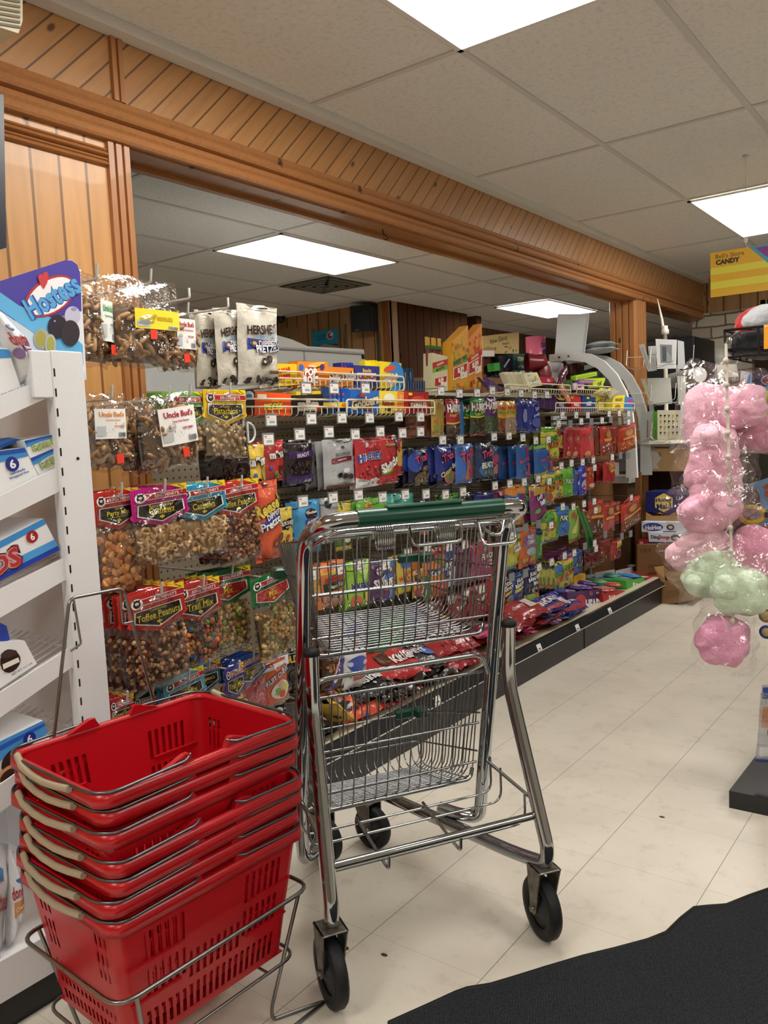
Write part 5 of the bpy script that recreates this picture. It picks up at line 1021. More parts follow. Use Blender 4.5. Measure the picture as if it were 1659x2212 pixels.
hang(1141, 1178, 1046, 1130, 'taffy bag, gold on top, purple and green below', '8a2f78', [('r', 0, .74, 1, 1, 'c8a02a')]+O2('Laffy', .42, .66, .13, 'eef0f8', '3a5a90', 18, .7, .05)+O2('Taffy', .56, .5, .14, 'eef0f8', '3a5a90', 14, .75, .05)+[('p', [(0, 0), (1, 0), (1, .35), (.4, .12), (0, .1)], '62b03a'), ('e', .25, .33, .15, .06, '62b03a')], n=1, roll=5, D=.05)
hang(1173, 1200, 1014, 1092, 'tall yellow sour candy bag with a blue corner', 'e0cc24', [('r', .1, .88, 1, 1, '3a9ad0')]+spk()+[('r', 0, 0, 1, .06, '4a98d0'), ('e', .4, .25, .2, .12, 'b8485c')], n=1)
hang(1197, 1215, 1008, 1076, 'narrow yellow sour candy bag with an orange top', 'e0cc24', [('r', 0, .9, 1, 1, 'd8502c')]+spk()+[('r', 0, 0, 1, .06, 'e0702c')], n=1)
hang(1208, 1240, 1010, 1074, 'plain bright green candy bag', '6abc38', O2('PUNCH', .6, .55, .13, 'e8ece0', '1c3a18', -4, .7, .04)+[('e', .6, .22, .16, .08, '8ad050')], n=2, dx=.05)
hang(1238, 1254, 1012, 1070, 'blue candy bag with a red streak', '2450b0', [('r', .1, .8, .7, .92, '5a7a8c'), ('p', [(.5, .5), (.8, .5), (.8, .8), (.6, .8)], 'b8303c'), ('t', 'air', .5, .5, .16, 'e8ecf4', 0, .7)], X=-1.96)
hang(1250, 1268, 1005, 1070, 'royal blue candy bag with a round top', '1f3fd0', [('t', 'NERDS', .55, .68, .13, 'f0f0f8', 4, .8, .04), ('e', .5, .35, .4, .16, 'c8c0d8'), ('s', 10, .1, .05, .9, .3, .05, ['5a5aa0', 'b05a6a'])], n=0)
# --- row four
hang(1168, 1206, 1104, 1172, 'green and yellow sour candy bag with black lettering', 'c8cc2c', [('e', .35, .85, .4, .16, '5ab040')]+spk()+[('r', 0, 0, 1, .08, '6aa8d8')], n=2, dx=.045)
hang(1199, 1232, 1096, 1158, 'blue and green punch candy bag', '4a9a3c', [('e', .5, .9, .5, .16, '2c78d0'), ('e', .5, .25, .48, .26, '2c74cc')]+O2('PUNCH', .5, .62, .16, 'e8eef4', '1a2a30', -6, .85, .05)+[('s', 8, .2, .1, .8, .4, .04, ['6ab0e8', '1c50a0'])], n=1)
hang(1228, 1253, 1096, 1170, 'lime and yellow candy bag with a red bottom edge', '8ac03c', [('p', [(.1, .3), (.4, .25), (.95, .8), (.7, .85)], 'd8d868'), ('e', .3, .8, .15, .1, 'c04a3a'), ('r', 0, 0, 1, .09, 'c8342c')], n=0, roll=3)
strap = lambda c: [('e', .5, .72, .3, .18, '8a4a20'), ('e', .5, .72, .2, .12, 'c8884a'), ('r', .1, .45, .95, .53, 'e0a030')]
hang(1258, 1276, 1100, 1150, 'dark orange clear candy bag behind the long green straws', '8a3018', strap(0), n=0, X=-1.97)
hang(1274, 1304, 1080, 1150, 'clear candy bag with a red top and round gold badge', 'b8301f', strap(0)+[('s', 14, .08, .05, .92, .4, .05, ['b8a090', 'd0beb0'])], bands=[(0, .42, '6a3c2a')], n=1)
hang(1302, 1330, 1086, 1150, 'clear candy bag of pink pieces with a red top', 'b8301f', strap(0), bands=[(0, .42, 'b84a4c')], n=0)
hang(1320, 1342, 1084, 1132, 'dark red candy bag between two gold-badged bags', '9a2a1c', strap(0), n=0, X=-1.97)
hang(1340, 1386, 1080, 1140, 'red topped bag of mixed colourful candy at the far right', 'c8321e', strap(0)+[('s', 24, .08, .05, .92, .4, .045, ['d8d8c8', '4a8ad0', '4aa04a', 'e8a030', 'c83a3a'])], bands=[(0, .42, '8a4a34'), (0, .05, 'c85a24')], n=1, roll=8)
hang(1262, 1300, 1160, 1226, 'clear dark red gummy bag below the green straws', '6a1c1e', [('s', 26, .05, .05, .95, .7, .05, ['8a2c2c', 'a84440', '4a1214'])], n=1)
hang(1292, 1320, 1165, 1208, 'small red and brown candy bag near the cardboard backing', '7a1f1a', [('s', 14, .1, .05, .9, .5, .06, ['b8b040', '4a8a3c', 'b83a2c', '2c50a0'])], n=1)
hang(1320, 1344, 1165, 1208, 'small red candy bag with a yellow label and bright pieces', 'a8281f', [('r', .35, .6, .95, .88, 'd8b83c'), ('s', 16, .1, .05, .9, .5, .06, ['d8c840', '4aa04a', 'd83a2c', '2c60b0', 'e8e0d8'])], n=0)
# long green candy straws
b = B(M('2f7a34', 'film')); 
for i in range(6):
    p, q = at(1247+i*3.2, 1100+i*2, x=-1.93+.004*i), at(1270+i*3.4, 1188, x=-1.93+.004*i); b.use(M(['2f7a34', '4a9a3c', '245f2c'][i % 3], 'film')); b.tube([p, (p+q)/2+V((.01, 0, -.002)), q], .005, 6)
tag(b.build('candy_straw_bundle'), 'bundle of long green candy straws hanging at a slant', 'candy')
# --- row five, behind the upper cart basket
hang(667, 692, 1225, 1310, 'yellow candy bag edge seen through the left of the upper basket', 'e0b820', [('r', 0, .85, 1, 1, 'd8682c'), ('t', 'Ra', .6, .15, .14, 'a83a1c', 0, .6), ('r', .1, .3, .9, .5, 'c8a030')], n=0, X=-1.9)
hang(686, 748, 1212, 1312, 'orange and red licorice bag with a dark green label', 'e87a28', [('p', [(0, .68), (1, .72), (1, .84), (.1, .86)], 'f0c030'), ('p', [(0, .55), (1, .58), (1, .72), (0, .7)], 'b8281c'), ('r', .12, .4, .95, .57, '24402a'), ('t', 'Darrell Lea', .55, .49, .09, 'f0ece0', 0, .75), ('r', .12, .06, .9, .36, 'c8987c'), ('s', 20, .15, .08, .88, .34, .03, ['7a4a4c', 'b85a60', '4a3a48', 'd8b0a8'])], n=1, D=.05)
hang(747, 802, 1212, 1314, 'lime green candy bag with navy lettering', '9ad82c', O2('MIKE&IKE', .5, .5, .12, '20308c', 'd8ecb0', 2, .75, .04)+[('p', [(.3, .9), (.6, .6), (.9, .95)], 'c8ec80'), ('e', .3, .18, .22, .12, 'd86a3a'), ('e', .7, .25, .15, .14, 'd8c838', 50), ('r', .05, 0, .5, .07, '2f7a34')], n=1, D=.05)
hang(797, 832, 1214, 1300, 'purple candy bag with white letters', '5a2a64', O2('SKIT', .55, .5, .18, 'f0ecf0', '2a1a34', 8, .8, .05)+[('e', .5, .78, .2, .1, 'e8e0ec')], n=0)
hang(822, 856, 1210, 1298, 'bright blue candy bag with an orange swirl', '3a8ad8', O2('SWEET', .5, .5, .16, 'f0f0f4', '6a2a5c', 10, .8, .05)+[('e', .4, .36, .4, .05, 'e0802c', 15), ('r', 0, .08, .4, .3, '6a2a74'), ('s', 8, .1, .65, .9, .95, .07, ['d8c840', '6a3a90', 'd84a6a'])], n=2, dx=.04)
hang(858, 892, 1198, 1282, 'yellow and blue candy bag with orange lettering', 'e8c41c', [('e', .5, .8, .4, .16, '2c64c8'), ('t', 'Now & Later', .5, .5, .12, 'd8402c', 18, .9, .05), ('r', .15, .12, .4, .2, '6ab03a'), ('s', 7, .1, .2, .9, .4, .05, ['c02c2c', '2c64c8'])], n=1)
hang(892, 918, 1230, 1290, 'golden candy bag with red bottom behind the green clip', 'c8902c', [('e', .5, .2, .45, .2, 'b8281f'), ('s', 8, .1, .5, .9, .9, .08, ['3a3024', 'e0b040'])], n=0)
hang(914, 964, 1186, 1292, 'orange fruit ring bag with a big red ring', 'e8862c', [('r', 0, .86, 1, 1, 'b8281f'), ('r', .0, .5, 1, .62, '24386c'), ('t', 'Gummies', .5, .56, .1, 'f0f0f4', 8, .85), ('e', .62, .22, .3, .16, 'd83a20'), ('e', .62, .22, .1, .055, 'e8a040'), ('p', [(0, 0), (.3, 0), (.1, .5), (0, .5)], '3a7a34'), ('s', 6, .2, .65, .9, .84, .08, ['d8b040', '4a8a3c'])], n=2, dx=.045, D=.05)
hang(950, 984, 1180, 1268, 'blue and white mint bag right of the fruit ring bag', '2a52a0', [('p', [(.2, .0), (.9, 0), (.9, .45), (.3, .5)], 'd0d8e4')]+O2('SAVERS', .5, .6, .15, 'f0f0f4', '14285c', 12, .85, .05)+[('e', .3, .3, .1, .06, '2a3a5c')], n=0)
hang(984, 1020, 1176, 1262, 'dark purple candy bag, left of the magenta ones', '5a1a48', [('s', 8, .1, .1, .9, .9, .07, ['7a2a5c', '3a1030'])], n=2)
hang(1014, 1040, 1172, 1256, 'magenta candy bag left of the one with white letters', '9a2458', [('p', [(.4, .75), (1, .6), (1, .95), (.5, .95)], 'c8402c'), ('s', 5, .1, .1, .9, .6, .08, ['b83a70'])], n=1)
hang(1036, 1066, 1168, 1252, 'magenta candy bag with stacked white letters', 'b02a6c', O2('FLAVORS', .52, .62, .13, 'f4f0f4', '6a1840', 0, .9, .03)+[('t', 'OF THE', .52, .48, .07, 'f0e4ec', 0, .5), ('t', 'FRUITS', .52, .36, .09, 'f0e4ec', 0, .7), ('e', .3, .82, .14, .07, '7ab84a')], n=1)
tw = lambda: [('t', 'Twizzlers', .5, .62, .13, 'e8e0e0', 8, .85, .04), ('s', 8, .05, .05, .95, .5, .05, ['8a1c20', 'c04a48', '7a1418'])]
hang(968, 1010, 1284, 1346, 'dark red licorice bag low behind the basket, left of three', '8c1a20', tw(), n=1, D=.05)
hang(1012, 1056, 1262, 1336, 'dark red licorice bag low behind the basket, middle of three', '94181f', tw(), n=1, D=.05)
hang(1052, 1096, 1240, 1340, 'dark red licorice bag right of the cart frame', '9a1c24', tw(), n=1, D=.05)
hang(905, 955, 1300, 1360, 'maroon pouch low behind the cart, hung beneath the fruit ring bags', '7a141c', tw(), n=1, D=.05)
hang(735, 790, 1330, 1400, 'white candy bag with blue print below the lime bag', 'd8dce4', [('e', .5, .6, .35, .2, '2c50b0'), ('s', 10, .1, .1, .9, .4, .06, ['b83a30', 'e8e8ee'])], n=1)
hang(808, 890, 1330, 1420, 'deep green candy bag seen through the upper basket floor', '2c8a34', [('t', 'SOUR', .5, .6, .14, 'e0ecd0', 6, .6), ('s', 14, .1, .1, .9, .5, .05, ['6ac04a', '1c5a24', 'd8c840'])], n=1, D=.05)
hang(888, 925, 1310, 1390, 'blue and white candy bag low behind the upper basket', '2c4c9c', [('e', .5, .5, .4, .2, 'c8d0e0'), ('s', 8, .1, .1, .9, .4, .06, ['d83a30', 'e8a030'])], n=1)
hang(690, 736, 1330, 1408, 'tan and pink candy bag low at the left of the upper basket', 'b8947c', [('s', 26, .05, .05, .95, .9, .04, ['c84a4a', '7a4a3c', 'e0c0b0', '4a3a30'])], n=1)
# --- row five and six, right of the cart
hang(1084, 1098, 1144, 1222, 'lime organic candy bag edge behind its front copy', 'c8cc2c', [('e', .6, .4, .4, .12, 'd88a2c')], X=-1.97)
hang(1093, 1128, 1142, 1230, 'lime yellow organic candy bag with blue top and bottom', 'cfd42c', [('r', 0, .86, 1, 1, '6a98cc'), ('r', 0, 0, 1, .1, '6aa4d8'), ('t', 'ORGANIC', .55, .70, .08, '28301c', 4, .8, .03)]+O2('SOUR', .5, .58, .08, 'f4f4ec', '28301c', 6, .5, .05)+O2('Heads', .55, .48, .09, 'f4f4ec', '28301c', 8, .6, .05)+[('e', .72, .26, .12, .07, 'd8603a'), ('e', .2, .52, .12, .06, 'e0923a')], n=0, D=.04)
hang(1118, 1161, 1136, 1223, 'orange fruit chew bag with a purple starburst', 'd8642a', [('p', [(.15, .75), (.4, .80), (.5, .9), (.6, .80), (.9, .78), (.82, .62), (.92, .5), (.6, .48), (.5, .42), (.35, .5), (.1, .52), (.22, .64)], '8a6a9c'), ('t', 'FRUIT', .5, .72, .1, 'e8e4f0', 0, .7, .03), ('t', 'CHEWS', .5, .6, .1, 'e8e4f0', 0, .75, .03), ('e', .55, .36, .28, .1, 'a8c0d0'), ('s', 12, .1, .05, .9, .3, .06, ['d88a3a', '8ab04a', 'c8a040'])], n=1, D=.045)
hang(1158, 1174, 1142, 1208, 'narrow green and navy candy bag', '4a9a3c', [('r', 0, .82, 1, 1, '1f2a74'), ('t', 'RANCHER', .5, .55, .13, 'c0d8b0', 80, .8)], n=0)
jr = lambda: O2('JOLLY', .5, .80, .12, 'f4f4f4', '14141c', 8, .85, .06)+O2('RANCHER', .55, .68, .09, 'f4f4f4', '14141c', 8, .85, .05)
hang(1084, 1109, 1244, 1322, 'black and green fruit candy bag with a gold band beside the cart', '1c2230', jr()+[('p', [(.1, .46), (1, .54), (1, .62), (.1, .55)], 'e0b830'), ('e', .5, .35, .3, .12, '4a8ac8'), ('r', 0, 0, 1, .28, '8aa83a'), ('s', 6, .1, .25, .9, .45, .06, ['c84a3a', '6ab03a'])], n=1)
hang(1108, 1131, 1236, 1314, 'blue fruit candy bag with a yellow band', '1f4aa0', jr()+[('p', [(.1, .46), (1, .54), (1, .62), (.1, .55)], 'e0d030'), ('s', 10, .1, .1, .9, .42, .05, ['2c7ac8', '6a5a4a', '1c3a80'])], n=1)
hang(1131, 1163, 1222, 1304, 'navy and lime bites candy bag', '1c2460', jr()+[('t', 'Bites', .55, .56, .1, 'f4f4f4', 10, .6, .04), ('r', 0, 0, 1, .28, 'a8d030'), ('s', 10, .1, .2, .95, .42, .06, ['c84a3a', '6ab03a', 'b8b0a0'])], n=1, D=.045)
for i, (l, r, w_) in enumerate(((1162, 1171, 'first'), (1170, 1180, 'second'), (1179, 1189, 'third'), (1187, 1199, 'fourth'))):
    hang(l, r, 1212, 1280, w_+' of the narrow yellow and black bags fanned on one peg', 'b8b428', [('s', 6, .1, .1, .9, .6, .07, ['3a8a3c', 'c8402c']), ('p', [(0, .75), (1, .7), (1, 1), (0, 1)], '18180f')], bands=[(0, .14, '1a1a12')], D=.03)
hang(1196, 1219, 1214, 1285, 'yellow sour candy bag with a blue patch, turned half away', 'd8d028', [('e', .4, .8, .4, .16, '3a78c8')]+spk('KIDS'), n=0, roll=3)
hang(1216, 1239, 1198, 1268, 'bright yellow sour candy bag with a green word over the purple box', 'e4d024', [('r', 0, .88, 1, 1, 'b0409a')]+spk('PATCH'), n=1, roll=3)
hang(1237, 1261, 1188, 1242, 'deep blue candy bag above the small yellow carton', '1f4a9c', [('e', .6, .5, .35, .3, '2f4a5c'), ('s', 5, .2, .3, .9, .8, .07, ['8aa0b8'])], n=2, dx=.045)
hang(1176, 1230, 1186, 1212, 'purple and yellow bag top lying behind the low pegs', 'a02a80', [('t', 'fun', .5, .5, .3, 'f0d840', 0, .6)], X=-2.05)
hang(700, 748, 1415, 1492, 'brown bag with slanted white and blue letters between the cart tiers', '4a2c1c', [('p', [(.1, .1), (.4, .0), (.95, .95), (.62, 1.0)], 'c8342c'), ('p', [(.14, .1), (.37, .02), (.90, .93), (.63, .98)], 'f0f0f0'), ('t', 'SNICKERS', .5, .5, .2, '20309c', 58, 1.5, .05), ('t', 'bites', .78, .22, .1, 'f0e8d8', 60, .5), ('s', 8, .02, .5, .4, .95, .06, ['a8743c', '7a4a24'])], X=-1.84, n=1, D=.05, roll=-6)
hang(744, 796, 1398, 1484, 'white gummy bag with a round blue emblem between the cart tiers', 'd4d6dc', [('e', .5, .62, .4, .2, '2448b4'), ('e', .2, .62, .1, .06, 'c8d0e8'), ('e', .8, .62, .1, .06, 'c8d0e8'), ('p', [(.3, .2), (.8, .26), (.85, .42), (.3, .38)], 'b83a34'), ('e', .2, .3, .05, .03, '5ab84a')], X=-1.86, D=.04, roll=-6)
hang(560, 622, 1432, 1528, 'orange fruit chew bag with a round cluster of fruit beside the baskets', 'e0642c', O2('FRUIT CHEWS', .5, .72, .1, 'f0f0f4', '24408c', 14, .95, .03)+[('e', .55, .38, .34, .2, 'f0ece4'), ('e', .4, .36, .12, .09, '8ab83a'), ('e', .68, .4, .12, .09, 'e8d83a'), ('e', .55, .28, .12, .08, 'd83a2c'), ('e', .55, .5, .12, .07, 'f0b8a0'), ('r', .05, .9, .95, .97, 'e8e8ec')], bands=[(0, .14, 'b8a890')], X=-1.84, D=.05, n=1, roll=5)
hang(552, 600, 1418, 1480, 'blue and white candy bag behind the orange fruit chews', '3a78c8', [('p', [(0, .3), (1, .6), (1, .75), (0, .45)], 'e8ecf4')], X=-1.92)
hang(600, 655, 1402, 1500, 'black candy bag with big gold letters', '17161a', [('t', 'GOLDEN', .5, .80, .16, 'd8a424', 0, 1.2, .05), ('e', .55, .42, .2, .13, '3a3024'), ('e', .55, .42, .14, .09, '17161a'), ('s', 8, .2, .05, .9, .25, .05, ['6a5020'])], X=-1.9, D=.05)
# ================================================================== CARTONS IN WIRE BOX RACKS
def carton(q, label, col, ops, x=-1.93, dep=.05, top=None, grp=None): return pbox('candy_box', q, ('x', x), dep, label, 'candy box', col, ops, 'card', grp, top)
XU = -2.0
carton([(598, 785), (641, 786), (642, 832), (598, 834)], 'yellow candy carton with red letters left of the orange one, upper wire rack', 'f0c81c', [('t', 'SUGAR', .35, .7, .22, 'd8281c', 8, .7, .05), ('t', 'BABIES', .35, .4, .22, 'd8281c', 8, .7, .05), ('e', .8, .3, .12, .12, 'b87a2c')], XU, top='e8d8a8')
carton([(642, 780), (708, 782), (708, 834), (642, 836)], 'orange lollipop carton with white letters in the upper wire rack', 'f08a28', [('p', [(0, .3), (.4, .9), (.7, 1), (1, 1), (.5, .7), (.2, 0), (0, 0)], 'f8c048'), ('e', .12, .75, .08, .13, '2a6cc8'), ('e', .8, .78, .08, .13, '5a2a6c'), ('e', .42, .4, .24, .4, 'c83a1c')]+OUT('POP', .42, .58, .26, 'f8f8f4', '8a2010', 0, .4, .06)+OUT('ROPS', .42, .28, .26, 'f8f8f4', '8a2010', 0, .45, .06)+[('t', 'Tootsie', .45, .82, .1, 'f8f0e8', 0, .3)], XU, top='f0d8b0')
carton([(708, 792), (766, 795), (766, 836), (708, 836)], 'orange caramel carton with slanting white and black letters', 'ee8a20', OUT('Milk Duds', .55, .5, .34, 'f4f0ec', '2a1a10', 8, .95, .05), XU, top='f0e0c8')
for i in range(4): carton([(736+i*7, 783), (742+i*7, 784), (743+i*7, 834), (737+i*7, 834)], ['leftmost', 'second', 'third', 'fourth'][i]+' navy carton edge standing behind the navy nut-chocolate carton', '2a2f8c', [('e', .5, .8, .3, .06, 'b83a30')], XU-.03, .04, grp='navy cartons in the upper wire rack')
carton([(764, 789), (820, 792), (820, 835), (764, 836)], 'navy crunch candy carton in the upper wire rack', '2c3590', [('t', 'Buncha', .5, .78, .18, 'e8c040', 0, .5, .04), ('r', .12, .3, .85, .66, 'ece8ec'), ('t', 'CRUNCH', .5, .48, .26, 'b02430', 0, .66, .05), ('s', 10, .05, .05, .95, .95, .05, ['5a3a2c', '3a2a6a'])], XU, top='e8eef4')
for i in range(3): carton([(788+i*9, 778), (797+i*9, 779), (798+i*9, 800), (789+i*9, 800)], ['leftmost', 'middle', 'rightmost'][i]+' yellow carton edge behind the yellow fish candy carton', 'f0dc28', [], XU-.05, .03, grp='yellow cartons behind the fish candy carton')
carton([(820, 780), (867, 785), (867, 838), (820, 838)], 'yellow fish candy carton with a blue disc at the right end of the upper rack', 'f4dc20', [('e', .7, .45, .42, .6, '2c8ad0'), ('e', .45, .75, .28, .12, 'e0503a', 12), ('e', .42, .3, .36, .28, 'f4dc20')]+OUT('Swedish', .48, .42, .2, 'f4f0f0', 'd03020', 10, .7, .05)+OUT('Fish', .52, .22, .2, 'f4f0f0', 'd03020', 10, .5, .05), XU, top='f8f0b0')
# lower rack
XL = -1.93
carton([(526, 842), (548, 842), (550, 890), (528, 892)], 'dark cookie-candy carton with a white and blue splash, leftmost in the lower rack', '241c20', [('e', .5, .75, .5, .2, 'c8d8e8'), ('e', .5, .72, .3, .1, '3a7ac0'), ('e', .5, .3, .4, .2, '2c2428')], XL)
carton([(551, 846), (629, 850), (628, 898), (550, 896)], 'orange peanut-butter candy carton in the lower wire rack', 'ee5a1c', OUT('PIECES', .5, .38, .26, 'f0d82c', '3a2010', 4, .7, .05)+[('r', .05, .7, .3, .9, 'e8d8c8'), ('t', 'crunchy', .55, .62, .14, 'f4c02c', 0, .4)], XL, top='f4a060')
carton([(629, 855), (698, 851), (698, 897), (629, 897)], 'black candy carton with big white letters in the lower wire rack', '2a1f1c', OUT('m&m', .52, .5, .5, 'e8e0d8', '120c0a', 0, .85, .09)+[('e', .85, .3, .07, .12, 'a8382c')], XL, top='5a4a44')
carton([(640, 846), (693, 844), (702, 858), (702, 866), (640, 866)][:2]+[(702, 866), (640, 866)], 'yellow letter carton lying behind the black carton', 'f0d028', [('t', 'DOTS', .6, .5, .4, '2a2418', -10, .5, .05)], XL-.06)
carton([(699, 870), (757, 868), (757, 880), (699, 882)], 'thin yellow carton lying on its side in the lower rack', 'f4c824', [('t', 'SUGAR', .35, .5, .5, 'f4f0e0', 0, .4, .05), ('e', .75, .5, .1, .3, 'e07a2c')], XL-.01)
for i in range(5): carton([(710+i*9, 836+i*1), (717+i*9, 838), (718+i*9, 892), (711+i*9, 892)], ['leftmost', 'second', 'third', 'fourth', 'fifth'][i]+' blue carton edge in the row left of the blue peanut carton', '1f50a8', [('e', .5, .75, .3, .06, 'd05040'), ('r', .3, .2, .7, .6, '5a8ad0')], XL-.02-.004*i, .035, grp='blue cartons filed on edge')
carton([(757, 842), (819, 844), (819, 893), (757, 893)], 'blue peanut candy carton with cream script in the lower rack', '2c6cc8', OUT('Goobers', .5, .5, .4, 'f0e0c0', '2a1c14', 10, .9, .05)+[('e', .38, .8, .1, .1, 'c83a30'), ('e', .6, .22, .16, .12, '8a5a30')], XL, top='8ab4e8')
carton([(819, 844), (858, 845), (858, 893), (819, 893)], 'yellow raisin candy carton right of the blue one', 'f4d83c', [('e', .55, .7, .3, .2, 'f4f0d8'), ('t', 'Raisinets', .5, .45, .2, 'a8382c', 0, .9, .04), ('e', .5, .2, .2, .1, '4a3020')], XL, top='f8e898')
carton([(858, 845), (873, 846), (873, 893), (858, 893)], 'narrow orange carton between the yellow and dark red cartons', 'ee9038', [('t', 'SAUCE', .5, .7, .2, 'f4d8b0', 80, .5)], XL)
carton([(874, 845), (926, 847), (926, 893), (874, 893)], 'dark red cinnamon candy carton at the right end of the lower rack', '9a1c1c', [('r', 0, 0, .12, 1, 'c8281c'), ('r', .15, .82, .3, .94, 'f0d028'), ('e', .55, .6, .3, .2, 'd8502c'), ('s', 8, .5, .6, .95, .95, .06, ['c83a3a']), ('r', .2, .3, .95, .48, 'd83a1c')]+OUT('TAMALES', .55, .38, .2, 'f4f0ec', '4a1010', 2, .75, .04), XL, top='c83a34')
# wire racks
WCR = M('e0d8bc', 'paint')
def wrack(label, x, l, r, ztop, zmid, zlow, gap=None, long=.28):
    """front fence of two rails with hooked fingers under them, plus side arms back to the board; l,r,.. in pixels on plane x"""
    A_ = lambda px, py: at(px, py, x=x)
    y0, y1 = A_(l, ztop[0]).y, A_(r, ztop[1]).y; z1 = (A_(l, ztop[0]).z+A_(r, ztop[1]).z)/2; z2 = (A_(l, zmid[0]).z+A_(r, zmid[1]).z)/2; z3 = (A_(l, zlow[0]).z+A_(r, zlow[1]).z)/2
    t = empty('wire_box_rack', (x, (y0+y1)/2, z3), 0, label, 'wire rack'); T = Matrix.Translation(-V((x, (y0+y1)/2, z3)))
    b = B(WCR); b.T = T; b.tube(rnd([(x-.12, y0, z3), (x, y0, z3), (x, y0, z1), (x, y1, z1), (x, y1, z3), (x-.12, y1, z3)], .015), .0036, 6); b.tube([(x, y0, z2), (x, y1, z2)], .0032, 6)
    b.build('fence', t)
    b = B(WCR); b.T = T; n = int((y1-y0)/.03)
    for i in range(1, n): y = y0+(y1-y0)*i/n; b.tube(rnd([(x, y, z2), (x, y, z3), (x-.02, y, z3-.006), (-2.19, y, z3-.01)], .008, 3), .0019, 5)
    b.build('floor_wires', t)
    b = B(WCR); b.T = T
    for y in (y0+.002, y1-.002): b.tube([(x, y, z3), (-2.19, y, z3)], .0036, 6)
    b.build('side_arms', t)
wrack('cream wire rack holding the upper row of candy cartons, its left half', XU+.01, 560, 655, (800, 804), (816, 818), (838, 838))
wrack('cream wire rack holding the upper row of candy cartons, its right half', XU+.01, 678, 872, (806, 812), (820, 824), (840, 840))
wrack('cream wire rack holding the lower row of candy cartons, its left half', XL+.01, 528, 730, (862, 863), (878, 879), (896, 896))
wrack('cream wire rack holding the lower row of candy cartons, its right half', XL+.01, 748, 938, (864, 865), (881, 880), (896, 894))
# tag clips on the lower rack
for i, (px, py) in enumerate(((586, 907), (673, 904), (739, 902), (799, 902), (862, 899), (909, 900), (662, 838), (722, 838), (790, 838))):
    o = copy_tree(tagproto[0]); o.location = at(px, py, x=-1.885); o['label'] = ['first', 'second', 'third', 'fourth', 'fifth', 'sixth', 'leftmost', 'middle', 'rightmost'][i]+(' from the left of the price tags under the lower carton rack' if i < 6 else ' price tag of the three under the upper carton rack'); o['category'] = 'price tag'; o['group'] = 'price tags under the carton racks'
# far wire racks
XF = -1.95
for i in range(4): carton([(1089+i*10, 806), (1097+i*10, 803), (1113+i*10, 840), (1105+i*10, 843)], ['leftmost', 'second', 'third', 'fourth'][i]+' of the thin cream cartons leaning left of the blue dotted one', 'e4dfc0', [('r', .1, .1, .9, .9, 'cfc9a8')], XF-.02, .03, grp='thin cream cartons leaning in the far rack')
carton([(1130, 806), (1160, 804), (1172, 832), (1142, 838)], 'cream carton with blue and yellow dots leaning in the far wire rack', 'ece8c4', [('s', 12, .2, .3, .9, .9, .08, ['6a9ad0', 'e0c860']), ('t', 'candy', .55, .45, .2, '8aa8cc', 0, .7)], XF)
carton([(1165, 814), (1198, 816), (1198, 828), (1165, 828)], 'dark pink carton lying between cream carton and twisted wrapper', 'b82444', [('t', 'Mike', .6, .5, .5, 'f0e0e4', 0, .4)], XF-.02)
for i in range(3): carton([(1176+i*10, 834), (1182+i*10, 832), (1214+i*8, 868), (1208+i*8, 868)], ['leftmost', 'middle', 'rightmost'][i]+' slanted black candy bar box edge in the far rack', '1f1a14', [('r', .2, .2, .8, .4, 'b09a6a')], XF-.01, .03, grp='slanted black bar boxes')
carton([(1203, 826), (1215, 825), (1236, 868), (1226, 868)], 'slanted salmon-coloured candy bar box beside the black ones', 'd88a6c', [('s', 6, .2, .1, .8, .9, .08, ['c8504a', 'f0e0d0'])], XF, .03)
carton([(1162, 852), (1225, 858), (1224, 890), (1160, 880)], 'purple candy cartons\' front one in the far wire rack', '3c1a50', [('r', .68, .75, .9, .9, 'c8b03a'), ('t', 'MIKE', .8, .45, .3, 'c8b8d8', 0, .3, .04), ('r', .2, 0, .215, 1, '6a4a80'), ('r', .4, 0, .415, 1, '6a4a80'), ('r', .58, 0, .595, 1, '6a4a80')], XF-.01, .05)
carton([(1232, 856), (1254, 857), (1257, 888), (1236, 886)], 'red candy carton between the purple and dark blue ones', 'c82c34', [('t', 'MIKE', .5, .45, .3, 'f4f0f0', 0, .8, .04), ('r', .05, .85, .25, .98, 'e8c838'), ('e', .5, .15, .2, .1, '2a1a1a')], XF)
carton([(1258, 855), (1287, 858), (1284, 888), (1258, 887)], 'dark blue candy carton with white letters in the far rack', '1c4488', [('t', 'MIKE', .5, .5, .28, 'f4f4f8', 4, .8, .04), ('r', .3, .82, .5, .96, 'e8c838')], XF)
carton([(1274, 851), (1307, 853), (1305, 886), (1290, 886)], 'yellow carton behind the tilted yellow ones in the far rack', 'd8c040', [('t', 'DOTS', .5, .5, .3, '5a5a58', 10, .8)], XF-.02)
carton([(1309, 848), (1325, 838), (1341, 846), (1318, 862)], 'tilted grey-sided yellow carton resting atop the far cartons', 'a8a48a', [('r', .1, .2, .9, .8, 'bcb89c')], XF+.01, .03, top='e8d838')
carton([(1290, 850), (1307, 838), (1322, 843), (1306, 858)], 'second tilted grey-sided yellow carton left of the first', 'a8a48a', [('r', .1, .2, .9, .8, 'b4b096')], XF-.01, .03, top='e8d838')
carton([(1325, 855), (1350, 853), (1347, 888), (1322, 887)], 'yellow carton with brown nugget picture at the far rack', 'ecd83c', [('t', 'NUGGETS', .5, .72, .2, '5a6a4a', 0, .85), ('e', .45, .25, .25, .15, 'b8742c')], XF)
carton([(1350, 857), (1368, 858), (1366, 888), (1348, 887)], 'small blue and magenta carton at the far right end of the rack', '3a80c8', [('p', [(.3, .5), (.9, .55), (.9, .9), (.4, .8)], 'b83a90')], XF)
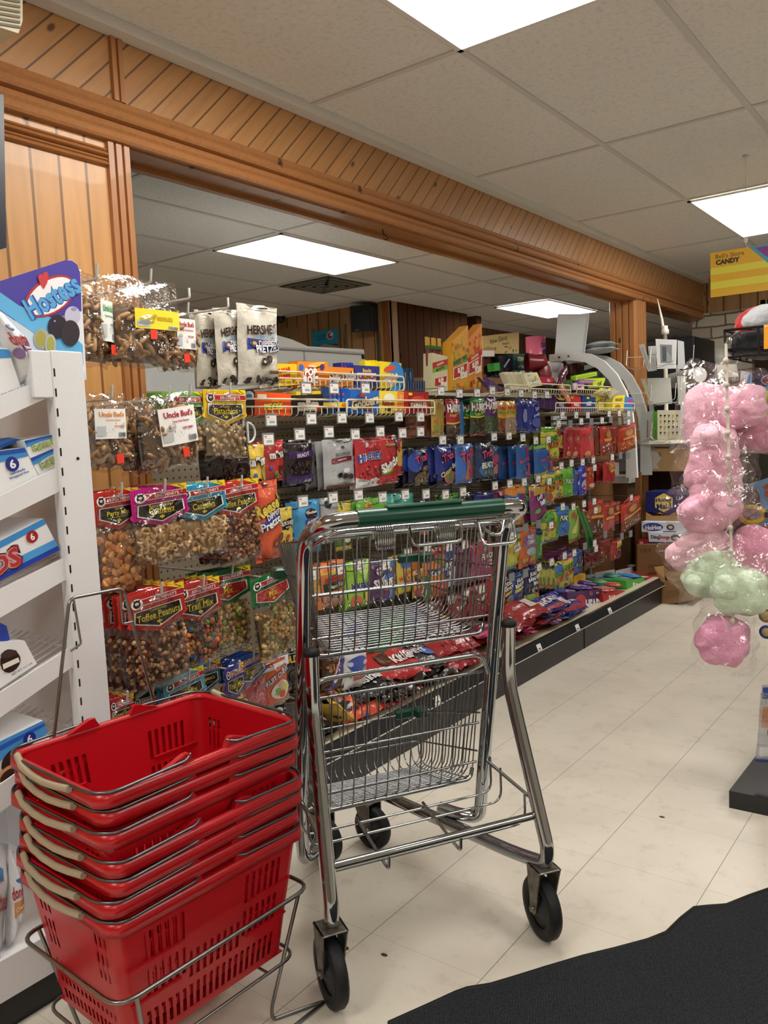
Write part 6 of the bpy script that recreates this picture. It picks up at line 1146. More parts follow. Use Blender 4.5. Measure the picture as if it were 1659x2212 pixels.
for i, (q, c, lb) in enumerate([([(1243, 812), (1289, 803), (1290, 811), (1244, 822)], '9ae02c', 'upper lime green candy pack stacked on the far rack'), ([(1262, 818), (1308, 816), (1306, 826), (1262, 826)], 'a8dc30', 'lower lime green candy pack stacked on the far rack'),
        ([(1252, 819), (1288, 822), (1286, 829), (1250, 828)], '9a6ac8', 'lavender candy pack among the lime green ones'), ([(1282, 824), (1306, 818), (1302, 838), (1280, 838)], 'c8d840', 'yellow green candy pack with a black squiggle')]):
    carton(q, lb, c, [('t', 'YLK' if i == 3 else '', .6, .5, .5, '1a1a12', 10, .5)] if i == 3 else [('r', .1, .3, .9, .6, 'd8a040')], XF+.005*i, .03)
carton([(1238, 828), (1262, 826), (1262, 842), (1240, 842)], 'small white and magenta candy pack in the far rack', 'e4d0e0', [('t', 'WHO', .5, .5, .5, 'a8287c', 0, .8, .05)], XF)
carton([(1215, 822), (1238, 820), (1236, 842), (1216, 840)], 'dark green candy pack left of the magenta one', '3c5a2a', [('s', 5, .1, .1, .9, .9, .12, ['6a9a4a', '2a3c1c'])], XF-.01)
b = B(M('6a2050', 'film')); p = at(1214, 812, x=XF); b.T = Matrix.Translation(p) @ Matrix.Rotation(radians(38), 4, 'X'); b.ball((0, 0, 0), (.02, .085, .022), 12, 10, None, lambda d: 1+.14*sin(d.y*9+d.x*5)); tag(b.build('candy_wrapper'), 'twisted dark purple candy bag lying on top of the black bar boxes', 'candy bag')
wrack('short cream wire rack of leaning cream cartons, far upper left', XF+.02, 1090, 1142, (825, 838), (836, 842), (846, 850))
wrack('cream wire rack over the dark bar boxes, far upper middle', XF+.02, 1146, 1232, (828, 832), (840, 842), (848, 850))
wrack('cream wire rack holding lime green packs, far upper right', XF+.02, 1246, 1320, (833, 835), (842, 843), (850, 851))
wrack('cream wire rack of boxed candy, far lower left half', XF+.03, 1200, 1290, (870, 871), (881, 881), (890, 890))
wrack('cream wire rack of boxed candy, far lower right half', XF+.03, 1293, 1370, (871, 871), (881, 882), (890, 890))
# ================================================================== ON TOP OF THE SHELVING
def slim(q, tip, label, ops, x=-2.08, dep=.05, sticks=0, base='e0a830'):
    TL, TR, BR, BL = [at(px, py, x=x) for px, py in q]; TP = at(*tip, x=x); n = V((1, 0, 0)); b = B(M(base, 'card')); b.prism([BL, BR, TP, TL], -n*dep)
    S = QS(TL, TR, BR, BL, n); W_, H_ = (BR-BL).length, (TL-BL).length; art(b, S, ops, W_, H_, 'card')
    c = (BL+BR)/2; o = empty('meat_stick_carton', c, 0, label, 'snack carton'); m = b.build('box', o); m.matrix_parent_inverse = Matrix.Translation(-c)
    if sticks:
        for i in range(sticks):
            s = B(M('8c2420', 'film')); y = BL.y+(BR.y-BL.y)*(.12+.78*i/max(1, sticks-1)); s.tube([(x-.03-.01*(i % 2), y, BL.z+.1), (x-.03-.01*(i % 2), y, TL.z+.035)], .009, 6); s.use(M('e0b030', 'film')); s.box((x-.034-.01*(i % 2), y-.011, TL.z+.035), (x-.028-.01*(i % 2), y+.011, TL.z+.075)); s.use(M('4a7a34', 'film')); s.box((x-.035-.01*(i % 2), y-.0095, TL.z+.02), (x-.019, y+.0095, TL.z+.036)); k = s.build('meat_stick', o); k.matrix_parent_inverse = Matrix.Translation(-c)
    return o
SJ = lambda lo: OUT('SLIM', .5, .285, .085, 'f4ece0', 'b81f22', 8, .72, .06)+OUT('JIM', .56, .19, .095, 'f4ece0', 'b81f22', 8, .6, .06)
logo = [('p', [(.08, .1), (.9, .16), (.95, .4), (.1, .34)], 'e8e0c8'), ('p', [(.12, .13), (.86, .18), (.9, .38), (.14, .33)], 'b81f22'), ('p', [(.45, .1), (.9, .12), (.9, .24), (.5, .2)], 'e8e0c8')]
slim([(934, 762), (966, 758), (968, 844), (934, 846)], (966, 770), 'meat stick carton with a red and green band and loose sticks poking out', [('p', [(0, .48), (1, .54), (1, .66), (0, .60)], '7aa83a'), ('t', 'MONSTER', .5, .57, .07, '1a2a14', 10, .9), ('p', [(0, .60), (1, .66), (1, .80), (0, .74)], 'b81f22'), ('t', 'ORIGINAL', .5, .70, .06, 'f0e0d0', 10, .85)]+logo+SJ(0), sticks=5, base='cfc8a0')
slim([(975, 740), (1012, 722), (1012, 843), (975, 845)], (1011, 703), 'tall yellow and green meat stick carton with a slanted top, left of its red twin', [('s', 22, .05, .45, .95, .98, .05, ['c8a020', '8a9a24', 'c85a24']), ('p', [(.1, .5), (.9, .56), (.9, .66), (.1, .60)], '2c6a34'), ('s', 10, .05, .02, .95, .12, .05, ['a8b02c', 'c86a24'])]+[(o[0],)+((o[1],)+(o[2], o[3]+.12)+o[4:] if o[0] == 't' else ([(a, b_+.12) for a, b_ in o[1]], o[2])) for o in logo+SJ(0)], base='d89a28')
slim([(1008, 738), (1042, 716), (1042, 842), (1008, 844)], (1041, 699), 'tall orange and red meat stick carton with a slanted top, right of the green one', [('s', 24, .05, .45, .95, .98, .05, ['c8481c', 'e0a030', 'b82a1c']), ('p', [(.1, .56), (.95, .62), (.95, .71), (.1, .65)], 'b81f22'), ('t', 'ORIGINAL', .5, .63, .05, 'f0e0d0', 8, .75), ('s', 10, .05, .02, .95, .2, .06, ['e0b030', 'a82418'])]+[(o[0],)+((o[1],)+(o[2], o[3]+.2)+o[4:] if o[0] == 't' else ([(a, b_+.2) for a, b_ in o[1]], o[2])) for o in logo+SJ(0)], base='d8862c')
b = B(M('2a3a5c', 'film')); 
def simple(name, q, x, dep, label, cat, col, ops=(), kind='card', top=None): return pbox(name, q, ('x', x), dep, label, cat, col, list(ops), kind, None, top)
simple('bottle_pack', [(873, 823), (918, 823), (918, 846), (873, 846)], -2.1, .1, 'shrink-wrapped blue pack on the shelf top left of the meat sticks', 'drink pack', '2c3c60', [('r', .05+.12*i, .05, .07+.12*i, .95, '8a9ab8') for i in range(8)], 'film')
for i, px in enumerate((876, 887)):
    p = at(px, 824, x=-2.2); b = B(M('1f3c5c', 'plastic')); b.lathe([(.016, 0), (.016, .02), (.013, .03), (.013, .06), (0, .06)], p, n=12); tag(b.build('bottle_neck'), ['left', 'right'][i]+' of two dark blue bottle tops above the wrapped pack', 'bottle')
simple('candy_bag', [(1036, 815), (1052, 815), (1088, 840), (1062, 844)], -2.02, .02, 'purple and gold candy bag lying slanted right of the meat stick cartons', 'candy bag', '5a2a7c', [('s', 8, .1, .1, .9, .9, .12, ['d8a030', '8a4ab0']), ('p', [(0, .7), (.3, 1), (0, 1)], 'e0b838')], 'film')
simple('cardboard_box', [(1043, 803), (1074, 803), (1074, 836), (1043, 838)], -2.35, .15, 'small plain brown cardboard box behind the meat stick cartons', 'box', '8a5e40').location.z = 1.367
# back counter behind the shelving carrying the odd goods
bc = B(M('4a3224', 'matte')); bc.box((-3.3, 4.3, 0), (-2.72, 6.2, 1.50)); bc.use(M('7a5a3c', 'paint')); bc.box((-3.32, 4.28, 1.50), (-2.7, 6.25, 1.54)); tag(bc.build('back_counter'), 'dark wooden counter behind the candy shelving carrying boxes and bottles', 'counter')
simple('beer_carton', [(1043, 726), (1121, 717), (1121, 764), (1043, 764)], -2.8, .3, 'tan printed brewery carton standing on the maroon box', 'box', 'c8ab72', [('t', 'New Glarus', .42, .74, .26, '2c3a20', 6, .78, .0), ('t', 'Brewing Co.', .62, .5, .14, '2c3a20', 4, .4, .0), ('s', 16, .3, .05, .95, .35, .05, ['5a6a44', '6a7450']), ('e', .15, .2, .18, .18, 'a88a54')])
o = pbox('beer_carton', [(1121, 717), (1142, 722), (1142, 764), (1121, 764)], ('y', 5.45), .02, 'x', 'box', 'd8c080', []); bpy.data.objects.remove(o)
simple('maroon_box', [(1045, 770), (1078, 768), (1078, 806), (1045, 806)], -2.78, .3, 'maroon box under the tan brewery carton', 'box', '4a1418')
simple('white_label_box', [(1043, 757), (1068, 757), (1068, 770), (1043, 770)], -2.74, .05, 'small white box in front of the tan brewery carton', 'box', 'e4e0d8')
simple('black_gift_bag', [(1078, 768), (1108, 770), (1108, 815), (1078, 815)], -2.72, .1, 'black bag with a pale swirl between maroon and teal boxes', 'bag', '1a1a20', [('p', [(.3, .5), (.7, .9), (.8, .85), (.4, .45)], '8aa0b8'), ('s', 6, .1, .1, .9, .7, .05, ['2c3a5c', '6a2a2c'])], 'film')
simple('green_pack', [(1066, 785), (1079, 783), (1080, 800), (1068, 802)], -2.7, .05, 'bright green pack beside the black bag', 'pack', '3a9a3c')
simple('teal_box', [(1108, 764), (1137, 764), (1137, 800), (1108, 800)], -2.74, .2, 'dark teal box with pale yellow letters behind the red funnel', 'box', '1c4a4c', [('t', 'STING', .6, .68, .26, 'd0c88a', 0, .7, .03), ('t', 'OF THE', .6, .22, .18, 'c8c8b8', 0, .6)])
b = B(M('e0708c', 'plastic')); p = at(1158, 782, x=-2.85); b.lathe([(.075, 0), (.075, .19), (.07, .19), (.07, .01), (0, .01)], p, n=28); b.use(M('4a1f4c', 'card'))
_S = lambda u, v, e=0: p+V(((.0755+e)*sin(.9+u*1.3), -(.0755+e)*cos(.9+u*1.3), .02+v*.16))
art(b, _S, [('t', 'QUICK', .5, .62, .3, '3c2a6c', 0, .9, .05), ('e', .5, .3, .3, .16, '3c2a6c'), ('t', 'sweet', .5, .86, .1, '8a3a5c', 0, .6)], .1, .16, 'card'); tag(b.build('candy_canister'), 'pink cylindrical canister behind the red funnel and bottle', 'canister')
b = B(M('7a1c22', 'plastic')); p = at(1141, 783, x=-2.65); b.T = Matrix.Translation(p) @ Matrix.Rotation(radians(-48), 4, 'Z'); b.lathe([(0, .02), (.012, .02), (.03, .03), (.062, -.01), (.068, -.015), (.068, -.005), (.04, .09), (.03, .13), (0, .13)], (0, 0, 0), 'y', 24); b.use(M('b8a8a0', 'metal')); b.ball((0, .012, 0), (.008, .008, .008), 8, 6); tag(b.build('funnel'), 'dark red round funnel facing the camera below the pink canister', 'funnel')
b = B(M('7c1d24', 'plastic')); p = at(1170, 818, x=-2.62); b.lathe([(.066, -.005), (.068, .03), (.062, .08), (.04, .12), (.032, .17), (.03, .17), (0, .17)], p, n=24); b.lathe([(.0665, .02), (.07, .025), (.0665, .03)], p, n=24); tag(b.build('red_bottle'), 'dark red bell-shaped bottle right of the funnel', 'bottle')
simple('white_carton', [(1176, 779), (1217, 784), (1217, 822), (1176, 818)], -2.72, .2, 'plain white carton between the red bottle and the deli case', 'box', 'e6e6e8')
# freezer with white curved lid behind the shelving
fz = empty('chest_freezer', (-3.2, 2.9, 0), 0, 'white chest freezer with a sloping curved lid behind the top cartons', 'freezer'); FI = Matrix.Translation(-fz.location)
def fx(px, py): return at(px, py, x=-3.0)
b = B(M('e9ecec', 'plastic')); pts = [fx(560, 722), fx(598, 724), fx(630, 733), fx(665, 748), fx(786, 755), fx(790, 790)]
pts = pts+[V((-3.0, pts[-1].y, .1)), V((-3.0, 2.0, .1)), V((-3.0, 2.0, pts[0].z))]; b.prism(pts, (-.7, 0, 0)); o = b.build('body', fz); o.matrix_parent_inverse = FI
b = B(M('c4c8ca', 'paint')); b.tube([fx(600, 752)+V((.006, 0, 0)), fx(664, 756)+V((.006, 0, 0)), fx(784, 764)+V((.006, 0, 0))], .008, 6); b.tube([fx(656, 752)+V((.004, 0, 0)), fx(658, 790)+V((.004, 0, 0))], .004, 6); o = b.build('lid_trim', fz); o.matrix_parent_inverse = FI
b = B(M('1c1d20', 'plastic')); b.ball(fx(784, 771), (.012, .016, .014), 10, 8); o = b.build('lock', fz); o.matrix_parent_inverse = FI
# back wall fixtures
sp = empty('wall_speaker', (-4.78, 6.17, 2.16), radians(12), 'black loudspeaker mounted on a slotted pole near the far ceiling', 'speaker')
b = B(M('17181b', 'plastic')); b.prism([(-.09, -.09, .0), (.09, -.06, .0), (.1, .1, .02), (-.08, .1, .02)], (0, 0, .24)); b.build('cabinet', sp)
b = B(M('3a3d42', 'matte')); b.prism([(.0935, -.055, .01), (.0935, -.055, .23), (.1, .09, .23), (.1, .09, .02)], (.004, 0, 0)); b.build('side_grille', sp)
b = B(M('c8c8ce', 'metal')); b.box((-.05, -.0915, .012), (-.01, -.09, .018)); b.build('badge', sp)
b = B(M('b8b4a8', 'metal')); b.box((-4.71, 6.26, 1.2), (-4.685, 6.29, 2.17)); b.use(M('3a3833', 'matte'))
for k in range(40): b.box((-4.70, 6.2585, 1.22+k*.023), (-4.695, 6.26, 1.232+k*.023))
tag(b.build('slotted_pole'), 'slotted metal pole on the pine wall under the loudspeaker', 'pole')
hs = empty('hanging_sign', (-5.3, 6.22, 2.1), 0, 'blue sign with a red and white bird emblem on the pine wall above the freezer', 'sign')
S = QS(V((-.17, -.01, .145)), V((.16, -.01, .135)), V((.16, -.01, .02)), V((-.17, -.01, .0)), V((0, -1, 0)))
b = B(M('2590b4', 'card')); b.box((-.17, -.01, .0), (.16, .0, .14)); art(b, S, [('t', 'GENUINE', .35, .62, .16, '1c5a78', 0, .45), ('t', 'SQUARE', .35, .38, .18, '1c4a68', 0, .45), ('e', .72, .55, .13, .32, 'c8d8e0'), ('e', .72, .55, .1, .26, 'b8282c'), ('e', .76, .6, .05, .12, 'e8e8ec')], .33, .13, 'card'); b.build('panel', hs)
b = B(M('8c9498', 'paint')); b.prism([(-.2, -.02, -.09), (.16, -.02, -.09), (.16, -.02, -.03), (.0, -.02, .01), (-.12, -.02, -.02), (-.2, -.02, -.06)], (0, .015, 0)); b.use(M('5a6064', 'card')); b.box((-.09, -.0215, -.05), (.04, -.02, -.03)); b.build('header_plate', hs)
for i, x in enumerate((-5.52, -5.11)):
    b = B(M('b8b4a8', 'metal')); b.box((x, 6.26, 1.5), (x+.022, 6.29, 2.28)); tag(b.build('shelf_standard'), ['left', 'right'][i]+' slotted metal strip beside the blue bird sign', 'shelf standard')
b = B(M('1c1b1a', 'plastic')); p = at(603, 688, y=6.2); b.T = Matrix.Translation(p); b.ball((-.06, 0, 0), (.06, .05, .045), 12, 8); b.ball((.03, -.01, .01), (.05, .05, .06), 12, 8); b.tube([(-.1, .1, .06), (0, 0, .0), (.08, .08, .05)], .012, 6); tag(b.build('security_camera'), 'dark camera-like fixture on the pine wall behind the pretzel bags', 'camera')
b = B(M('a8835a', 'paint')); b.box((-5.98, 6.285, 2.1), (-5.72, 6.299, 2.33)); b.use(M('5a7a60', 'card')); S = QS(V((-5.98, 6.284, 2.33)), V((-5.72, 6.284, 2.33)), V((-5.72, 6.284, 2.1)), V((-5.98, 6.284, 2.1)), V((0, -1, 0))); art(b, S, [('t', 'M', .4, .5, .4, '6a7a5c')], .26, .23, 'card'); tag(b.build('wooden_plaque'), 'faint wooden plaque with a green letter on the pine wall', 'plaque')
# ================================================================== BASE SHELF GOODS
def flat(px, py, w, h, yaw, label, base, ops=(), bands=(), z=.17, D=.04, tilt=0, name='candy_bag', cat='candy bag', grp=None, n=0, pitch=0):
    """bag lying flat: centre pixel taken on the plane at height z; w across, h long; yaw 0 = its top points to -x"""
    NH[0] += 1; w, h = w*1.1, h*1.18; tilt += 16; z += .02; me = bagmesh(name, w, h, D, base, list(ops), bands, NH[0], 10, 12); p = at(px, py, z=z+D*.5)
    for i in range(n+1):
        o = bpy.data.objects.new(name, me); C.objects.link(o); rr = random.Random(NH[0]+i)
        R = Matrix.Rotation(radians(yaw+(rr.uniform(-9, 9) if i else 0)), 4, 'Z') @ Matrix.Rotation(radians(-90+tilt), 4, 'Y') @ Matrix.Rotation(radians(pitch), 4, 'X')
        o.matrix_world = Matrix.Translation(p+V((rr.uniform(-.02, .02)*(i > 0), rr.uniform(-.02, .02)*(i > 0), -i*D*.8))) @ R @ Matrix.Translation((0, 0, h/2))
        bb_ = [o.matrix_world @ V(c) for c in o.bound_box]; mx_ = max(c.x for c in bb_); sx_ = min(0, -1.775-mx_); o.matrix_world = Matrix.Translation((sx_, sx_*(p.y/p.x)*.5, max(0, .168-min(c.z for c in bb_)))) @ o.matrix_world
        tag(o, label if not i else ['', 'second', 'third', 'fourth'][i]+' bag down, under the '+' '.join(label.replace(',', '').split()[:10]), cat, (' '.join(label.split()[:6])+' pile') if n else None)
twz = lambda: OUT('Twizzlers', .5, .5, .2, 'f0ece8', '5a1014', 0, .8, .05)+[('r', .6, .84, .95, .94, 'e0c838'), ('s', 8, .05, .05, .95, .35, .06, ['8a1a20', 'c8484a'])]
flat(1003, 1408, .26, .19, -12, 'red licorice bag with white letters and a yellow flash on top of the licorice pile', 'a81c24', twz(), z=.27, D=.05, tilt=14, n=2)
flat(945, 1395, .24, .18, 10, 'dark red licorice bag under the cart\'s upper basket corner', '8c1820', twz(), z=.19, D=.05)
flat(1030, 1450, .24, .16, 5, 'red licorice bag at the front of the licorice pile beside the cart frame', 'a01c28', twz(), z=.18, D=.045)
hm = lambda: [('p', [(.0, .5), (.3, .45), (.3, .95), (0, .9)], '24306c'), ('e', .42, .74, .16, .1, '2c6cc8'), ('t', 'HERSHEYS', .42, .45, .16, 'e4e0ec', 0, .8, .04), ('e', .8, .38, .14, .11, '3a78d0'), ('s', 10, .1, .6, .9, .95, .05, ['7a5a48', 'c8b8a8'])]
flat(905, 1432, .24, .17, -8, 'dark brown chocolate bag with blue badges on top of the chocolate pile', '2a1c1c', hm(), z=.25, D=.05, tilt=10)
flat(925, 1462, .22, .16, 6, 'dark brown chocolate bag in the middle of the chocolate pile', '261a1c', hm(), z=.21, D=.05)
flat(970, 1487, .28, .18, -6, 'dark brown chocolate bag with silver and blue print near the shelf edge', '2c1e1a', hm()+[('s', 12, .1, .1, .9, .5, .05, ['c8c4c0', '5a4a40'])], z=.175, D=.05)
kk = lambda: OUT('KitKat', .72, .5, .22, 'f0ece8', '7a0c10', 6, .4, .05)+[('p', [(.3, .4), (.5, .4), (.5, .75), (.3, .7)], '4a2418'), ('e', .4, .5, .1, .16, '5c2e1c')]
flat(845, 1442, .30, .15, -14, 'red wafer chocolate bag slumped across the pile under the upper basket', 'c41c1e', kk(), z=.24, D=.06, tilt=12)
flat(880, 1500, .22, .16, 12, 'red wafer chocolate bag below the slumped one', 'b81a1c', kk(), z=.18, D=.05, n=1)
flat(792, 1432, .2, .14, 10, 'small red wafer bag behind the slumped red one', 'b01a1c', kk(), z=.2, D=.05)
bw = lambda: OUT('cookies', .5, .5, .2, 'e8e8e8', '0c0c0e', 6, .8, .05)+[('s', 22, .05, .05, .95, .95, .045, ['c8c8c8', '3a3a3c', '8a8a8c'])]
flat(790, 1478, .22, .15, -6, 'black and white cookie candy bag behind the lower basket rail', '17171a', bw(), z=.22, D=.05)
flat(730, 1505, .26, .16, 8, 'dark foil candy bag left of the black and white cookie bag', '2c2624', [('s', 18, .05, .05, .95, .95, .05, ['8a8a88', '4a4440', 'a86a50'])], z=.2, D=.05)
flat(840, 1495, .18, .13, 0, 'dark brown foil bag between the cookie bag and red wafer bags', '2a1a14', [('s', 14, .05, .05, .95, .95, .06, ['b0a8a0', 'd8a030', '5a4438'])], z=.19, D=.05)
flat(660, 1580, .20, .17, 4, 'black and white sandwich cookie candy bag left of the yellow bag', '1a1718', bw(), z=.18, D=.06, n=1, tilt=20)
flat(735, 1566, .19, .14, 95, 'yellow candy bag with dark letters lying in front of the black one', 'f0c01c', OUT('m&m', .5, .6, .2, '3a2a1c', 'e8e0c8', 0, .7, .07)+[('e', .6, .3, .09, .08, '1c1a18'), ('e', .3, .2, .08, .05, '3a9a3a'), ('e', .65, .18, .1, .05, 'b82a24')], z=.19, D=.06, tilt=24)
ro = lambda: OUT("Reese's", .55, .62, .2, 'f4d828', '5a2a10', 0, .5, .05)+[('p', [(.46, 0), (.66, 0), (.56, 1), (.38, 1)], '1f3cb8'), ('t', 'PRETZEL', .52, .5, .1, 'f0f0f4', 76, .9), ('s', 10, .08, .1, .4, .9, .07, ['6a3a24', 'd8b8a0', '4a2418'])]
flat(800, 1552, .20, .16, -4, 'orange pretzel candy bag with a blue stripe lying by the shelf edge', 'e8501c', ro(), z=.19, D=.05, tilt=18)
flat(848, 1540, .18, .16, -8, 'plain orange candy bag right of the blue-striped one', 'ea541c', OUT("Reese's", .3, .6, .2, 'f4d828', '5a2a10', 0, .5, .05), z=.185, D=.045, tilt=16)
flat(905, 1528, .16, .12, 0, 'dark foil candy bag right of the orange ones', '2a2422', [('s', 12, .05, .05, .95, .95, .06, ['a8a8a8', 'd8c030'])], z=.18, D=.04)
flat(600, 1545, .18, .14, 10, 'orange candy bag edge seen behind the left of the lower cart basket', 'e8822c', [('s', 10, .1, .1, .9, .9, .06, ['d8d0c8', '3a2418'])], z=.2, D=.05)
# licorice and pink piles right of the cart
for i, (px, py, z, yaw) in enumerate(((1140, 1408, .17, -6), (1130, 1402, .2, 4), (1112, 1394, .225, -3))):
    flat(px, py, .30, .14, -14+yaw, ['lowest', 'middle', 'top'][i]+' of the pink licorice packs piled right of the cart frame', 'b02450', tilt=-13, ops=[('r', 0, .05, 1, .2, 'd84a78'), ('t', 'Cherry', .5, .5, .3, 'f0c8d4', 0, .5), ('s', 8, .05, .1, .95, .9, .06, ['c83a60', 'e88aa8'])], z=z, D=.03, grp=None)
for i, (px, py, z, yaw) in enumerate(((1172, 1383, .17, -4), (1165, 1374, .195, 3), (1160, 1364, .22, -2), (1150, 1354, .245, 4))):
    flat(px, py, .34, .15, -16+yaw, ['lowest', 'second lowest', 'second highest', 'top'][i]+' of the red and blue licorice packs piled on the base shelf', 'a82a2c', tilt=-13, ops=[('r', .7, 0, 1, 1, '3a84c8'), ('r', .0, .3, .65, .55, '8a1a1e'), ('t', 'Twizzlers', .35, .6, .22, 'e8d8d0', 0, .5, .04), ('s', 6, .65, .1, .95, .9, .07, ['e0902c', '6ab0d8'])], z=z, D=.028)
flat(1225, 1352, .22, .16, 20, 'crinkled red licorice bag near the front edge right of the blue pile', 'a01c26', twz(), z=.18, D=.05, n=1)
flat(1160, 1335, .26, .15, -6, 'red candy bag with a shiny white fold on top of the pile', 'a82026', [('p', [(.5, .3), (.85, .4), (.8, .8), (.55, .75)], 'e8e4d8'), ('t', 'cherry', .3, .5, .2, 'e0b0b0', 0, .4)], z=.25, D=.05)
flat(1095, 1400, .24, .15, -30, 'red licorice bag squeezed behind the cart upright on the base shelf', 'a41c26', twz(), z=.19, D=.045)
flat(1205, 1362, .26, .14, -40, 'red and blue licorice pack in front of the pile beside the blue taffy bags', 'a02428', [('r', .6, 0, 1, 1, '3a84c8'), ('t', 'Twizzlers', .32, .6, .22, 'e8d8d0', 0, .5, .04)], z=.17, D=.035, tilt=-10)
flat(1120, 1345, .24, .13, 5, 'dark red candy bag behind the licorice piles', '8c1c24', [('s', 10, .05, .1, .95, .9, .06, ['c85a5a', 'd8c8c0'])], z=.22, D=.05)
ah = lambda: OUT('AIRHEADS', .5, .5, .26, 'e0e4f4', '8a2436', 4, .85, .05)+[('r', 0, .05, 1, .2, 'b03a44'), ('s', 6, .05, .7, .95, .95, .06, ['4a70d8', 'c84a50'])]
flat(1180, 1308, .26, .13, -4, 'blue taffy candy bag behind the blue one in front of the purple carton', '24368c', ah(), z=.24, D=.04)
flat(1250, 1320, .28, .15, 8, 'blue taffy candy bag leaning in front of the purple carton', '2a40a4', ah(), z=.2, D=.05, tilt=20, n=1)
flat(1215, 1330, .22, .12, -8, 'small blue taffy bag beside the licorice', '263a98', ah(), z=.19, D=.04)
# open display cartons
def tray(q, x, dep, label, col, ops, inside='b8b4c0', back=None):
    """open-topped display carton: printed front, sides, back flap"""
    TL, TR, BR, BL = [at(px, py, x=x) for px, py in q]; n = V((1, 0, 0)); t = empty('display_carton', (BL+BR)/2-n*dep/2, 0, label, 'candy carton'); I = Matrix.Translation(-t.location)
    zt = min(TL.z, TR.z); b = B(M(col, 'card'))
    b.prism([BL, BR, TR, TL], -n*.003); b.prism([BL, TL, TL-n*dep, BL-n*dep], (0, .003, 0)); b.prism([BR, TR, TR-n*dep, BR-n*dep], (0, -.003, 0)); b.prism([BL, BR, BR-n*dep, BL-n*dep], (0, 0, .003))
    b.use(M(inside, 'card')); h = V((0, 0, (TL-BL).length*.35)); b.prism([BL-n*dep, BR-n*dep, TR-n*dep+h, TL-n*dep+h], -n*.003)
    S = QS(TL, TR, BR, BL, n); art(b, S, ops, (BR-BL).length, (TL-BL).length, 'card'); o = b.build('box', t); o.matrix_parent_inverse = I; return t, TL, TR, BR, BL
def fill(T, n, cols, label, x, dep, grp, L=.1):
    t, TL, TR, BR, BL = T; m = B()
    names = ['first', 'second', 'third', 'fourth', 'fifth', 'sixth', 'seventh', 'eighth', 'ninth']
    for i in range(n):
        f = (i+.5)/n; p = BL+(BR-BL)*f; b = B(M(cols[i % len(cols)], 'film')); z = (TL.z+BL.z)/2; b.ball((0, 0, 0), (dep*.46, (BR.y-BL.y)/n*.5, .014), 12, 8, None, lambda d: 1+.06*sin(d.x*14)); b.use(M('e8e8ec', 'film')); b.box((-.05, -.004, .012), (.05, .004, .0145))
        o = b.build('candy_pack'); o.location = (x-dep/2, p.y, z+.02+.012*(i % 2)); o.rotation_euler = (0, radians(3*(i % 3)), radians(5*((i*7) % 3-1))); tag(o, names[i]+' pack from the left '+label, 'candy pack', grp)
T = tray([(1224, 1280), (1300, 1272), (1302, 1322), (1228, 1328)], -1.85, .2, 'purple open display carton with white letters and a red balloon face', '3f1c58', OUT('AIR', .12, .42, .42, 'e8e8f0', '6a1a4a', 0, .3, .06)+[('e', .36, .5, .16, .36, 'c0283a'), ('e', .36, .42, .07, .06, 'e8b0b8')]+OUT('HEADS', .74, .36, .42, 'e8e8f0', '6a1a4a', 0, .5, .06)+[('e', .65, .85, .06, .1, '9a3a6a'), ('t', 'berry', .85, .85, .12, 'e8d8a0', 0, .2)])
fill(T, 6, ['5a2a90', '7a3ab0', '4a2280'], 'inside the purple balloon-face carton', -1.85, .2, 'packs in the purple carton')
T = tray([(1300, 1282), (1350, 1276), (1352, 1303), (1304, 1312)], -1.83, .14, 'red open display carton with pale letters beside the purple one', 'b81f28', [('t', 'BAR', .42, .55, .5, 'f0e4d8', 0, .5, .05), ('r', .05, .1, .45, .35, '2c6cb0'), ('r', .8, .1, .95, .8, 'e8c83a')])
fill(T, 4, ['c83038', 'd04a3a'], 'inside the red bar carton', -1.83, .14, 'packs in the red carton')
T = tray([(1352, 1255), (1392, 1247), (1394, 1279), (1356, 1291)], -1.84, .2, 'green and blue display carton with white punch letters', '52b040', OUT('PUNCH', .6, .55, .3, 'f0f4f0', '1c3a1c', -8, .6, .05)+[('e', .5, .12, .4, .3, '2a5cc0')])
fill(T, 4, ['2c8ad0', '3aa04a', '2a70c0'], 'on the green and blue punch carton', -1.84, .2, 'packs on the punch carton')
T = tray([(1290, 1262), (1350, 1255), (1352, 1284), (1294, 1296)], -1.93, .18, 'dark teal display carton behind the red and green ones', '1f7a6a', [('p', [(.3, .9), (.7, .5), (.9, .9)], 'c83a2c'), ('t', 'JUICY', .75, .3, .25, 'e8d84a', 0, .4), ('s', 8, .05, .1, .6, .9, .08, ['2c9a84', '1a5a50'])])
fill(T, 4, ['3aa89a', '5ac070', '2c8a9c'], 'in the dark teal carton', -1.93, .18, 'packs in the teal carton')
T = tray([(1394, 1248), (1412, 1243), (1413, 1272), (1396, 1278)], -1.84, .2, 'red and white candy carton right of the green punch carton', 'b8283c', [('r', .1, .1, .4, .4, '3a4ac0'), ('r', .5, .1, .9, .4, 'e8e0e8'), ('r', .1, .55, .9, .85, '6a4ab8')])
T = tray([(1412, 1243), (1428, 1238), (1428, 1266), (1414, 1271)], -1.84, .2, 'orange candy carton at the far end of the base shelf', 'c8502c', [('r', .2, .2, .8, .6, 'e8d8c0')])
simple('small_yellow_carton', [(1239, 1238), (1264, 1238), (1265, 1272), (1240, 1274)], -1.97, .05, 'small yellow carton with a slanted grey stripe behind the purple carton', 'candy box', 'e8b81c', [('p', [(.2, .1), (.9, .5), (.9, .62), (.2, .22)], '8a8470'), ('e', .5, .72, .3, .14, 'd8a414')])
b = B(M('d8d4cc', 'matte')); p = at(1363, 1240, x=-2.1); b.lathe([(0, 0), (.035, 0), (.035, .006), (.022, .012), (.022, .075), (.035, .081), (.035, .088), (0, .088)], p+V((0, 0, -.02)), n=20); tag(b.build('string_spool'), 'cream spool of string behind the green display carton', 'spool')
